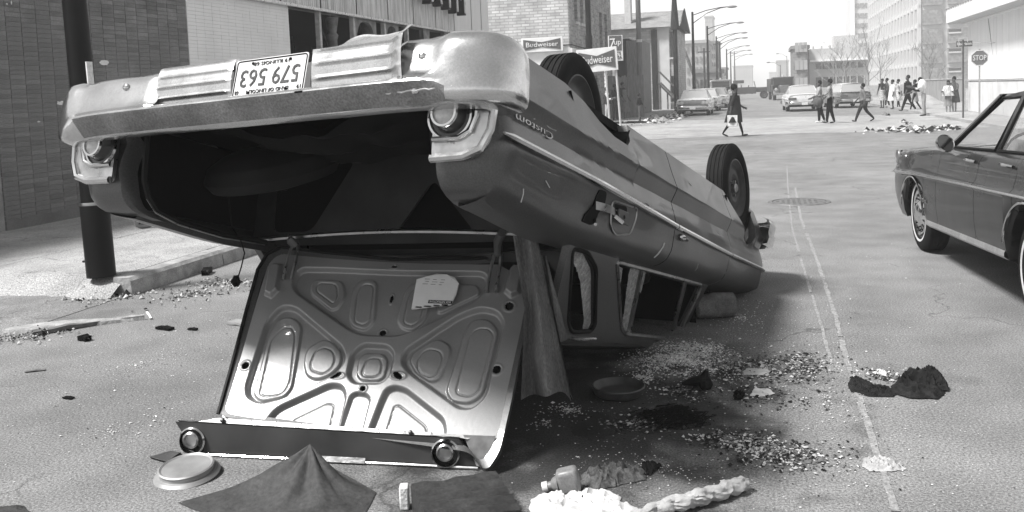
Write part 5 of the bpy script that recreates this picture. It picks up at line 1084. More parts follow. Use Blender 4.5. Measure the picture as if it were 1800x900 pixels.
# outer skin with rolled edge
oc = [(.02, -.03), (.0, .20), (-.03, .50), (-.05, .70), (-.02, .79), (.05, .83), (.3, .815), (.72, .795), (1.15, .815), (1.38, .84), (1.45, .81), (1.475, .74), (1.482, .5), (1.49, .2), (1.487, .0), (1.455, -.07), (1.43, -.075), (1.36, -.02)]
oc = roundpoly(RP(oc), .05, 4); n_ = len(oc); cu_, cv_ = RM(.72, .38)
mb = MB(); mb.grid(n_, 4, lambda i, j: [(oc[i][0], oc[i][1], .004), (oc[i][0], oc[i][1], -.03), (cu_ + (oc[i][0] - cu_) * .97, cv_ + (oc[i][1] - cv_) * .97, -.05), (cu_ + (oc[i][0] - cu_) * .5, cv_ + (oc[i][1] - cv_) * .5, -.062)][j], cu=True); mb.f.append(tuple(len(mb.v) - 4 * n_ + 4 * i + 3 for i in range(n_))); mb.mi.append(0)
mb.grid(n_, 2, lambda i, j: (cu_ + (oc[i][0] - cu_) * (1 - .045 * j), cv_ + (oc[i][1] - cv_) * (1 - .07 * j), .004 - .006 * j), cu=True)
mb.build('outer_skin', body_m, lid, ang=45)
mb = MB(); mb.box((cu_, cv_, -.046), (1.25, .7, .004)); mb.build('cavity', black_m, lid, smooth=False)
MB().tube([RM(a, b) + (c,) for a, b, c in [(.015, -.02, .006), (-.008, .25, .008), (-.036, .5, .008), (-.054, .70, .008), (-.03, .785, .008), (.05, .828, .008), (.3, .812, .008), (.72, .79, .008), (1.15, .81, .008), (1.36, .835, .008)]], .010, 6).build('rubber_seal', rubber_m, lid)
# flange and the rear drop panel with two lamp buckets
def wl_(p): return tuple((LX_.inverted() @ Vector(p)))
gl, gr = _vp(345, 800), _vp(842, 825); tl, tr_ = _vp(308, 741), _vp(806, 771)
jl = _vp(385, 737, .03); jr = _vp(838, 768, .03)
mb = MB(); mb.grid(41, 2, lambda i, j: wl_(tl.lerp(tr_, i / 40).lerp(gl.lerp(gr, i / 40), j))); mb.grid(41, 2, lambda i, j: wl_(tl.lerp(tr_, i / 40).lerp(gl.lerp(gr, i / 40), j) + Vector((0, .02, 0)))); mb.grid(41, 2, lambda i, j: wl_(gl.lerp(gr, i / 40) + Vector((0, .02 * j - .01, .0)))); mb.build('drop_panel', M('drop_panel_dark', .05, .45, var=.3, scale=4, spots=(9, .72, .02)), lid, smooth=False)
mb = MB(); mb.grid(41, 3, lambda i, j: wl_(tl.lerp(tr_, i / 40).lerp(jl.lerp(jr, i / 40), j / 2) + Vector((0, 0, .006 - .012 * (j == 1) + .003 * noise.noise(Vector((i * .8, j, 0))))))); mb.build('flange', lid_m, lid)
for i in range(2, 11): q = tl.lerp(tr_, i / 11); q2 = jl.lerp(jr, (498 * i / 11 - 77) / 453); MB().tube([wl_(q + Vector((0, -.002, .007))), wl_(q2 + Vector((.006, 0, .007)))], .0011, 4).build('flange_crease', black_m, lid)
for t_, r_ in ((.10, .011), (.80, .010)): q = tl.lerp(tr_, t_).lerp(jl.lerp(jr, t_), .5); MB().ball(wl_(q + Vector((0, 0, .008))), r_, 8, 6).build('flange_bolt', M('bolt_dark', .08, .4, metal=.5), lid)
MB().tube([wl_(gl + Vector((0, -.012, .01))), wl_(gr + Vector((0, -.012, .01)))], .006, 6).build('bottom_trim', chrome, lid)
mb = MB(); mb.grid(9, 2, lambda i, j: wl_(gl.lerp(gr, .42 + .2 * i / 8) + Vector((0, -.012 - .012 * j, .03 - .02 * j + .008 * noise.noise(Vector((i, j, 0))))))); mb.build('torn_flap', chrome_dull, lid)
# tapering corner gusset on the right
g1_ = [_vp(815, 766, .03), _vp(872, 768, .03), _vp(858, 826, .0), _vp(838, 820, 0)]
mb = MB(); mb.grid(2, 2, lambda i, j: wl_([[g1_[0], g1_[1]], [g1_[3], g1_[2]]][i][j] + LN * .01)); mb.build('corner_gusset', M('gusset_paint', .2, .6, var=.3, scale=20), lid)
for q in (Vector((-2.478, 3.488, .068)), Vector((-1.305, 3.545, .066))):
    nrm = Vector((.15, -1, .1)).normalized(); ql = nrm.to_track_quat('Z', 'Y').to_matrix().to_4x4(); ql.translation = q; Xb = LX_.inverted() @ ql
    t = empty('lamp_bucket', (0, 0, 0)); t.parent = lid
    MB().lathe([(.060, .002), (.061, .016), (.055, .022), (.052, .012), (.05, -.03)], 32, Xb).build('collar', chrome, t)
    MB().lathe([(.05, -.002), (.046, .0), (.0, .0)], 28, Xb).build('bucket_back', black_m, t)
    MB().lathe([(.036, .0), (.037, .028), (.030, .034), (.028, .012), (0, .012)], 28, Xb @ Matrix.Translation((0, .006, 0))).build('socket', chrome_dull, t)
# hinges from the lid up into the trunk
for u, hp in ((.155, (.9, -.60, .945)), (1.285, (.9, .585, .93))):
    top = CM @ Vector(hp); a = LX_ @ Vector(RM(u, .655) + (.012,)); b_ = LX_ @ Vector(RM(u, .82) + (.03,)); hn = empty('hinge', (0, 0, 0)); hn.parent = lid
    for off in (-.022, .022):
        MB().tube([wl_(a + LAx * off), wl_(a.lerp(b_, .6) + LAx * off + LN * .012), wl_(b_ + LAx * off * .7 + LN * .02)], [.009, .008, .008], 6).build('leg', chrome_dull, hn)
    MB().tube([wl_(b_ + LN * .015), wl_(b_.lerp(top, .5) + Vector((0, -.03, .02))), wl_(top)], [.02, .022, .02], 8).build('arm', M('hinge_steel', .10, .45, metal=.5), hn)
# torn label stuck to the inside of the lid
pp = [(.888, .698), (.935, .712), (.985, .730), (1.04, .728), (1.085, .716), (1.112, .69), (1.113, .64), (1.10, .59), (1.0, .572), (.905, .555)]; pp = RP(pp); lo_ = Vector(RM(1.0, .64)) - Vector((1.0, .64))
mb = MB(); n_ = len(pp); mb.v = [(x, y, .006 + .004 * (k % 2)) for k, (x, y) in enumerate(pp)] + [(x, y, .0) for x, y in pp]; mb.f = [tuple(range(n_)), tuple(range(n_, 2 * n_))[::-1]] + [(i, (i + 1) % n_, n_ + (i + 1) % n_, n_ + i) for i in range(n_)]; mb.mi = [0] * len(mb.f)
lab = empty('paper_label', (0, 0, 0), 0); lab.parent = lid
mb.build('sheet', M('label_paper', .68, .7, var=.07, scale=12, spots=(40, .70, .45)), lab, smooth=False)
MB().box(RM(1.045, .595) + (.012,), (.115, .016, .002)).build('printed_bar', black_m, lab, smooth=False)
for k, (x, y, s_) in enumerate([(.94, .565, .03), (.985, .572, .034), (1.03, .578, .03), (1.07, .584, .03)]): MB().box(RM(x, y) + (.009,), (s_, .008, .002)).build('label_edge_strip', black_m if k in (0, 3) else chrome_dull, lab, smooth=False)
m_ = text_mb('JACK INSTRUCTIONS', .014, .0015); w_ = max(p[0] for p in m_.v) - min(p[0] for p in m_.v); c_ = RM(1.045, .595); m_.v = [(c_[0] - p[0] * .105 / w_, c_[1] - p[1], p[2] + .014) for p in m_.v]; m_.build('lettering', scrap, lab, smooth=False, weld=False)
for k in range(9): x = .94 + .04 * (k % 3); y = .70 - .012 * (k // 3); MB().box(RM(x + random.uniform(0, .01), y) + (.011,), (random.uniform(.012, .03), .0016, .0012)).build('fine_print', ptm, lab, smooth=False)
# ------------------------------------------------------------------ sedans of the sixties
def sedan(name, X, label, g=.2, L=5.2, W=1.94, wb=3.0, fo=.85, belt=.93, roofz=1.40, style='front', detail=1, group=None, two_tone=None, rake=0.0, wagon=False, parts=None, taper=.06, cat='car', interior=True):
    """x forward (front axle at 0), y left, z up"""
    t = empty(name, mat=X, label=label, cat=cat, group=group)
    P = metal_paint('car_paint_%03d' % int(g * 1000), g, .3) if detail < 2 else M('dark_gloss_paint', .012, .3, 0.0, var=.15, scale=3, coat=.5, bump=.02, bscale=40, fine=.2, fscale=150); Wh = W / 2
    xf = fo; xr = xf - L; xra = -wb; ar = .40
    def ow(x):
        u = (x - xr) / L; return Wh * (1 - taper * (max(0, abs(u - .5) - .30) / .2) ** 2 * 1.6)
    def zl(x):
        z = .27
        for c in (0, xra):
            d = abs(x - c)
            if d < ar: z = max(z, .33 + math.sqrt(max(0, ar * ar - d * d)) * .86)
        e = max(0, x - (xf - .35)) * .35 + max(0, (xr + .5) - x) * .30; return z + e
    def topz(x): 
        cow = -.72 if detail > 1 else -.65
        if x > cow: return belt - .055 * smooth01((x - cow) / (xf - cow)) ** 1.2 - .02 * max(0, (x - xf + .12)) / .12
        if x < xr + 1.2: return belt + .015 - .05 * smooth01((xr + 1.2 - x) / 1.2)
        return belt
    prof = [(-.045, 0), (-.02, .10), (-.004, .28), (0, .50), (-.004, .60), (.012, .635), (.014, .655), (-.012, .70), (-.03, .80), (-.04, .90), (-.07, .965), (-.12, .99), (-.20, 1.0)]
    def pt(x, k, sgn):
        d, v_ = prof[k]; z0 = zl(x); z1 = topz(x); zb = .27; z = zb + v_ * (z1 - zb)
        if v_ < .635: zc = zb + .635 * (z1 - zb); z = z0 + (z - zb) * (zc - z0) / (zc - zb)
        end = smooth01((xf - x) / .10) * smooth01((x - xr) / .10); dd = d - .05 * (1 - end)
        return (x, sgn * (ow(x) + dd), z + rake * (x) * -1)
    def xs_of(a, b, st):
        q = frange(a, b, st)
        for c in (0, xra):
            for k in range(25):
                x = c + ar * math.cos(PI * k / 24)
                if a < x < b: q.append(x)
            for e in (-ar - .004, ar + .004):
                if a < c + e < b: q.append(c + e)
        return sorted(set(round(v_, 4) for v_ in q))
    st = .06 if detail > 1 else .16
    cow = -.72 if detail > 1 else -.65; deck = xr + 1.15; sB = cow - 1.05; doors = [(cow - .06, sB), (sB, max(deck + .15, xra + .25))] if detail > 1 else [(cow - .06, sB), (sB, max(deck + .15, xra + .25))]
    for sgn in (1, -1):
        segs = [(cow - .06, xf, 'front_fender'), (doors[0][1] + .004, doors[0][0] - .006, 'front_door'), (doors[1][1] + .004, doors[1][0] - .004, 'rear_door'), (xr, doors[1][1] - .004, 'rear_fender')]
        for a, b, nm in segs:
            xs_ = xs_of(a, b, st); mb = MB(); mb.grid(len(xs_), len(prof), lambda i, j: pt(xs_[i], j, sgn)); lowe = [pt(x, 0, sgn) for x in xs_]; mb.grid(len(xs_), 2, lambda i, j: (lowe[i][0], lowe[i][1] - sgn * .07 * j, lowe[i][2] + .01 * j)); mb.build(nm, P, t, ang=32)
        # beltline chrome, door handles
        k_ = 5; xs_ = frange(xr + .04, xf - .03, .15); MB().tube([(x, sgn * (ow(x) + .018), pt(x, 5, 1)[2] + .008) for x in xs_], .009, 6).build('side_trim', chrome, t)
        if detail > 1:
            for (a, b) in doors:
                x = b + .17; z = pt(x, 9, 1)[2]; h = MB().tube([(x - .09, sgn * (ow(x) - .035), z), (x - .05, sgn * (ow(x) - .01), z + .005), (x + .06, sgn * (ow(x) - .01), z + .005), (x + .1, sgn * (ow(x) - .035), z)], .011, 8).build('door_handle', chrome, t)
            xs_ = frange(-wb + ar + .03, -ar - .03, .2); mb = MB(); mb.grid(len(xs_), 4, lambda i, j: (xs_[i], sgn * (ow(xs_[i]) - .03 + [0, .012, .012, 0][j] - .02 * (j > 2)), .335 - .075 * j / 3 - rake * xs_[i])); mb.build('rocker_trim', M('rocker_aluminium', .45, .35, .7, var=.15, scale=12, fine=.2), t)
            for c in (0, xra): MB().tube([(c + (ar + .004) * math.cos(a), sgn * (ow(c) + .002), zl(c + ar * math.cos(a)) - rake * c + .0) for a in [PI * (.04 + .92 * q / 24) for q in range(25)]], .009, 6).build('arch_trim', chrome, t)
    wdk = lambda x: ow(x) - .19
    # hood and deck
    xs_ = frange(cow - .06, xf - .02, .12); mb = MB(); mb.grid(len(xs_), 13, lambda i, j: (lambda x, s_: (x, s_ * wdk(x), topz(x) - rake * x + .035 * (1 - s_ * s_) * smooth01((xf - x) / .3) + .018 * max(0, 1 - abs(s_) * 6)))(xs_[i], 1 - j / 6)); mb.build('hood', P, t)
    xs_ = frange(xr + .02, deck + (.0 if not wagon else -1.0), .12) if not wagon else None
    if xs_: mb = MB(); mb.grid(len(xs_), 13, lambda i, j: (lambda x, s_: (x, s_ * wdk(x), topz(x) - rake * x + .03 * (1 - s_ * s_)))(xs_[i], 1 - j / 6)); mb.build('trunk_lid', P, t)
    # ends
    def end(x, sg, nm, m_, z0, z1):
        mb = MB(); mb.grid(13, 7, lambda i, j: (x + sg * .03 * math.sin(PI * j / 6) - sg * .05 * (abs(1 - i / 6) ** 3), (1 - i / 6) * (ow(x) - .05), z0 + (z1 - z0) * j / 6 - rake * x)); return mb.build(nm, m_, t)
    gm_ = M('grille_bars', .22, .35, .8, var=.5, scale=8, stretch=(1, 1, 16)) if detail else P
    end(xf - .03 - (.03 if detail > 1 else 0), 1, 'grille', gm_, .50, topz(xf - .03)); end(xf - .04, 1, 'front_apron', P, .34, .52)
    end(xr + .03, -1, 'rear_panel', P, .44, topz(xr + .03)); 
    for x, sg, nm in ((xf + (.07 if detail < 2 else -.02), 1, 'front_bumper'), (xr - .07, -1, 'rear_bumper')):
        mb = MB(); mb.grid(17, 6, lambda i, j: (x - sg * (.05 + .30 * abs(1 - i / 8) ** 5) + sg * [-.05, .02, .05, .05, .02, -.05][j], (1 - i / 8) * (Wh + (.02 if detail < 2 else -.10)), [.37, .38, .43, .50, .545, .55][j] - rake * x)); mb.build(nm, chrome, t)
        pl_ = MB().box((x + sg * .02, 0, .44 - rake * x), (.015, .31, .15)).build('licence_plate', M('plate_white_paint', .6, .45), t, smooth=False)
    for s_ in (1, -1):
        hs = (.62, .80) if style != 'rear' else (.62, .80)
        for yy in ((.58, .78) if W > 1.85 else (.72,)):
            h = MB().lathe([(.10, -.02), (.105, .02), (.085, .03), (.08, .005), (.05, .022), (0, .03)], 20, Matrix.Translation((xf - (.01 if detail < 2 else .05), s_ * (yy - (.04 if detail > 1 else 0)), .70 - rake * xf)) @ Matrix.Rotation(PI / 2, 4, 'Y')); (h.build('headlight', lens_m, t) if detail < 2 else None)
        tl = MB().box((xr + .0, s_ * (Wh - .34), .70 - rake * xr), (.05, .42, .10)); o = tl.build('tail_light', M('tail_light_red', .10, .2, coat=.6), t, bevel=.015); MB().tube([(xr - .03, s_ * (Wh - .34) + a * .22, .70 + b * .06 - rake * xr) for a, b in ((-1, -1), (1, -1), (1, 1), (-1, 1))], .01, 6, closed=True).build('chrome_ring', chrome, o)
    # greenhouse
    yb = Wh - .16; ytp = Wh - .34; zb = belt - .01; zt = roofz
    A0, A1 = cow + .10, cow - .58; C0, C1 = (deck - .05, deck + .62) if not wagon else (xr + .12, xr + .42); B0 = sB + .02; B1 = sB + .0
    rk = lambda x: -rake * x
    rs = frange(C1, A1, .12); mb = MB(); Pr = P if two_tone is None else metal_paint('car_paint_%03d' % int(two_tone * 1000), two_tone, .3)
    mb.grid(len(rs), 17, lambda i, j: (lambda x, s_: (x, s_ * ytp * 1.0, zt + .055 * (1 - s_ ** 2) ** .7 - .03 * (smooth01(abs(i / (len(rs) - 1) - .5) * 2)) ** 3 - .004 + rk(x)))(rs[i], 1 - j / 8)); mb.grid(len(rs), 2, lambda i, j: (rs[i], ytp + .012 * j, zt - .004 - .03 * j - .03 * (smooth01(abs(i / (len(rs) - 1) - .5) * 2)) ** 3 + rk(rs[i]))); mb.grid(len(rs), 2, lambda i, j: (rs[i], -ytp - .012 * j, zt - .004 - .03 * j - .03 * (smooth01(abs(i / (len(rs) - 1) - .5) * 2)) ** 3 + rk(rs[i]))); mb.build('roof', Pr, t)
    mb = MB(); mb.grid(len(rs), 9, lambda i, j: (rs[i], (1 - j / 4) * ytp * .97, zt - .045 + rk(rs[i]))); mb.build('headliner', M('headliner', .2, .9), t)
    for s_ in (1, -1):
        def bar(p, q, w0, nm, m_=None): 
            mb = MB(); a, b = Vector(p), Vector(q); d = Vector((w0, 0, 0)); n_ = Vector((0, s_ * .03, 0)); mb.hexa([a - d, a + d, a + d - n_, a - d - n_, b - d, b + d, b + d - n_, b - d - n_]); return mb.build(nm, m_ or Pr, t, smooth=False, bevel=.006)
        bar((A0, s_ * yb, zb + rk(A0)), (A1, s_ * ytp, zt - .01 + rk(A1)), .03, 'windshield_pillar'); bar((B0, s_ * yb, zb + rk(B0)), (B1, s_ * ytp, zt - .01 + rk(B1)), .035, 'centre_pillar'); bar((C0 + .12, s_ * yb, zb + rk(C0)), (C1 + .03, s_ * ytp, zt - .01 + rk(C1)), .14 if not wagon else .06, 'rear_pillar')
        g_ = glass_mat('car_glass', .95, .02, .04, .5, .3) if detail > 1 else glass_mat('car_glass_far', .25, .05, .55, .5)
        for (xa0, xb0, xa1, xb1) in ((B0 + .04, A0 - .05, B1 + .04, A1 - .05), (C0 + .26, B0 - .04, C1 + .16, B1 - .04)):
            mb = MB(); mb.add([(xa0, s_ * (yb - .015), zb + rk(xa0)), (xb0, s_ * (yb - .015), zb + rk(xb0)), (xb1, s_ * (ytp - .01), zt - .03 + rk(xb1)), (xa1, s_ * (ytp - .01), zt - .03 + rk(xa1))], [(0, 1, 2, 3)]); mb.build('side_window', g_, t, smooth=False)
            if detail > 1: MB().tube([(xa0, s_ * (yb - .005), zb + .015 + rk(xa0)), (xb0, s_ * (yb - .005), zb + .015 + rk(xb0)), (xb1, s_ * (ytp - .0), zt - .045 + rk(xb1)), (xa1, s_ * (ytp - .0), zt - .045 + rk(xa1))], .013, 6, closed=True).build('window_seal', rubber_m, t)
    for (x0, x1, nm) in ((A0 + .03, A1 + .03, 'windshield'), (C0 - .03 if not wagon else C0 - .06, C1 - .05, 'rear_window')):
        mb = MB(); mb.grid(2, 13, lambda i, j: (lambda s_: ((x0 if i == 0 else x1) + (.08 if nm == 'windshield' else -.08) * (1 - s_ * s_), s_ * (yb if i == 0 else ytp), (zb + .01 if i == 0 else zt - .02) + rk(x0)))(1 - j / 6)); mb.build(nm, g_, t)
        MB().tube([(x0 + (.085 if nm == 'windshield' else -.085) * (1 - s_ * s_), s_ * yb, zb + .015 + rk(x0)) for s_ in [1 - j / 6 for j in range(13)]] + [(x1 + (.085 if nm == 'windshield' else -.085) * (1 - s_ * s_), s_ * ytp, zt - .02 + rk(x1)) for s_ in [-1 + j / 6 for j in range(13)]], .012, 6, closed=True).build('glass_trim', chrome if detail > 1 else chrome_dull, t)
    # underside and seats
    MB().box(((xf + xr) / 2, 0, .30 ), (L - 1.2, W - .5, .1)).box((xra + (xf - 0) * 0 + wb / 2, 0, .5), (wb - 2 * ar - .1, W - .30, .42)).build('floor_pan', under_m, t, smooth=False)
    if interior:
        for xx in (sB + .25, sB - .72): 
            mb = MB(); mb.grid(9, 21, lambda i, j: (xx - .10 + .16 * math.cos(PI * i / 8 - .2), (1 - j / 10) * (Wh - .26), .50 + (.50 + .05 * abs(math.cos((1 - j / 10) * 2.6)) * (1 if abs(1 - j / 10) < .97 else -2)) * (math.sin(PI * i / 8) ** .5) - rake * xx)); mb.build('seat_back', M('seat_vinyl', .10, .5, var=.3, scale=5, stretch=(1, 14, 1)), t)
        if detail > 1: MB().tube([(cow - .45 + .09 * math.sin(a), .38 + .19 * math.cos(a), .93 + .17 * math.sin(a) - .0) for a in [q * PI / 12 for q in range(24)]], .012, 8, closed=True).build('steering_wheel', black_m, t); MB().box((cow - .12, 0, .80 - rake * cow), (.3, W - .35, .22)).build('dashboard', seat_d, t, bevel=.04)
    ww = detail > 0
    capm = M('hubcap_chrome', .7, .15, 1.0, var=.1, scale=20)
    for c in (0, xra):
        for s_ in (1, -1):
            wl = wheel_at((c, s_ * (Wh - .16), .345 if detail > 1 else .335), .345 if detail > 1 else .335, .19, s_, t, whitewall=True, cap=True, steel=M('painted_rim', .12, .4, metal=.3)); h = .095; r2 = .335 * .64
            MB().lathe([(r2 * .98, h * .75), (r2 * .94, h * 1.02), (r2 * .62, h * .80), (r2 * .55, h * .80), (r2 * .42, h * 1.12), (r2 * .30, h * 1.28), (0, h * 1.34)], 32).build('hubcap', capm, wl, ang=40)
            if detail > 1:
                mb = MB()
                for k in range(18): a = k * PI / 9; mb.box((0, 0, 0), (.052, .012, .006), Matrix.Rotation(a, 4, 'Z') @ Matrix.Translation((r2 * .78, 0, h * .955)) @ Matrix.Rotation(.25, 4, 'Y'))
                o = mb.build('hubcap_slots', black_m, wl, smooth=False, weld=False); o['kind'] = 'stuff'
            mb = MB(); mb.grid(13, 2, lambda i, j: (c + ar * math.cos(PI * i / 12) * 1.0, s_ * (ow(c) - .05 - .42 * j), .33 + ar * .86 * math.sin(PI * i / 12) + .002 - rake * c)); mb.grid(13, 2, lambda i, j: (c + ar * math.cos(PI * i / 12), s_ * (ow(c) - .47), [.3, .33 + ar * .86 * math.sin(PI * i / 12)][j])); mb.build('wheel_housing', under_m, t)
    return t, dict(Wh=Wh, ow=ow, belt=belt, pt=pt, xf=xf, xr=xr, topz=topz, P=P, sB=sB, cow=cow)
def place(x, y, az):     # az clockwise from +Y, the way the car faces
    d = Vector((math.sin(az), math.cos(az), 0)); l = Vector((-d.y, d.x, 0)); m_ = Matrix((d, l, Vector((0, 0, 1)))).transposed().to_4x4(); m_.translation = (x, y, 0); return m_
# the dark sedan in the right foreground
az = math.radians(-5); d = Vector((math.sin(az), math.cos(az), 0)); l = Vector((-d.y, d.x, 0))
axle = Vector((1.33, 8.60, 0)) + d * .33 - l * .97
rc, q = sedan('dark_sedan', place(axle.x, axle.y, az), 'dark four door sedan driving away in the right foreground, cut off by the frame edge', g=.06, L=5.5, W=1.98, wb=2.78, fo=1.06, belt=.95, roofz=1.375, detail=2, rake=.035, taper=.05)
mr = empty('door_mirror', (0, 0, 0)); mr.parent = rc; mx = -1.22; mz_ = 1.045
Xm = Matrix.Translation((mx, q['Wh'] + .04, mz_)) @ Matrix.Rotation(-PI / 2 + .5, 4, 'Y') @ Matrix.Rotation(.3, 4, 'X')
MB().lathe([(0, -.05), (.045, -.045), (.068, -.02), (.074, .0), (.070, .012), (.066, .006)], 28, Xm).build('shell', chrome, mr); MB().lathe([(.066, .005), (0, .005)], 28, Xm).build('mirror_glass', M('mirror_glass', .25, .03, 1.0, var=.05), mr); MB().tube([(mx + .02, q['Wh'] + .02, mz_ - .05), (mx, q['Wh'] - .04, mz_ - .09), (mx, q['Wh'] - .10, mz_ - .10)], .013, 8).build('stem', chrome, mr)
m_ = text_mb('Catalina', .06, .006); w_ = max(p[0] for p in m_.v) - min(p[0] for p in m_.v); m_.v = [(-.36 - p[0] * .2 / w_ - .05, q['Wh'] + .002 + p[2], .49 + p[1] + .02) for p in m_.v]; m_.build('script_badge', chrome, rc, smooth=False, weld=False)
mb = MB(); mb.lathe([(.07, .0), (.068, .008), (.05, .010), (.045, .004), (0, .006)], 24, Matrix.Translation((.72, q['Wh'] - .045, .80)) @ Matrix.Rotation(-PI / 2, 4, 'X')); mb.build('side_marker', chrome_dull, rc)
# far traffic
def at_px(px, py): g_ = gz(px, py); return g_.x, g_.y
x, y = -3.0, 49.2
sedan('parked_sedan', place(-3.65, 51.6, PI), 'pale sedan with toothy chrome grille parked nose on at the left kerb, nearest of three', g=.72, L=5.0, detail=1, W=1.9, wb=2.9)
sedan('parked_sedan', place(-3.55, 59.5, PI), 'second pale sedan parked at the left kerb right behind the nearest one', g=.6, L=5.0, detail=1, W=1.9, wb=2.9)
sedan('parked_sedan', place(-3.3, 67.5, PI), 'third pale sedan from the viewer parked along the left kerb', g=.6, L=5.0, detail=1, W=1.9, wb=2.9)
sedan('white_sedan', place(2.05, 56.8, math.radians(-2)), 'white fastback sedan seen from behind with long tail lights, left of the two crossing men', g=.72, L=5.1, detail=1, W=1.95, wb=3.0)
sedan('station_wagon', place(4.55, 60.5, math.radians(-8)), 'dark sided station wagon with pale roof behind the two crossing men', g=.2, L=5.1, detail=1, W=1.95, wb=3.0, two_tone=.6, wagon=True)
sedan('dark_convertible', place(-3.9, 87, math.radians(178)), 'dark low car standing before the fire engine behind the striding woman', g=.03, L=5.0, detail=1, W=1.9, wb=2.9)

# ------------------------------------------------------------------ fire engines
def engine(X, label, g=.08, name='fire_engine'):
    t = empty(name, mat=X, label=label, cat='fire engine'); P = metal_paint('engine_paint_%03d' % int(g * 1000), g, .35)
    MB().box((.55, 0, 1.12), (1.1, 1.0, .62)).build('hood', P, t, bevel=.12); MB().box((1.14, 0, 1.08), (.06, .8, .66)).build('grille', M('grille_bars', .22, .35, .8), t, bevel=.03)
    for s_ in (1, -1):
        mb = MB(); mb.grid(12, 5, lambda i, j: (.45 + .62 * math.cos(PI * i / 11), s_ * (.52 + .13 * j), .48 + .58 * math.sin(PI * i / 11) - .05 * (j > 3))); mb.build('front_fender', P, t)
        MB().lathe([(.13, -.05), (.14, .02), (.11, .03), (0, .045)], 18, Matrix.Translation((1.12, s_ * .78, 1.05)) @ Matrix.Rotation(PI / 2, 4, 'Y')).build('headlight', lens_m, t)
        MB().box((-.85, s_ * .98, 1.0), (1.5, .06, 1.0)).build('cab_side', P, t, bevel=.02)
    mb = MB(); mb.box((-.02, 0, 1.75), (.05, 1.7, .55)); mb.build('windshield', dk, t, smooth=False, bevel=.01)
    MB().tube([(.02, -.95, 1.4), (-.02, -.93, 2.08), (-.02, .93, 2.08), (.02, .95, 1.4)], .05, 6).build('windshield_frame', P, t)
    MB().box((-.8, 0, 2.15), (1.7, 2.0, .12)).build('cab_roof', P, t, bevel=.04); MB().box((-.8, 0, 1.2), (1.5, 1.8, .5)).build('cab_floor', under_m, t, smooth=False); MB().box((-4.0, 0, 1.45), (4.6, 2.15, 1.3)).build('body', P, t, bevel=.05); MB().box((-4, 0, .75), (5, 1.1, .3)).build('chassis', under_m, t, smooth=False)
    MB().tube([(-1.9, .75, 2.2), (-6.2, .75, 2.2)], .05, 6).tube([(-1.9, .4, 2.2), (-6.2, .4, 2.2)], .05, 6).build('ladder_rails', chrome_dull, t)['kind'] = 'stuff'
    MB().lathe([(.12, 0), (.12, .08), (.08, .2), (0, .22)], 14, Matrix.Translation((-.3, 0, 2.2))).build('beacon', lens_m, t); MB().box((1.42, 0, .62), (.14, 2.1, .22)).build('bumper', chrome, t, bevel=.03)
    for c in (.45, -4.6):
        for s_ in (1, -1): wheel_at((c, s_ * .88, .48), .48, .26, s_, t, cap=False)
    return t
engine(place(1.95, 92.5, math.radians(176)), 'dark fire engine facing the camera beyond the white sedan')
engine(place(-4.1, 97, math.radians(174)), 'pale nosed fire engine facing the camera, half hidden by the striding woman', g=.35)
# open command truck crossing the street
tX = place(-2.6 + 1.4, 108, math.radians(88)); t = empty('open_truck', mat=tX, label='open cab dark truck standing across the street with firemen riding on it', cat='truck')
P = metal_paint('truck_dark_paint', .05, .4)
MB().box((1.15, 0, 1.0), (1.5, 1.1, .55)).build('hood', P, t, bevel=.1); MB().box((-.6, 0, .95), (2.2, 1.8, .75)).build('cab_tub', P, t, bevel=.05); MB().box((-2.7, 0, 1.25), (2.4, 1.9, 1.15)).build('body', P, t, bevel=.05); MB().tube([(.45, -.8, 1.3), (.3, -.8, 1.95), (.3, .8, 1.95), (.45, .8, 1.3)], .04, 6).build('windshield_frame', chrome_dull, t); MB().box((-1.4, 0, 1.95), (1.2, 1.4, .35)).build('hose_bed', M('hose_bed_dark', .06, .8), t, bevel=.05)
for c in (1.35, -2.9):
    for s_ in (1, -1): wheel_at((c, s_ * .85, .42), .42, .22, s_, t); mb = MB(); mb.grid(12, 2, lambda i, j: (c + .55 * math.cos(PI * i / 11), s_ * (.7 + .33 * j), .42 + .55 * math.sin(PI * i / 11))); mb.build('fender', P, t)
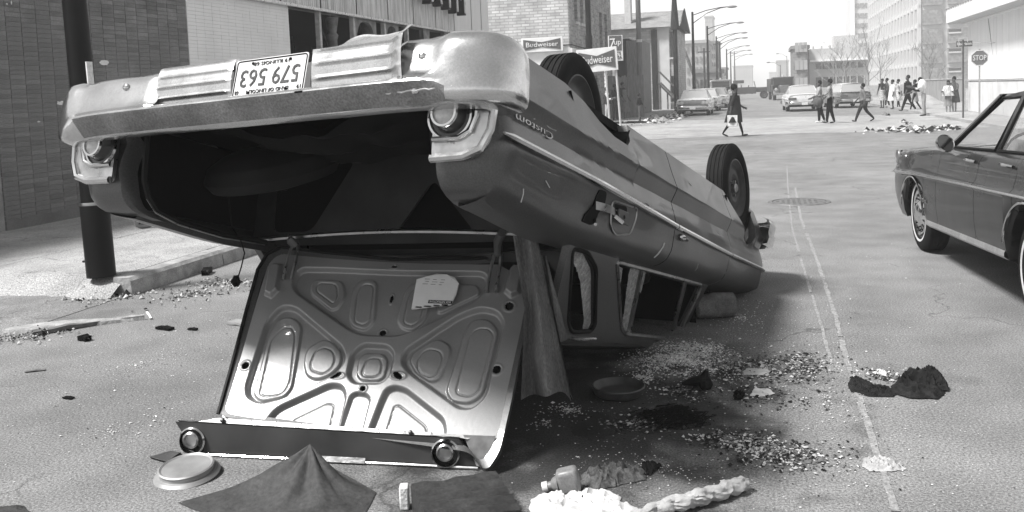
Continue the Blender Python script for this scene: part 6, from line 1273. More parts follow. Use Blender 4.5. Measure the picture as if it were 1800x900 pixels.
# ------------------------------------------------------------------ people: one skinned body each, clothing and hair as parts
skin_m = M('skin', .08, .55, var=.12, scale=30); skin_l = M('skin_light', .34, .55, var=.1, scale=30); hair_m = M('hair', .012, .7, var=.4, scale=40)
def cloth(g, pat=None): return M('cloth_%03d%s' % (int(g * 1000), pat or ''), g, .85, var=.3 if not pat else .75, scale=14 if not pat else 22, bump=.5, bscale=30, stretch=(1, 1, .4) if not pat else None)
shoe_m = M('shoe_leather', .018, .4)
def person(label, px, pyf, pyh, face, top, pants, Y=None, legs=((22, 8), (-20, 12)), arms=((-20, 15, 8), (18, 20, 8)), coat=None, skirt=None, hair=1, hat=None, lean=0, skin=None, female=False, group='people in the street', shoe=None, hh=None, extra=None, headturn=0, zbase=0.0, short_sleeve=False, pose_name=None):
    g_ = gz(px, pyf, zbase) if Y is None else aty(px, 100, Y); Yp = g_.y; h = hh or (aty(px, pyh, Yp).z - zbase); s = h / 1.72
    t = empty('person', (g_.x, Yp, zbase), face, label, 'person', group)
    J = {}; E = []; R = {}
    def add(n, p, r, par=None, tg='top'): J[n] = (Vector(p), r, tg); E.append((par, n)) if par else None
    ln = math.radians(lean); sh = .19 if not female else .165
    def tl(z, y=0, x=0): return (x + math.sin(ln) * (z - .95), y, .95 + math.cos(ln) * (z - .95))
    add('pelvis', tl(.95), .135 if not female else .14, None, 'pants'); add('waist', tl(1.10), .12 if not female else .105, 'pelvis'); add('chest', tl(1.30, 0, .01), .145 if not female else .125, 'waist'); add('neck0', tl(1.44), .075, 'chest'); add('neck', tl(1.50, 0, .01), .05, 'neck0', 'skin')
    add('jaw', tl(1.56, 0, .025), .065, 'neck', 'skin'); add('head', tl(1.63, 0, .015), .085, 'jaw', 'skin'); add('crown', tl(1.685, 0, .0), .055, 'head', 'skin'); add('nose', tl(1.60, 0, .10), .014, 'jaw', 'skin')
    feet = []
    for i, sg in enumerate((1, -1)):
        a, kb = legs[i]; a = math.radians(a * (.72 if abs(a) < 50 else 1)); kb = math.radians(kb); hip = Vector((0, sg * .09, .90)); d1 = Vector((math.sin(a), 0, -math.cos(a))); kn = hip + d1 * .43; a2 = a - kb; d2 = Vector((math.sin(a2), 0, -math.cos(a2))); an = kn + d2 * .40
        add('hip%d' % i, hip, .105, 'pelvis', 'pants'); add('thigh%d' % i, hip + d1 * .2, (.10 if not female else .085), 'hip%d' % i, 'pants'); add('knee%d' % i, kn, (.075 if not female else .052), 'thigh%d' % i, 'pants'); add('calf%d' % i, kn + d2 * .14, (.068 if not female else .052), 'knee%d' % i, 'pants'); add('ankle%d' % i, an, (.052 if not female else .034), 'calf%d' % i, 'pants')
        fa = max(-.9, min(.5, a2 * .7)) if a2 < 0 else a2 * .4; fd = Vector((math.cos(fa), 0, math.sin(fa))); heel = an + Vector((-.03, 0, -.055)); add('heel%d' % i, heel, .032, 'ankle%d' % i, 'shoe'); add('ball%d' % i, heel + fd * .13, .033, 'heel%d' % i, 'shoe'); add('toe%d' % i, heel + fd * .20, .022, 'ball%d' % i, 'shoe'); feet += [heel.z - .034, (heel + fd * .17).z - .03]
        a, eb, ow_ = arms[i]; a = math.radians(a); eb = math.radians(eb); ow_ = math.radians(ow_); s0 = Vector(tl(1.41, sg * sh)); u = Vector((math.sin(a), sg * math.sin(ow_), -math.cos(a))).normalized(); el = s0 + u * .28; a2 = a + eb; f = Vector((math.sin(a2), sg * math.sin(ow_ * .3), -math.cos(a2))).normalized(); wr = el + f * .25
        add('sh%d' % i, s0, .07, 'neck0'); add('el%d' % i, el, .05, 'sh%d' % i, 'top'); add('fore%d' % i, el + f * .1, .046, 'el%d' % i, 'skin' if short_sleeve else 'top'); add('wr%d' % i, wr, .026, 'fore%d' % i, 'skin'); pm_ = wr + f * .07; add('palm%d' % i, pm_, .030, 'wr%d' % i, 'skin')
        side = Vector((0, 1, 0)).cross(f); side = f.cross(Vector((0, 1, 0))).normalized()
        for q in range(4):
            o_ = side * (q - 1.5) * .019; L_ = [.062, .075, .07, .055][q]; add('f%d%d' % (i, q), pm_ + f * .03 + o_, .0095, 'palm%d' % i, 'skin'); add('g%d%d' % (i, q), pm_ + f * (.03 + L_) + o_ + Vector((0, -sg * .02, 0)), .0075, 'f%d%d' % (i, q), 'skin')
        add('th%d' % i, wr + f * .05 + side * -.045, .010, 'wr%d' % i, 'skin'); add('ti%d' % i, wr + f * .085 + side * -.055, .008, 'th%d' % i, 'skin')
    dz = -min(feet); names = list(J); idx = {n: k for k, n in enumerate(names)}
    me = bpy.data.meshes.new('body'); me.from_pydata([tuple((J[n][0] + Vector((0, 0, dz))) * s) for n in names], [(idx[a], idx[b]) for a, b in E], []); o = bpy.data.objects.new('body', me); COL.objects.link(o)
    sk = o.modifiers.new('skin', 'SKIN'); sk.use_smooth_shade = True
    for k, n in enumerate(names): me.skin_vertices[0].data[k].radius = (J[n][1] * s * (1.0), J[n][1] * s * (1.0 if n[:2] not in ('ch', 'wa', 'pe') else .78)); me.skin_vertices[0].data[k].use_root = (k == 0)
    ss = o.modifiers.new('sub', 'SUBSURF'); ss.levels = 1; ss.render_levels = 1
    ctx.view_layer.update(); dg = ctx.evaluated_depsgraph_get(); nm_ = bpy.data.meshes.new_from_object(o.evaluated_get(dg)); bpy.data.objects.remove(o)
    o = bpy.data.objects.new('body', nm_); COL.objects.link(o); o.parent = t; nm_.materials.clear()
    mats = {'skin': skin or skin_m, 'top': top, 'pants': pants, 'shoe': shoe or shoe_m}; order = ['skin', 'top', 'pants', 'shoe']
    for k in order: nm_.materials.append(mats[k])
    segs = [((J[a][0] + Vector((0, 0, dz))) * s, (J[b][0] + Vector((0, 0, dz))) * s, J[b][2]) for a, b in E]
    for p in nm_.polygons:
        c = p.center; best = 9; tgq = 'top'
        for a, b, tg in segs:
            ab = b - a; u = max(0, min(1, (c - a).dot(ab) / (ab.length_squared + 1e-9))); dd = (c - a - ab * u).length
            if dd < best - .002: best = dd; tgq = tg
        p.material_index = order.index(tgq); p.use_smooth = True
    def Pz(z, y=0, x=0): v_ = Vector(tl(z, y, x)); v_.z += dz; return v_ * s
    hc = Pz(1.645, 0, 0)
    for sg in (1, -1): MB().ball(Pz(1.625, sg * .032, .092), .009 * s, 6, 5).build('eye', black_m, t); MB().ball(Pz(1.61, sg * .082, .0), (.014 * s, .010 * s, .026 * s), 6, 5).build('ear', mats['skin'], t)
    MB().box(Pz(1.572, 0, .088), (.012 * s, .04 * s, .008 * s)).build('mouth', M('lips', .05, .6), t, smooth=False)
    if hair:
        r_ = .094 * (1 + .32 * (hair - 1)) * s; MB().ball(hc + Vector((-.022 * s, 0, .022 * s * hair)), (r_, r_ * .95, r_), 14, 10, nz=.12, seed=px, sc=6).build('hair', hair_m, t)
    if hat: MB().lathe([(.145 * s, -.005), (.15 * s, .01), (.105 * s, .02), (.10 * s, .10 * s), (.05 * s, .125 * s), (0, .12 * s)], 20, Matrix.Translation(Pz(1.70))).build('hat', hat, t)
    def garment(nm, m_, z0, z1, r0, r1, fl=.03, swing=0, front=1.0, ph=0):
        mb = MB(); n_ = 24
        def fn(i, j):
            a = 2 * PI * i / n_; v_ = j / 9; z = z1 + (z0 - z1) * v_; r = r1 + (r0 - r1) * v_ ** 1.1; r *= 1 + fl * v_ * math.sin(a * 5 + ph) ; p = Vector(tl(z)); return ((p.x + r * math.cos(a) * front + swing * v_ * v_) * s, (p.y + r * math.sin(a)) * s, (p.z + dz) * s)
        mb.grid(n_, 10, fn, cu=True); mb.build(nm, m_, t, ang=70)
    if coat: garment('coat', coat[0], coat[1], 1.40, coat[2], .17 if not female else .155, fl=.06, swing=coat[3] if len(coat) > 3 else 0, front=1.0, ph=px)
    if skirt: garment('skirt', skirt[0], skirt[1], 1.08, skirt[2], .125, fl=.08, ph=px)
    if extra: extra(t, s, dz, Pz, J)
    return t
c_dk, c_bk, c_md, c_lt, c_wh = cloth(.025), cloth(.006), cloth(.08), cloth(.25), cloth(.6)
E_ = 0.0; W_F = PI     # facing +X (right) / -X (left)
def bag_white(t, s, dz, Pz, J):
    w_ = (J['palm1'][0] + Vector((0, 0, dz))) * s; b = empty('shopping_bag', (0, 0, 0)); b.parent = t
    MB().box(w_ + Vector((.05, 0, -.25)), (.30, .09, .34), taper=1.0).build('bag_body', c_wh, b, bevel=.01); MB().tube([w_ + Vector((-.02, 0, -.08)), w_ + Vector((.0, 0, .0)), w_ + Vector((.10, 0, -.08))], .006, 5).build('handle', black_m, b)
person('woman in long dark coat and black boots striding right with a white bag', 1293, 240, 150, 0, cloth(.03), c_bk, female=True, coat=(cloth(.022), .50, .30, -.05), legs=((26, 4), (-30, 14)), arms=((6, 55, 5), (-20, 12, 8)), hair=1.7, skin=skin_m, extra=bag_white)
def duffel(t, s, dz, Pz, J):
    w_ = (J['palm0'][0] + Vector((0, 0, dz))) * s; MB().ball(w_ + Vector((.02, -.02, -.22)), (.19, .13, .2), 14, 10, nz=.2, seed=4).build('duffel_bag', c_md, t)
person('left one of two men walking abreast, light jacket over dark trousers', 1441, 216, 144, PI, cloth(.28), c_bk, legs=((4, 2), (-12, 10)), arms=((20, 45, 10), (10, 30, 10)), shoe=c_wh, hair=1.05, headturn=.4)
person('right one of two men walking abreast, patterned jacket and a bag hanging low', 1459, 217, 142, PI * .98, cloth(.22, 'plaid'), c_bk, legs=((14, 4), (-10, 8)), arms=((25, 50, 12), (10, 40, 10)), hair=1.35, extra=duffel)
person('man in denim jacket and dark trousers striding left toward the two men', 1517, 214, 146, PI, cloth(.14), c_dk, legs=((34, 4), (-32, 20)), arms=((-18, 30, 8), (20, 25, 8)), hair=1.0)
person('woman in patterned dress with dark cardigan standing left in the kerbside group', 1551, 190, 140, PI * 1.3, c_dk, skin_m, female=True, skirt=(cloth(.34, 'print'), .45, .24), legs=((3, 2), (-3, 2)), arms=((5, 20, 12), (5, 20, 12)), hair=1.2)
person('bareheaded man in dark jacket half hidden behind the woman in the patterned dress', 1559, 188, 139, PI, c_md, c_dk, legs=((10, 2), (-10, 6)), hair=1.1)
person('woman in white knee length coat in the kerbside group', 1569, 192, 142, PI * 1.15, c_wh, c_dk, female=True, coat=(c_wh, .50, .27), legs=((6, 2), (-8, 4)), arms=((5, 15, 10), (0, 15, 10)), hair=1.35)
person('woman in pale flowered dress just behind the woman in the white coat', 1579, 191, 141, PI * 1.1, cloth(.42), c_bk, female=True, skirt=(cloth(.45, 'flower'), .46, .25), legs=((10, 3), (-10, 5)), hair=1.2)
person('tall man in black jacket and trousers striding left across the crossing', 1596, 196, 133, PI * 1.02, c_bk, c_bk, legs=((30, 3), (-26, 12)), arms=((12, 10, 10), (-14, 12, 10)), coat=(c_bk, .86, .20), hair=1.05)
person('woman in light skirt and black stockings following the tall man in black', 1608, 196, 141, PI, c_lt, c_bk, female=True, skirt=(c_lt, .55, .2), legs=((26, 4), (-24, 14)), arms=((10, 60, 8), (10, 60, 8)), hair=1.15)
def bundle(t, s, dz, Pz, J):
    MB().ball(Pz(1.28, -.12, .16), (.2, .2, .17), 14, 10, nz=.3, seed=2).build('dark_bundle', c_bk, t); MB().ball(Pz(1.38, .08, -.02), (.17, .22, .25), 14, 10, nz=.15, seed=9).build('shirt_back', c_wh, t)
person('man in white shirt and light trousers standing with a dark bundle in his arms', 1624, 204, 137, PI, c_wh, cloth(.26), legs=((4, 2), (-4, 4)), arms=((45, 70, 14), (50, 60, 14)), lean=14, hair=1.1, extra=bundle, skin=skin_m)
person('woman wrapped in a pale shawl, left one of the couple by the grey fence', 1667, 201, 143, PI * 1.4, c_wh, skin_l, female=True, skirt=(cloth(.2), .42, .22), coat=(cloth(.38), .95, .30), legs=((3, 2), (-4, 3)), arms=((30, 60, 14), (30, 60, 14)), hair=1.0)
person('woman in dark coat and headscarf, right one of the couple by the grey fence', 1677, 200, 137, PI * 1.3, cloth(.09, 'tweed'), skin_l, female=True, coat=(cloth(.08), .52, .27), legs=((4, 2), (-6, 4)), arms=((20, 60, 10), (20, 50, 10)), hair=1.25)
# left side by the shops, partly behind the wreck
person('young man in vest and pale trousers standing with folded arms near the barber pole', 1065, 232, 158, 0, c_wh, cloth(.34), Y=42, legs=((6, 3), (-6, 3)), arms=((25, 75, 10), (25, 80, 10)), coat=(c_dk, .95, .18), hair=1.1, hh=1.66)
person('dark clothed man leaning beside the board fence next to the young man', 1079, 200, 145, -.6, c_bk, c_dk, Y=47, legs=((4, 2), (-4, 2)), arms=((10, 40, 10), (15, 50, 10)), hair=1.1, hh=1.80)
person('tall figure in long grey coat and black top standing before the board fence', 1093, 200, 137, -.4, c_bk, cloth(.12), Y=48.5, female=True, coat=(cloth(.11), .35, .30), legs=((3, 2), (-3, 2)), arms=((10, 30, 10), (10, 30, 10)), hair=1.0, hh=1.9)
person('boy with white collar standing in front of the utility pole', 1122, 214, 168, .3, c_bk, c_md, Y=43.7, legs=((4, 2), (-4, 2)), hair=1.2, hh=1.32)
fm = cloth(.02, 'fire')
person('fireman in dark turnout coat walking beside the fire engine', 1387, 173, 147, PI * .9, c_bk, c_bk, legs=((14, 4), (-12, 8)), coat=(c_bk, .7, .2), hair=0, hat=black_m)
person('person in rolled trousers and white socks standing on the pavement behind the wreck', 246, 401, 250, -PI / 2 + .9 + PI / 2, c_md, c_dk, legs=((2, 0), (-2, 2)), hair=1.1, hh=1.52, zbase=.152, shoe=M('pale_shoe', .2, .5))
for i, (dx, dy) in enumerate([(-.3, .2), (-1.3, -.3), (.5, .3)]):
    q_ = tX @ Vector((-.8 + dx, dy, .95)); person(['fireman in pale helmet seated in the middle of the open truck', 'fireman with white cap riding at the rear of the open truck', 'driver of the open truck behind its windshield frame'][i], 1340, 170, 150, PI / 2 * 0, c_md, c_bk, Y=q_.y, legs=((80, 80), (80, 80)), arms=((40, 40, 8), (40, 40, 8)), hair=0, hat=c_wh, hh=1.3).location = (q_.x, q_.y, .95 - .42)

# ------------------------------------------------------------------ haze from the fires further down the street
hm = bpy.data.materials.new('haze'); hm.use_nodes = True; n = hm.node_tree.nodes; n.clear(); ho = n.new('ShaderNodeOutputMaterial'); pv = n.new('ShaderNodeVolumePrincipled'); pv.inputs['Color'].default_value = (.99, .99, .99, 1); pv.inputs['Density'].default_value = .0015; pv.inputs['Anisotropy'].default_value = 0; hm.node_tree.links.new(pv.outputs[0], ho.inputs['Volume'])
mb = MB(); mb.box((0, 365, 38), (860, 820, 78.2)); hz_ = mb.build('haze', hm, smooth=False); tag(hz_, kind='stuff')
# ------------------------------------------------------------------ litter around the wreck
vinyl = M('dark_vinyl_cover', .055, .6, var=.3, scale=7, bump=.4, bscale=40, fine=.25, fscale=60, spots=(20, .72, .3))
r = random.Random(3)
def heap(name, pts, hf, mat, label, cat, n=26, thick=.0):
    """closed cloth-like heap over a ground outline: pts outline (world xy), hf(u,v)->height"""
    cx = sum(p[0] for p in pts) / len(pts); cy = sum(p[1] for p in pts) / len(pts); m_ = len(pts); mb = MB()
    def fn(i, j):
        a = pts[i]; k = j / n; x = cx + (a[0] - cx) * (1 - k); y = cy + (a[1] - cy) * (1 - k); return (x, y, .004 + hf(x, y, 1 - k))
    mb.grid(m_, n, fn, cu=True); o = mb.build(name, mat); return tag(o, label, cat)
def outline(px_pts, res=6, z=0): 
    P_ = [gz(*p, z) for p in px_pts]; out = []
    for a, b in zip(P_, P_[1:] + P_[:1]):
        for k in range(res): q = a.lerp(b, k / res); out.append((q.x + .012 * noise.noise(Vector((q.x * 22, q.y * 22, 1))) + .006 * noise.noise(Vector((q.x * 70, q.y * 70, 1))), q.y + .012 * noise.noise(Vector((q.x * 22, q.y * 22, 6))) + .006 * noise.noise(Vector((q.x * 70, q.y * 70, 6)))))
    return out
# peaked seat cover standing like a tent
apex = aty(545, 782, 3.30); b0 = gz(313, 885); b1 = gz(420, 925); b2 = gz(632, 925); b3 = Vector((apex.x + .30, 3.26, 0)); b4 = Vector((apex.x - .05, 3.50, 0))
mb = MB(); base = [b0, b1, (b1 + b2) / 2 + Vector((0, -.03, 0)), b2, b3, b4]; NB = len(base) * 10
def tent(i, j):
    k = i / 10; a = base[int(k) % len(base)]; b = base[(int(k) + 1) % len(base)]; q = a.lerp(b, k - int(k)); v_ = j / 16; p = q.lerp(apex, v_); rdg = .022 * math.sin(k * 5.5) * math.sin(PI * v_) * 1.2 + .012 * noise.noise(Vector((k * 2, v_ * 5, 0))); sag = -.035 * math.sin(PI * v_)
    d = (p - Vector((apex.x, apex.y, p.z))); d = d.normalized() if d.length > .01 else Vector((0, 0, 0)); return p + d * rdg + Vector((0, 0, sag + .004))
mb.grid(NB, 17, tent, cu=True); tag(mb.build('seat_cover', vinyl), 'peaked dark vinyl seat cover standing like a tent in front of the trunk lid', 'seat cover')
# ribbed seat cushion
c0, c1 = aty(722, 850, 3.40), aty(872, 826, 3.58); f0, f1 = gz(745, 915), gz(918, 915)
c0 = Vector((c0.x, c0.y, .10)); c0 = gz(722, 852, .10); c1 = gz(870, 828, .10); f0 = gz(748, 910, .10); f1 = gz(915, 897, .06)
mb = MB()
def cush(i, j):
    u, v_ = i / 30, j / 30; p = c0.lerp(c1, u).lerp(f0.lerp(f1, u), v_); z = .012 * abs(math.sin(v_ * PI * 5)) + .01 * noise.noise(Vector((u * 4, v_ * 4, 0))); return p + Vector((0, 0, z))
mb.grid(31, 31, cush); 
edge = [cush(i, 0) for i in range(31)] + [cush(30, j) for j in range(1, 31)] + [cush(i, 30) for i in range(29, -1, -1)] + [cush(0, j) for j in range(29, 0, -1)]
mb.grid(len(edge), 4, lambda i, j: edge[i] + Vector((0, 0, 0)) - Vector((0, 0, (edge[i].z - .003) * j / 3)), cu=True); tag(mb.build('seat_cushion', M('dark_ribbed_vinyl', .04, .5, var=.3, scale=7, bump=.3, bscale=60, fine=.3, fscale=90)), 'dark ribbed car seat cushion lying in front of the trunk lid corner', 'seat cushion')
MB().hexa([gz(700, 892), gz(716, 897), gz(718, 880), gz(704, 878), gz(700, 892, .07), gz(716, 897, .07), gz(718, 882, .07), gz(704, 878, .07)])
mb = MB(); a = gz(712, 893); mb.box((0, 0, .045), (.035, .05, .09), Matrix.Translation(a) @ Matrix.Rotation(.3, 4, 'Z')); tag(mb.build('foam_block', M('white_foam', .62, .8, var=.15, scale=30, bump=.5), bevel=.006), 'small upright white foam block left of the ribbed cushion', 'block')
# round cans and pan
lidm = M('tin_lid_pale', .30, .45, .4, var=.25, scale=9, spots=(12, .68, .12)); a = gz(322, 842)
mb = MB(); mb.lathe([(.132, 0), (.136, .008), (.124, .02), (.112, .022), (.110, .036), (.115, .042), (.108, .046), (.10, .040), (0, .038)], 44, Matrix.Translation(a + Vector((0, .03, .004))) @ Matrix.Rotation(math.radians(6), 4, 'X')); tag(mb.build('round_tin_lid', lidm), 'round pale stepped tin lid lying left of the peaked seat cover', 'tin lid')
mb = MB(); a = gz(300, 805); mb.hexa([gz(262, 803), gz(292, 812), gz(318, 795), gz(300, 792), gz(262, 803, .012), gz(292, 812, .012), gz(318, 795, .03), gz(300, 792, .03)]); tag(mb.build('steel_bracket', M('bracket_dark_steel', .10, .4, metal=.6), bevel=.004), 'bent steel bracket plate beside the left lamp bucket of the lid', 'bracket')
a = gz(1084, 702); mb = MB(); mb.lathe([(0, .012), (.10, .010), (.112, .018), (.124, .045), (.131, .05), (.136, .044), (.126, .012), (.11, .0), (0, 0)], 48, Matrix.Translation(a + Vector((0, .07, .004)))); tag(mb.build('shallow_pan', M('dull_pan_metal', .085, .45, .5, var=.3, scale=15, spots=(14, .7, .03))), 'round shallow metal pan lying on the road below the side windows', 'pan')
# cloth hanging out of the trunk beside the lid
mb = MB(); top_ = [CM @ Vector((.9, .70, .93)), CM @ Vector((.97, .92, .95))]
def drape(i, j):
    u = i / 30; v_ = j / 40; xt = aty(898 + 36 * u, 388, 3.95); xm = aty(922 + 46 * u, 540, 3.86); xb = aty(916 + 88 * u, 700 - 12 * math.sin(u * 3) + 8 * u, 3.84)
    p = xt.lerp(xm, v_ * 2) if v_ < .5 else xm.lerp(xb, (v_ - .5) * 2); fold = .045 * math.sin(u * 9 + v_ * 2.5 + 1.5 * math.sin(v_ * 3)) * (.3 + v_) + .02 * noise.noise(Vector((u * 3, v_ * 4, 1))); return p + Vector((.2 * fold, -fold - .0, .0)) + Vector((0, 0, -.02 * math.sin(u * 7) * (v_ > .95)))
mb.grid(31, 41, drape); mb.grid(31, 41, lambda i, j: drape(i, j) + Vector((0, .03 + .03 * math.sin(PI * i / 30), 0))); drp = mb.build('hanging_cloth', M('coarse_dark_cloth', .13, .95, var=.35, scale=6, bump=.6, bscale=70, fine=.4, fscale=110, stretch=(1.5, 1.5, .5))); tag(drp, 'long coarse dark cloth hanging from the trunk beside the right edge of the lid', 'cloth')
mb = MB()
def drape2(i, j):
    u = i / 14; v_ = j / 24; xt = aty(945 + 15 * u, 450, 4.0); xb = aty(960 + 36 * u, 608 - 10 * u, 3.98); p = xt.lerp(xb, v_); return p + Vector((0, -.012 * math.sin(u * 8 + v_ * 3), 0))
mb.grid(15, 25, drape2); mb.grid(15, 25, lambda i, j: drape2(i, j) + Vector((0, .015, 0))); tag(mb.build('cloth_flap', MATS['coarse_dark_cloth']), 'shorter dark cloth flap hanging across the rear quarter window', 'cloth')
# thin wire hanging from the far side of the trunk
a = aty(400, 330, 3.95); mb = MB(); mb.tube([a, aty(408, 400, 3.98), aty(424, 425, 4.0), aty(430, 445, 4.0), aty(424, 470, 4.0), aty(417, 492, 4.0)], .0035, 5); mb.ball(aty(415, 494, 4.0), (.022, .02, .028), 10, 8, nz=.5, seed=3); tag(mb.build('hanging_wire', black_m), 'thin black wire with a lump of plug hanging from the trunk left of the lid', 'wire')
# padding roll between hood and road
a = gz(1225, 540, .08); b_ = gz(1288, 535, .08); mb = MB(); mb.tube([a + Vector((-.04, 0, 0)), a, b_.lerp(a, .5) + Vector((0, 0, .005)), b_, b_ + Vector((.02, 0, 0))], [.03, .075, .085, .08, .05], 18); tag(mb.build('padding_roll', M('pale_padding', .16, .95, var=.35, scale=12, bump=.6, fine=.35)), 'pale roll of padding squeezed between the wreck and the road', 'padding')
# rags, bottle, bags
a0, a1 = gz(985, 872, .03), gz(1022, 866, .03); mb = MB(); ctr = gz(1000, 866); Xb = Matrix.Translation(ctr + Vector((0, .0, .045))) @ Matrix.Rotation(math.radians(12), 4, 'Z') @ Matrix.Rotation(math.radians(-14), 4, 'Y')
mb.box((0, 0, 0), (.085, .07, .085), Xb); bt = empty('plastic_jug', ctr, 0, 'translucent square plastic jug with its cap to the left, lying before the white paper bag', 'jug'); jm = M('cloudy_plastic', .2, .4, var=.15, scale=25, fine=.2); MB().box((0, 0, 0), (.085, .07, .095)).build('jug_body', jm, bt, bevel=.015); MB().lathe([(.034, 0), (.026, .02), (.016, .028), (.016, .045)], 16, Matrix.Translation((-.042, 0, -.005)) @ Matrix.Rotation(-PI / 2, 4, 'Y')).build('neck', jm, bt); MB().lathe([(.02, 0), (.02, .022), (0, .024)], 16, Matrix.Translation((-.084, 0, -.005)) @ Matrix.Rotation(-PI / 2, 4, 'Y')).build('cap', M('white_cap', .6, .4), bt)
bt.location = ctr + Vector((0, 0, .05)); bt.rotation_euler = (0, math.radians(-14), math.radians(8))
def rag(px_pts, h_, mat, label, cat='rag', fz=14, seed=0, name='crumpled_rag', n=34):
    o_ = outline(px_pts, 8)
    def hf(x, y, k):
        w1 = noise.noise(Vector((x * fz * .35, y * fz * .35, seed + 9))) * .12; a_ = noise.noise(Vector(((x + w1) * fz, (y - w1) * fz * 1.4, seed))); b_ = noise.noise(Vector(((x - w1) * fz * 2.3, (y + w1) * fz * 2.6, seed + 3)))
        rd = (1 - abs(a_) * 2.4) * .6 + (1 - abs(b_) * 2.6) * .28; return h_ * (1 - k ** 4) * max(.06, rd)
    return heap(name, o_, hf, mat, label, cat, n=n)
grag = M('grey_rag', .10, .95, var=.4, scale=20, bump=.7, bscale=60, fine=.4); whr = M('white_crumpled_paper', .5, .85, var=.1, scale=10, bump=.3, bscale=40)
rag([(1020, 852), (1040, 862), (1075, 858), (1100, 850), (1132, 846), (1140, 828), (1110, 822), (1075, 818), (1045, 830), (1020, 838)], .06, grag, 'long grey crumpled rag stretching right from the plastic jug', seed=1)
rag([(1128, 842), (1150, 832), (1166, 822), (1150, 814), (1128, 816)], .035, M('black_rag', .015, .9), 'small black rag at the right end of the long grey rag', seed=2)
rag([(930, 900), (935, 880), (955, 872), (985, 876), (1010, 878), (1030, 862), (1060, 862), (1092, 876), (1090, 888), (1130, 900), (1120, 925), (950, 925)], .05, whr, 'large crumpled white paper bag at the lower edge below the plastic jug', 'paper bag', fz=11, seed=3, n=44, name='white_paper_bag')
# white twisted cloth roll
P_ = [gz(1100, 912, .02), gz(1150, 895, .022), (gz(1190, 885, .03)), gz(1235, 872, .035), gz(1275, 860, .035), gz(1308, 850, .028)]; pts = []
for k in range(121): t_ = k / 120 * 5; i_ = min(4, int(t_)); pts.append(P_[i_].lerp(P_[i_ + 1], t_ - i_) + Vector((0, .004 * math.sin(k / 3), .004 * noise.noise(Vector((k * .17, 0, 0))))))
mb = MB(); mb.tube(pts, [.012 + .018 * smooth01(k / 42) + .005 * noise.noise(Vector((k * .12, 7, 0))) for k in range(121)], 36, flat=.85)
for k in range(121):
    c_ = pts[k]
    for q_ in range(36):
        i_ = k * 36 + q_; v_ = Vector(mb.v[i_]); an_ = 2 * PI * q_ / 36 + k * .035; f_ = .95 + .2 * (1 - abs(noise.noise(Vector((math.cos(an_) * 1.6, math.sin(an_) * 1.6, k * .045)))) * 3) * .8 + .10 * abs(math.sin(5 * an_ + 1.5 * math.sin(k * .09))); mb.v[i_] = tuple(c_ + (v_ - c_) * f_)

mb.v = [(p[0] + .006 * noise.noise(Vector((p[0] * 30, p[1] * 30, p[2] * 60))), p[1] + .008 * noise.noise(Vector((p[0] * 25, p[1] * 25, 3))), max(.003, p[2] + .008 * noise.noise(Vector((p[0] * 22, p[1] * 40, p[2] * 40))))) for p in mb.v]; tag(mb.build('twisted_cloth', M('dirty_white_cloth', .33, .85, var=.22, scale=14, bump=.5, fine=.1)), 'long twisted roll of dirty white cloth in the lower middle foreground', 'cloth')
# shoe
lea = M('black_leather', .014, .4, var=.4, scale=20); a = gz(1200, 678); b_ = gz(1248, 684)
mb = MB(); mb.tube([a + Vector((0, 0, .012)), a.lerp(b_, .45) + Vector((0, 0, .03)), a.lerp(b_, .8) + Vector((0, 0, .05)), a.lerp(b_, .9) + Vector((.0, 0, .10))], [.012, .032, .036, .012], 12, flat=.8); mb.ball(b_ + Vector((-.02, 0, .03)), (.035, .04, .035), 12, 8, nz=.3, seed=7); tag(mb.build('black_leather_scrap', lea), 'upturned black shoe-like leather scrap right of the glass patch', 'shoe')
rag([(1305, 660), (1352, 662), (1355, 650), (1310, 648)], .022, whr, 'flat folded white paper packet lying on the dark glass shards', 'paper packet', fz=5, seed=8, name='paper_packet')
rag([(1318, 697), (1345, 700), (1360, 692), (1350, 684), (1325, 684)], .028, M('pale_stone', .5, .8, var=.2, scale=20), 'smooth pale flat stone below the folded white paper packet', 'stone', fz=4, seed=9, name='flat_stone')
rag([(1288, 704), (1305, 706), (1308, 692), (1292, 690)], .03, M('black_rag', .015, .9), 'small dark clod just left of the smooth pale stone', 'clod', fz=40, seed=10, name='dark_clod')
jac = M('black_jacket_cloth', .016, .75, var=.5, scale=15, bump=.8, bscale=30)
jmb = MB()
def jheap(px_pts, h_, fz, sd, z0=.0):
    o_ = outline(px_pts, 10); cx = sum(p[0] for p in o_) / len(o_); cy = sum(p[1] for p in o_) / len(o_)
    def fn(i, j):
        a = o_[i]; k = j / 34; x = cx + (a[0] - cx) * (1 - k); y = cy + (a[1] - cy) * (1 - k); w1 = .05 * noise.noise(Vector((x * 5, y * 5, sd))); r1 = 1 - abs(noise.noise(Vector(((x + w1) * fz, (y + w1) * fz * 1.6, sd)))) * 2.6; r2 = 1 - abs(noise.noise(Vector(((x - w1) * fz * 2.6, (y + w1) * fz * 3, sd + 4)))) * 2.6
        return (x, y, z0 + .004 + h_ * (1 - (1 - k) ** 5) * max(.08, .62 * r1 + .3 * r2))
    jmb.grid(len(o_), 35, fn, cu=True)
jheap([(1489, 679), (1497, 690), (1530, 698), (1570, 699), (1580, 690), (1545, 684), (1515, 671), (1497, 663)], .035, 14, 2)
jheap([(1560, 690), (1600, 702), (1648, 703), (1662, 694), (1640, 684), (1600, 680), (1575, 676)], .045, 10, 5, .004)
jheap([(1572, 684), (1590, 690), (1625, 692), (1640, 680), (1625, 668), (1600, 664), (1582, 672)], .085, 9, 8, .006)
jheap([(1612, 682), (1640, 690), (1669, 690), (1662, 674), (1642, 658), (1620, 658), (1612, 670)], .075, 13, 11, .008)
tag(jmb.build('black_jacket', jac), 'black jacket thrown down on the road right of the worn line', 'jacket')
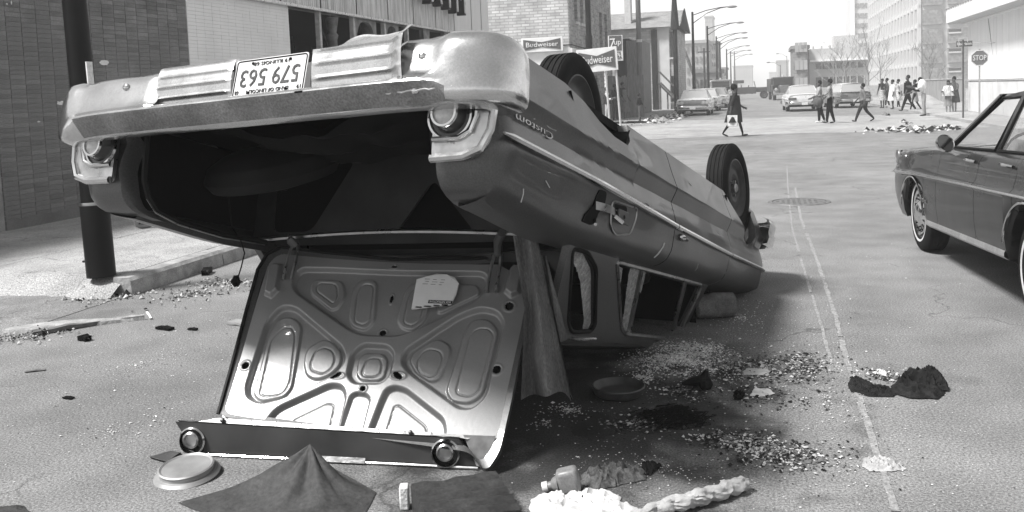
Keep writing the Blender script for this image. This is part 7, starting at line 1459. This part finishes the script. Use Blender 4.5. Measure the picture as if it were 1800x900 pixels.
rag([(1515, 822), (1530, 830), (1570, 830), (1594, 826), (1575, 812), (1545, 804), (1518, 808)], .03, M('pale_glove_leather', .36, .7, var=.3, scale=20), 'crumpled pale glove on the worn line in the lower right', 'glove', fz=24, seed=13, name='crumpled_glove')
# tangled dark stuffing
mb = MB(); a = gz(1190, 738)
for i in range(240):
    an = r.uniform(0, 6.28); q = math.sqrt(r.random()); p = a + Vector((.135 * q * math.cos(an), .14 * q * math.sin(an), .004)); d_ = r.uniform(0, 3.14); L = r.uniform(.02, .07); mb.tube([p, p + Vector((math.cos(d_) * L, math.sin(d_) * L * .7, r.uniform(.004, .022))), p + Vector((math.cos(d_ + .9) * L * 2, math.sin(d_ + .9) * L, .003))], .0022, 3, caps=False)
o = mb.build('tangled_stuffing', M('black_hair_stuffing', .012, .8), weld=False); tag(o, 'round mat of tangled black stuffing on the road right of the shallow pan', 'stuffing')
# board, sticks, cardboard on the left
def slat(p, q, w_, h_, mat, label, name='wood_scrap', cat='wood scrap'):
    a, b = Vector(p), Vector(q); d = (b - a).normalized(); s_ = Vector((-d.y, d.x, 0)) * w_ / 2; u = Vector((0, 0, h_)); e = Vector((0, 0, .004)); m_ = (a + b) / 2 + Vector((0, 0, h_ * .3))
    mb = MB(); mb.grid(6, 5, lambda i, j: [a, a.lerp(b, .25), m_, a.lerp(b, .75), b, b][i] + [s_ + e, s_ + u, s_ * -1 + u, s_ * -1 + e, s_ + e][j] * 1 + Vector((0, .003 * noise.noise(Vector((i, j, p[0]))), 0))); o = mb.build(name, mat, smooth=False); return tag(o, label, cat)
wsp = M('weathered_scrap_wood', .12, .9, var=.4, scale=20)
slat(gz(58, 590), gz(176, 570), .06, .03, wsp, 'long dark weathered stick on the low broken kerb slab')
slat(gz(407, 568), gz(440, 572), .10, .02, M('cardboard_scrap', .24, .9), 'curled scrap of cardboard left of the trunk lid', 'cardboard_scrap', 'cardboard')
slat(gz(278, 578), gz(302, 581), .05, .02, black_m, 'black splinter on the road midway between kerb and trunk lid')
slat(gz(332, 580), gz(346, 581), .03, .015, black_m, 'smaller black splinter right of the black one near the trunk lid')
slat(gz(44, 655), gz(80, 651), .03, .008, wsp, 'thin pale strip of wood on the road at the left edge')
slat(gz(258, 550), gz(266, 562), .015, .012, M('white_stick', .6, .7), 'short white stick on the road in front of the kerb')
slat(gz(113, 700), gz(128, 702), .03, .01, black_m, 'small dark chip on the road in the left foreground')
slat(gz(142, 598), gz(156, 600), .05, .035, black_m, 'charred lump just below the long weathered stick')
slat(gz(150, 462, .15), gz(156, 460, .15), .06, .02, wsp, 'chip of wood on the pavement beside the lamp post')
slat(gz(360, 485), gz(368, 478), .06, .05, black_m, 'dark lump against the kerb behind the hanging wire')
rag([(-20, 905), (-5, 895), (40, 893), (62, 905)], .02, M('dark_leaf', .05, .8), 'dark flat scrap at the lower left corner', 'scrap', seed=20, name='flat_scrap')
# can against the wall
cn = gz(26, 399, .15); t = empty('striped_can', cn, 0, 'striped can lying on the pavement at the foot of the brick wall', 'can'); Xc = Matrix.Translation((0, 0, .085)) @ Matrix.Rotation(math.radians(80), 4, 'Z') @ Matrix.Rotation(PI / 2, 4, 'X')
MB().lathe([(0, -.15), (.06, -.15), (.078, -.11), (.08, .11), (.078, .12), (0, .12)], 24, Xc).build('can_body', M('dark_can_paint', .06, .4), t); MB().lathe([(.0815, -.06), (.0815, .02)], 24, Xc).build('pale_band', wp, t); MB().lathe([(.082, .09), (.082, .125), (.06, .127), (0, .126)], 24, Xc).build('lid', wp, t)
mb = MB(); p = gz(2, 402, .15); mb.box((0, 0, .2), (.16, .2, .4), Matrix.Translation(p + Vector((-.02, .05, 0)))); tag(mb.build('white_stone_block', wp, bevel=.01), 'white painted block at the corner of the brick wall by the left edge', 'block')
# ---- small stuff nobody could count
def scatter(name, clusters, mats, size, seed, flat=.35, z=.003):
    rr = random.Random(seed); mbs = MB()
    for (px, py, rx, ry, cnt) in clusters:
        c = gz(px, py); ex = (gz(px + rx, py) - c).length; ey = abs(gz(px, py - ry).y - gz(px, py + ry).y) / 2
        for _ in range(cnt):
            an = rr.uniform(0, 2 * PI); q = min(2.4, abs(rr.gauss(0, .62))); x = c.x + ex * q * math.cos(an); y = c.y + ey * q * math.sin(an)
            if noise.noise(Vector((x * 7, y * 7, seed))) + .5 * noise.noise(Vector((x * 19, y * 19, seed))) < rr.uniform(-.75, .25): continue
            s_ = size * rr.uniform(.4, 1.6) * (1.8 if rr.random() < .06 else 1); a = rr.uniform(0, 6.3); m_ = rr.randint(3, 5)
            mbs.cur = rr.randrange(len(mats)); pts = [(x + s_ * rr.uniform(.5, 1) * math.cos(a + 6.28 * k / m_), y + s_ * rr.uniform(.5, 1) * math.sin(a + 6.28 * k / m_), z + rr.uniform(0, s_ * flat)) for k in range(m_)]; ap = (x, y, z + s_ * flat * rr.uniform(.8, 2))
            mbs.add(pts + [ap], [(k, (k + 1) % m_, m_) for k in range(m_)])
    o = mbs.build(name, mats, smooth=False, weld=False); tag(o, kind='stuff'); return o
gls = M('glass_shard', .75, .08, var=.1, spec=1.0, coat=1.0); gld = M('glass_shard_dark', .06, .1, var=.3, spec=1.0, coat=1.0); grt = M('grit', .14, .9, var=.5, scale=30); blk = M('burned_flake', .02, .8, var=.4); plw = M('pale_chip', .5, .8, var=.3)
scatter('glass_shards', [(1190, 632, 66, 22, 7500), (1225, 612, 60, 12, 2200), (1130, 665, 50, 20, 500), (1000, 722, 55, 12, 260), (1250, 650, 120, 40, 900), (1300, 560, 140, 50, 500), (960, 745, 60, 20, 90)], [gls, gls, plw, plw, gls, gld], .006, 21)
scatter('dark_shards', [(1330, 650, 95, 22, 3000), (1400, 640, 70, 20, 1500), (1560, 668, 50, 12, 260), (1310, 775, 85, 16, 1600), (1390, 800, 80, 22, 1900), (1200, 690, 70, 20, 500), (1120, 745, 70, 22, 700), (1340, 700, 120, 25, 400)], [blk, blk, gld, grt, grt, plw], .008, 22)
scatter('pale_rubble', [(1330, 790, 80, 20, 300), (1380, 812, 70, 18, 220), (1545, 658, 35, 8, 260), (1230, 770, 30, 10, 60), (1350, 650, 90, 20, 200)], [plw, grt, blk, plw], .0085, 23, flat=.6)
scatter('road_grit', [(1450, 700, 330, 190, 1500), (250, 640, 260, 110, 900), (1150, 820, 260, 60, 700), (200, 760, 220, 90, 500), (1500, 450, 200, 60, 300)], [blk, grt, plw, plw, gls], .0042, 24)
scatter('kerb_litter', [(400, 500, 80, 12, 500), (190, 520, 60, 14, 700), (330, 520, 60, 18, 300), (60, 590, 50, 16, 400), (110, 395, 40, 4, 0)], [grt, plw, blk, kerb_m], .012, 25, flat=.7)
scatter('broken_kerb_rubble', [(170, 518, 55, 8, 130), (215, 512, 12, 6, 30)], [plw, kerb_m, blk], .032, 27, flat=.9)
# far debris heaps on the crossing (right) and at the left kerb
scatter('far_debris', [(1600, 230, 62, 4, 420), (1660, 226, 20, 4, 120), (1590, 216, 10, 3, 24), (1560, 203, 5, 2, 14)], [blk, blk, blk, plw, plw, grt], .085, 26, flat=.45, z=.006)
scatter('left_kerb_debris', [(1155, 214, 22, 5, 180), (1180, 206, 22, 3, 140)], [grt, plw, blk, kerb_m], .12, 28, flat=.6)
# oil and damp stains on the asphalt, irregular
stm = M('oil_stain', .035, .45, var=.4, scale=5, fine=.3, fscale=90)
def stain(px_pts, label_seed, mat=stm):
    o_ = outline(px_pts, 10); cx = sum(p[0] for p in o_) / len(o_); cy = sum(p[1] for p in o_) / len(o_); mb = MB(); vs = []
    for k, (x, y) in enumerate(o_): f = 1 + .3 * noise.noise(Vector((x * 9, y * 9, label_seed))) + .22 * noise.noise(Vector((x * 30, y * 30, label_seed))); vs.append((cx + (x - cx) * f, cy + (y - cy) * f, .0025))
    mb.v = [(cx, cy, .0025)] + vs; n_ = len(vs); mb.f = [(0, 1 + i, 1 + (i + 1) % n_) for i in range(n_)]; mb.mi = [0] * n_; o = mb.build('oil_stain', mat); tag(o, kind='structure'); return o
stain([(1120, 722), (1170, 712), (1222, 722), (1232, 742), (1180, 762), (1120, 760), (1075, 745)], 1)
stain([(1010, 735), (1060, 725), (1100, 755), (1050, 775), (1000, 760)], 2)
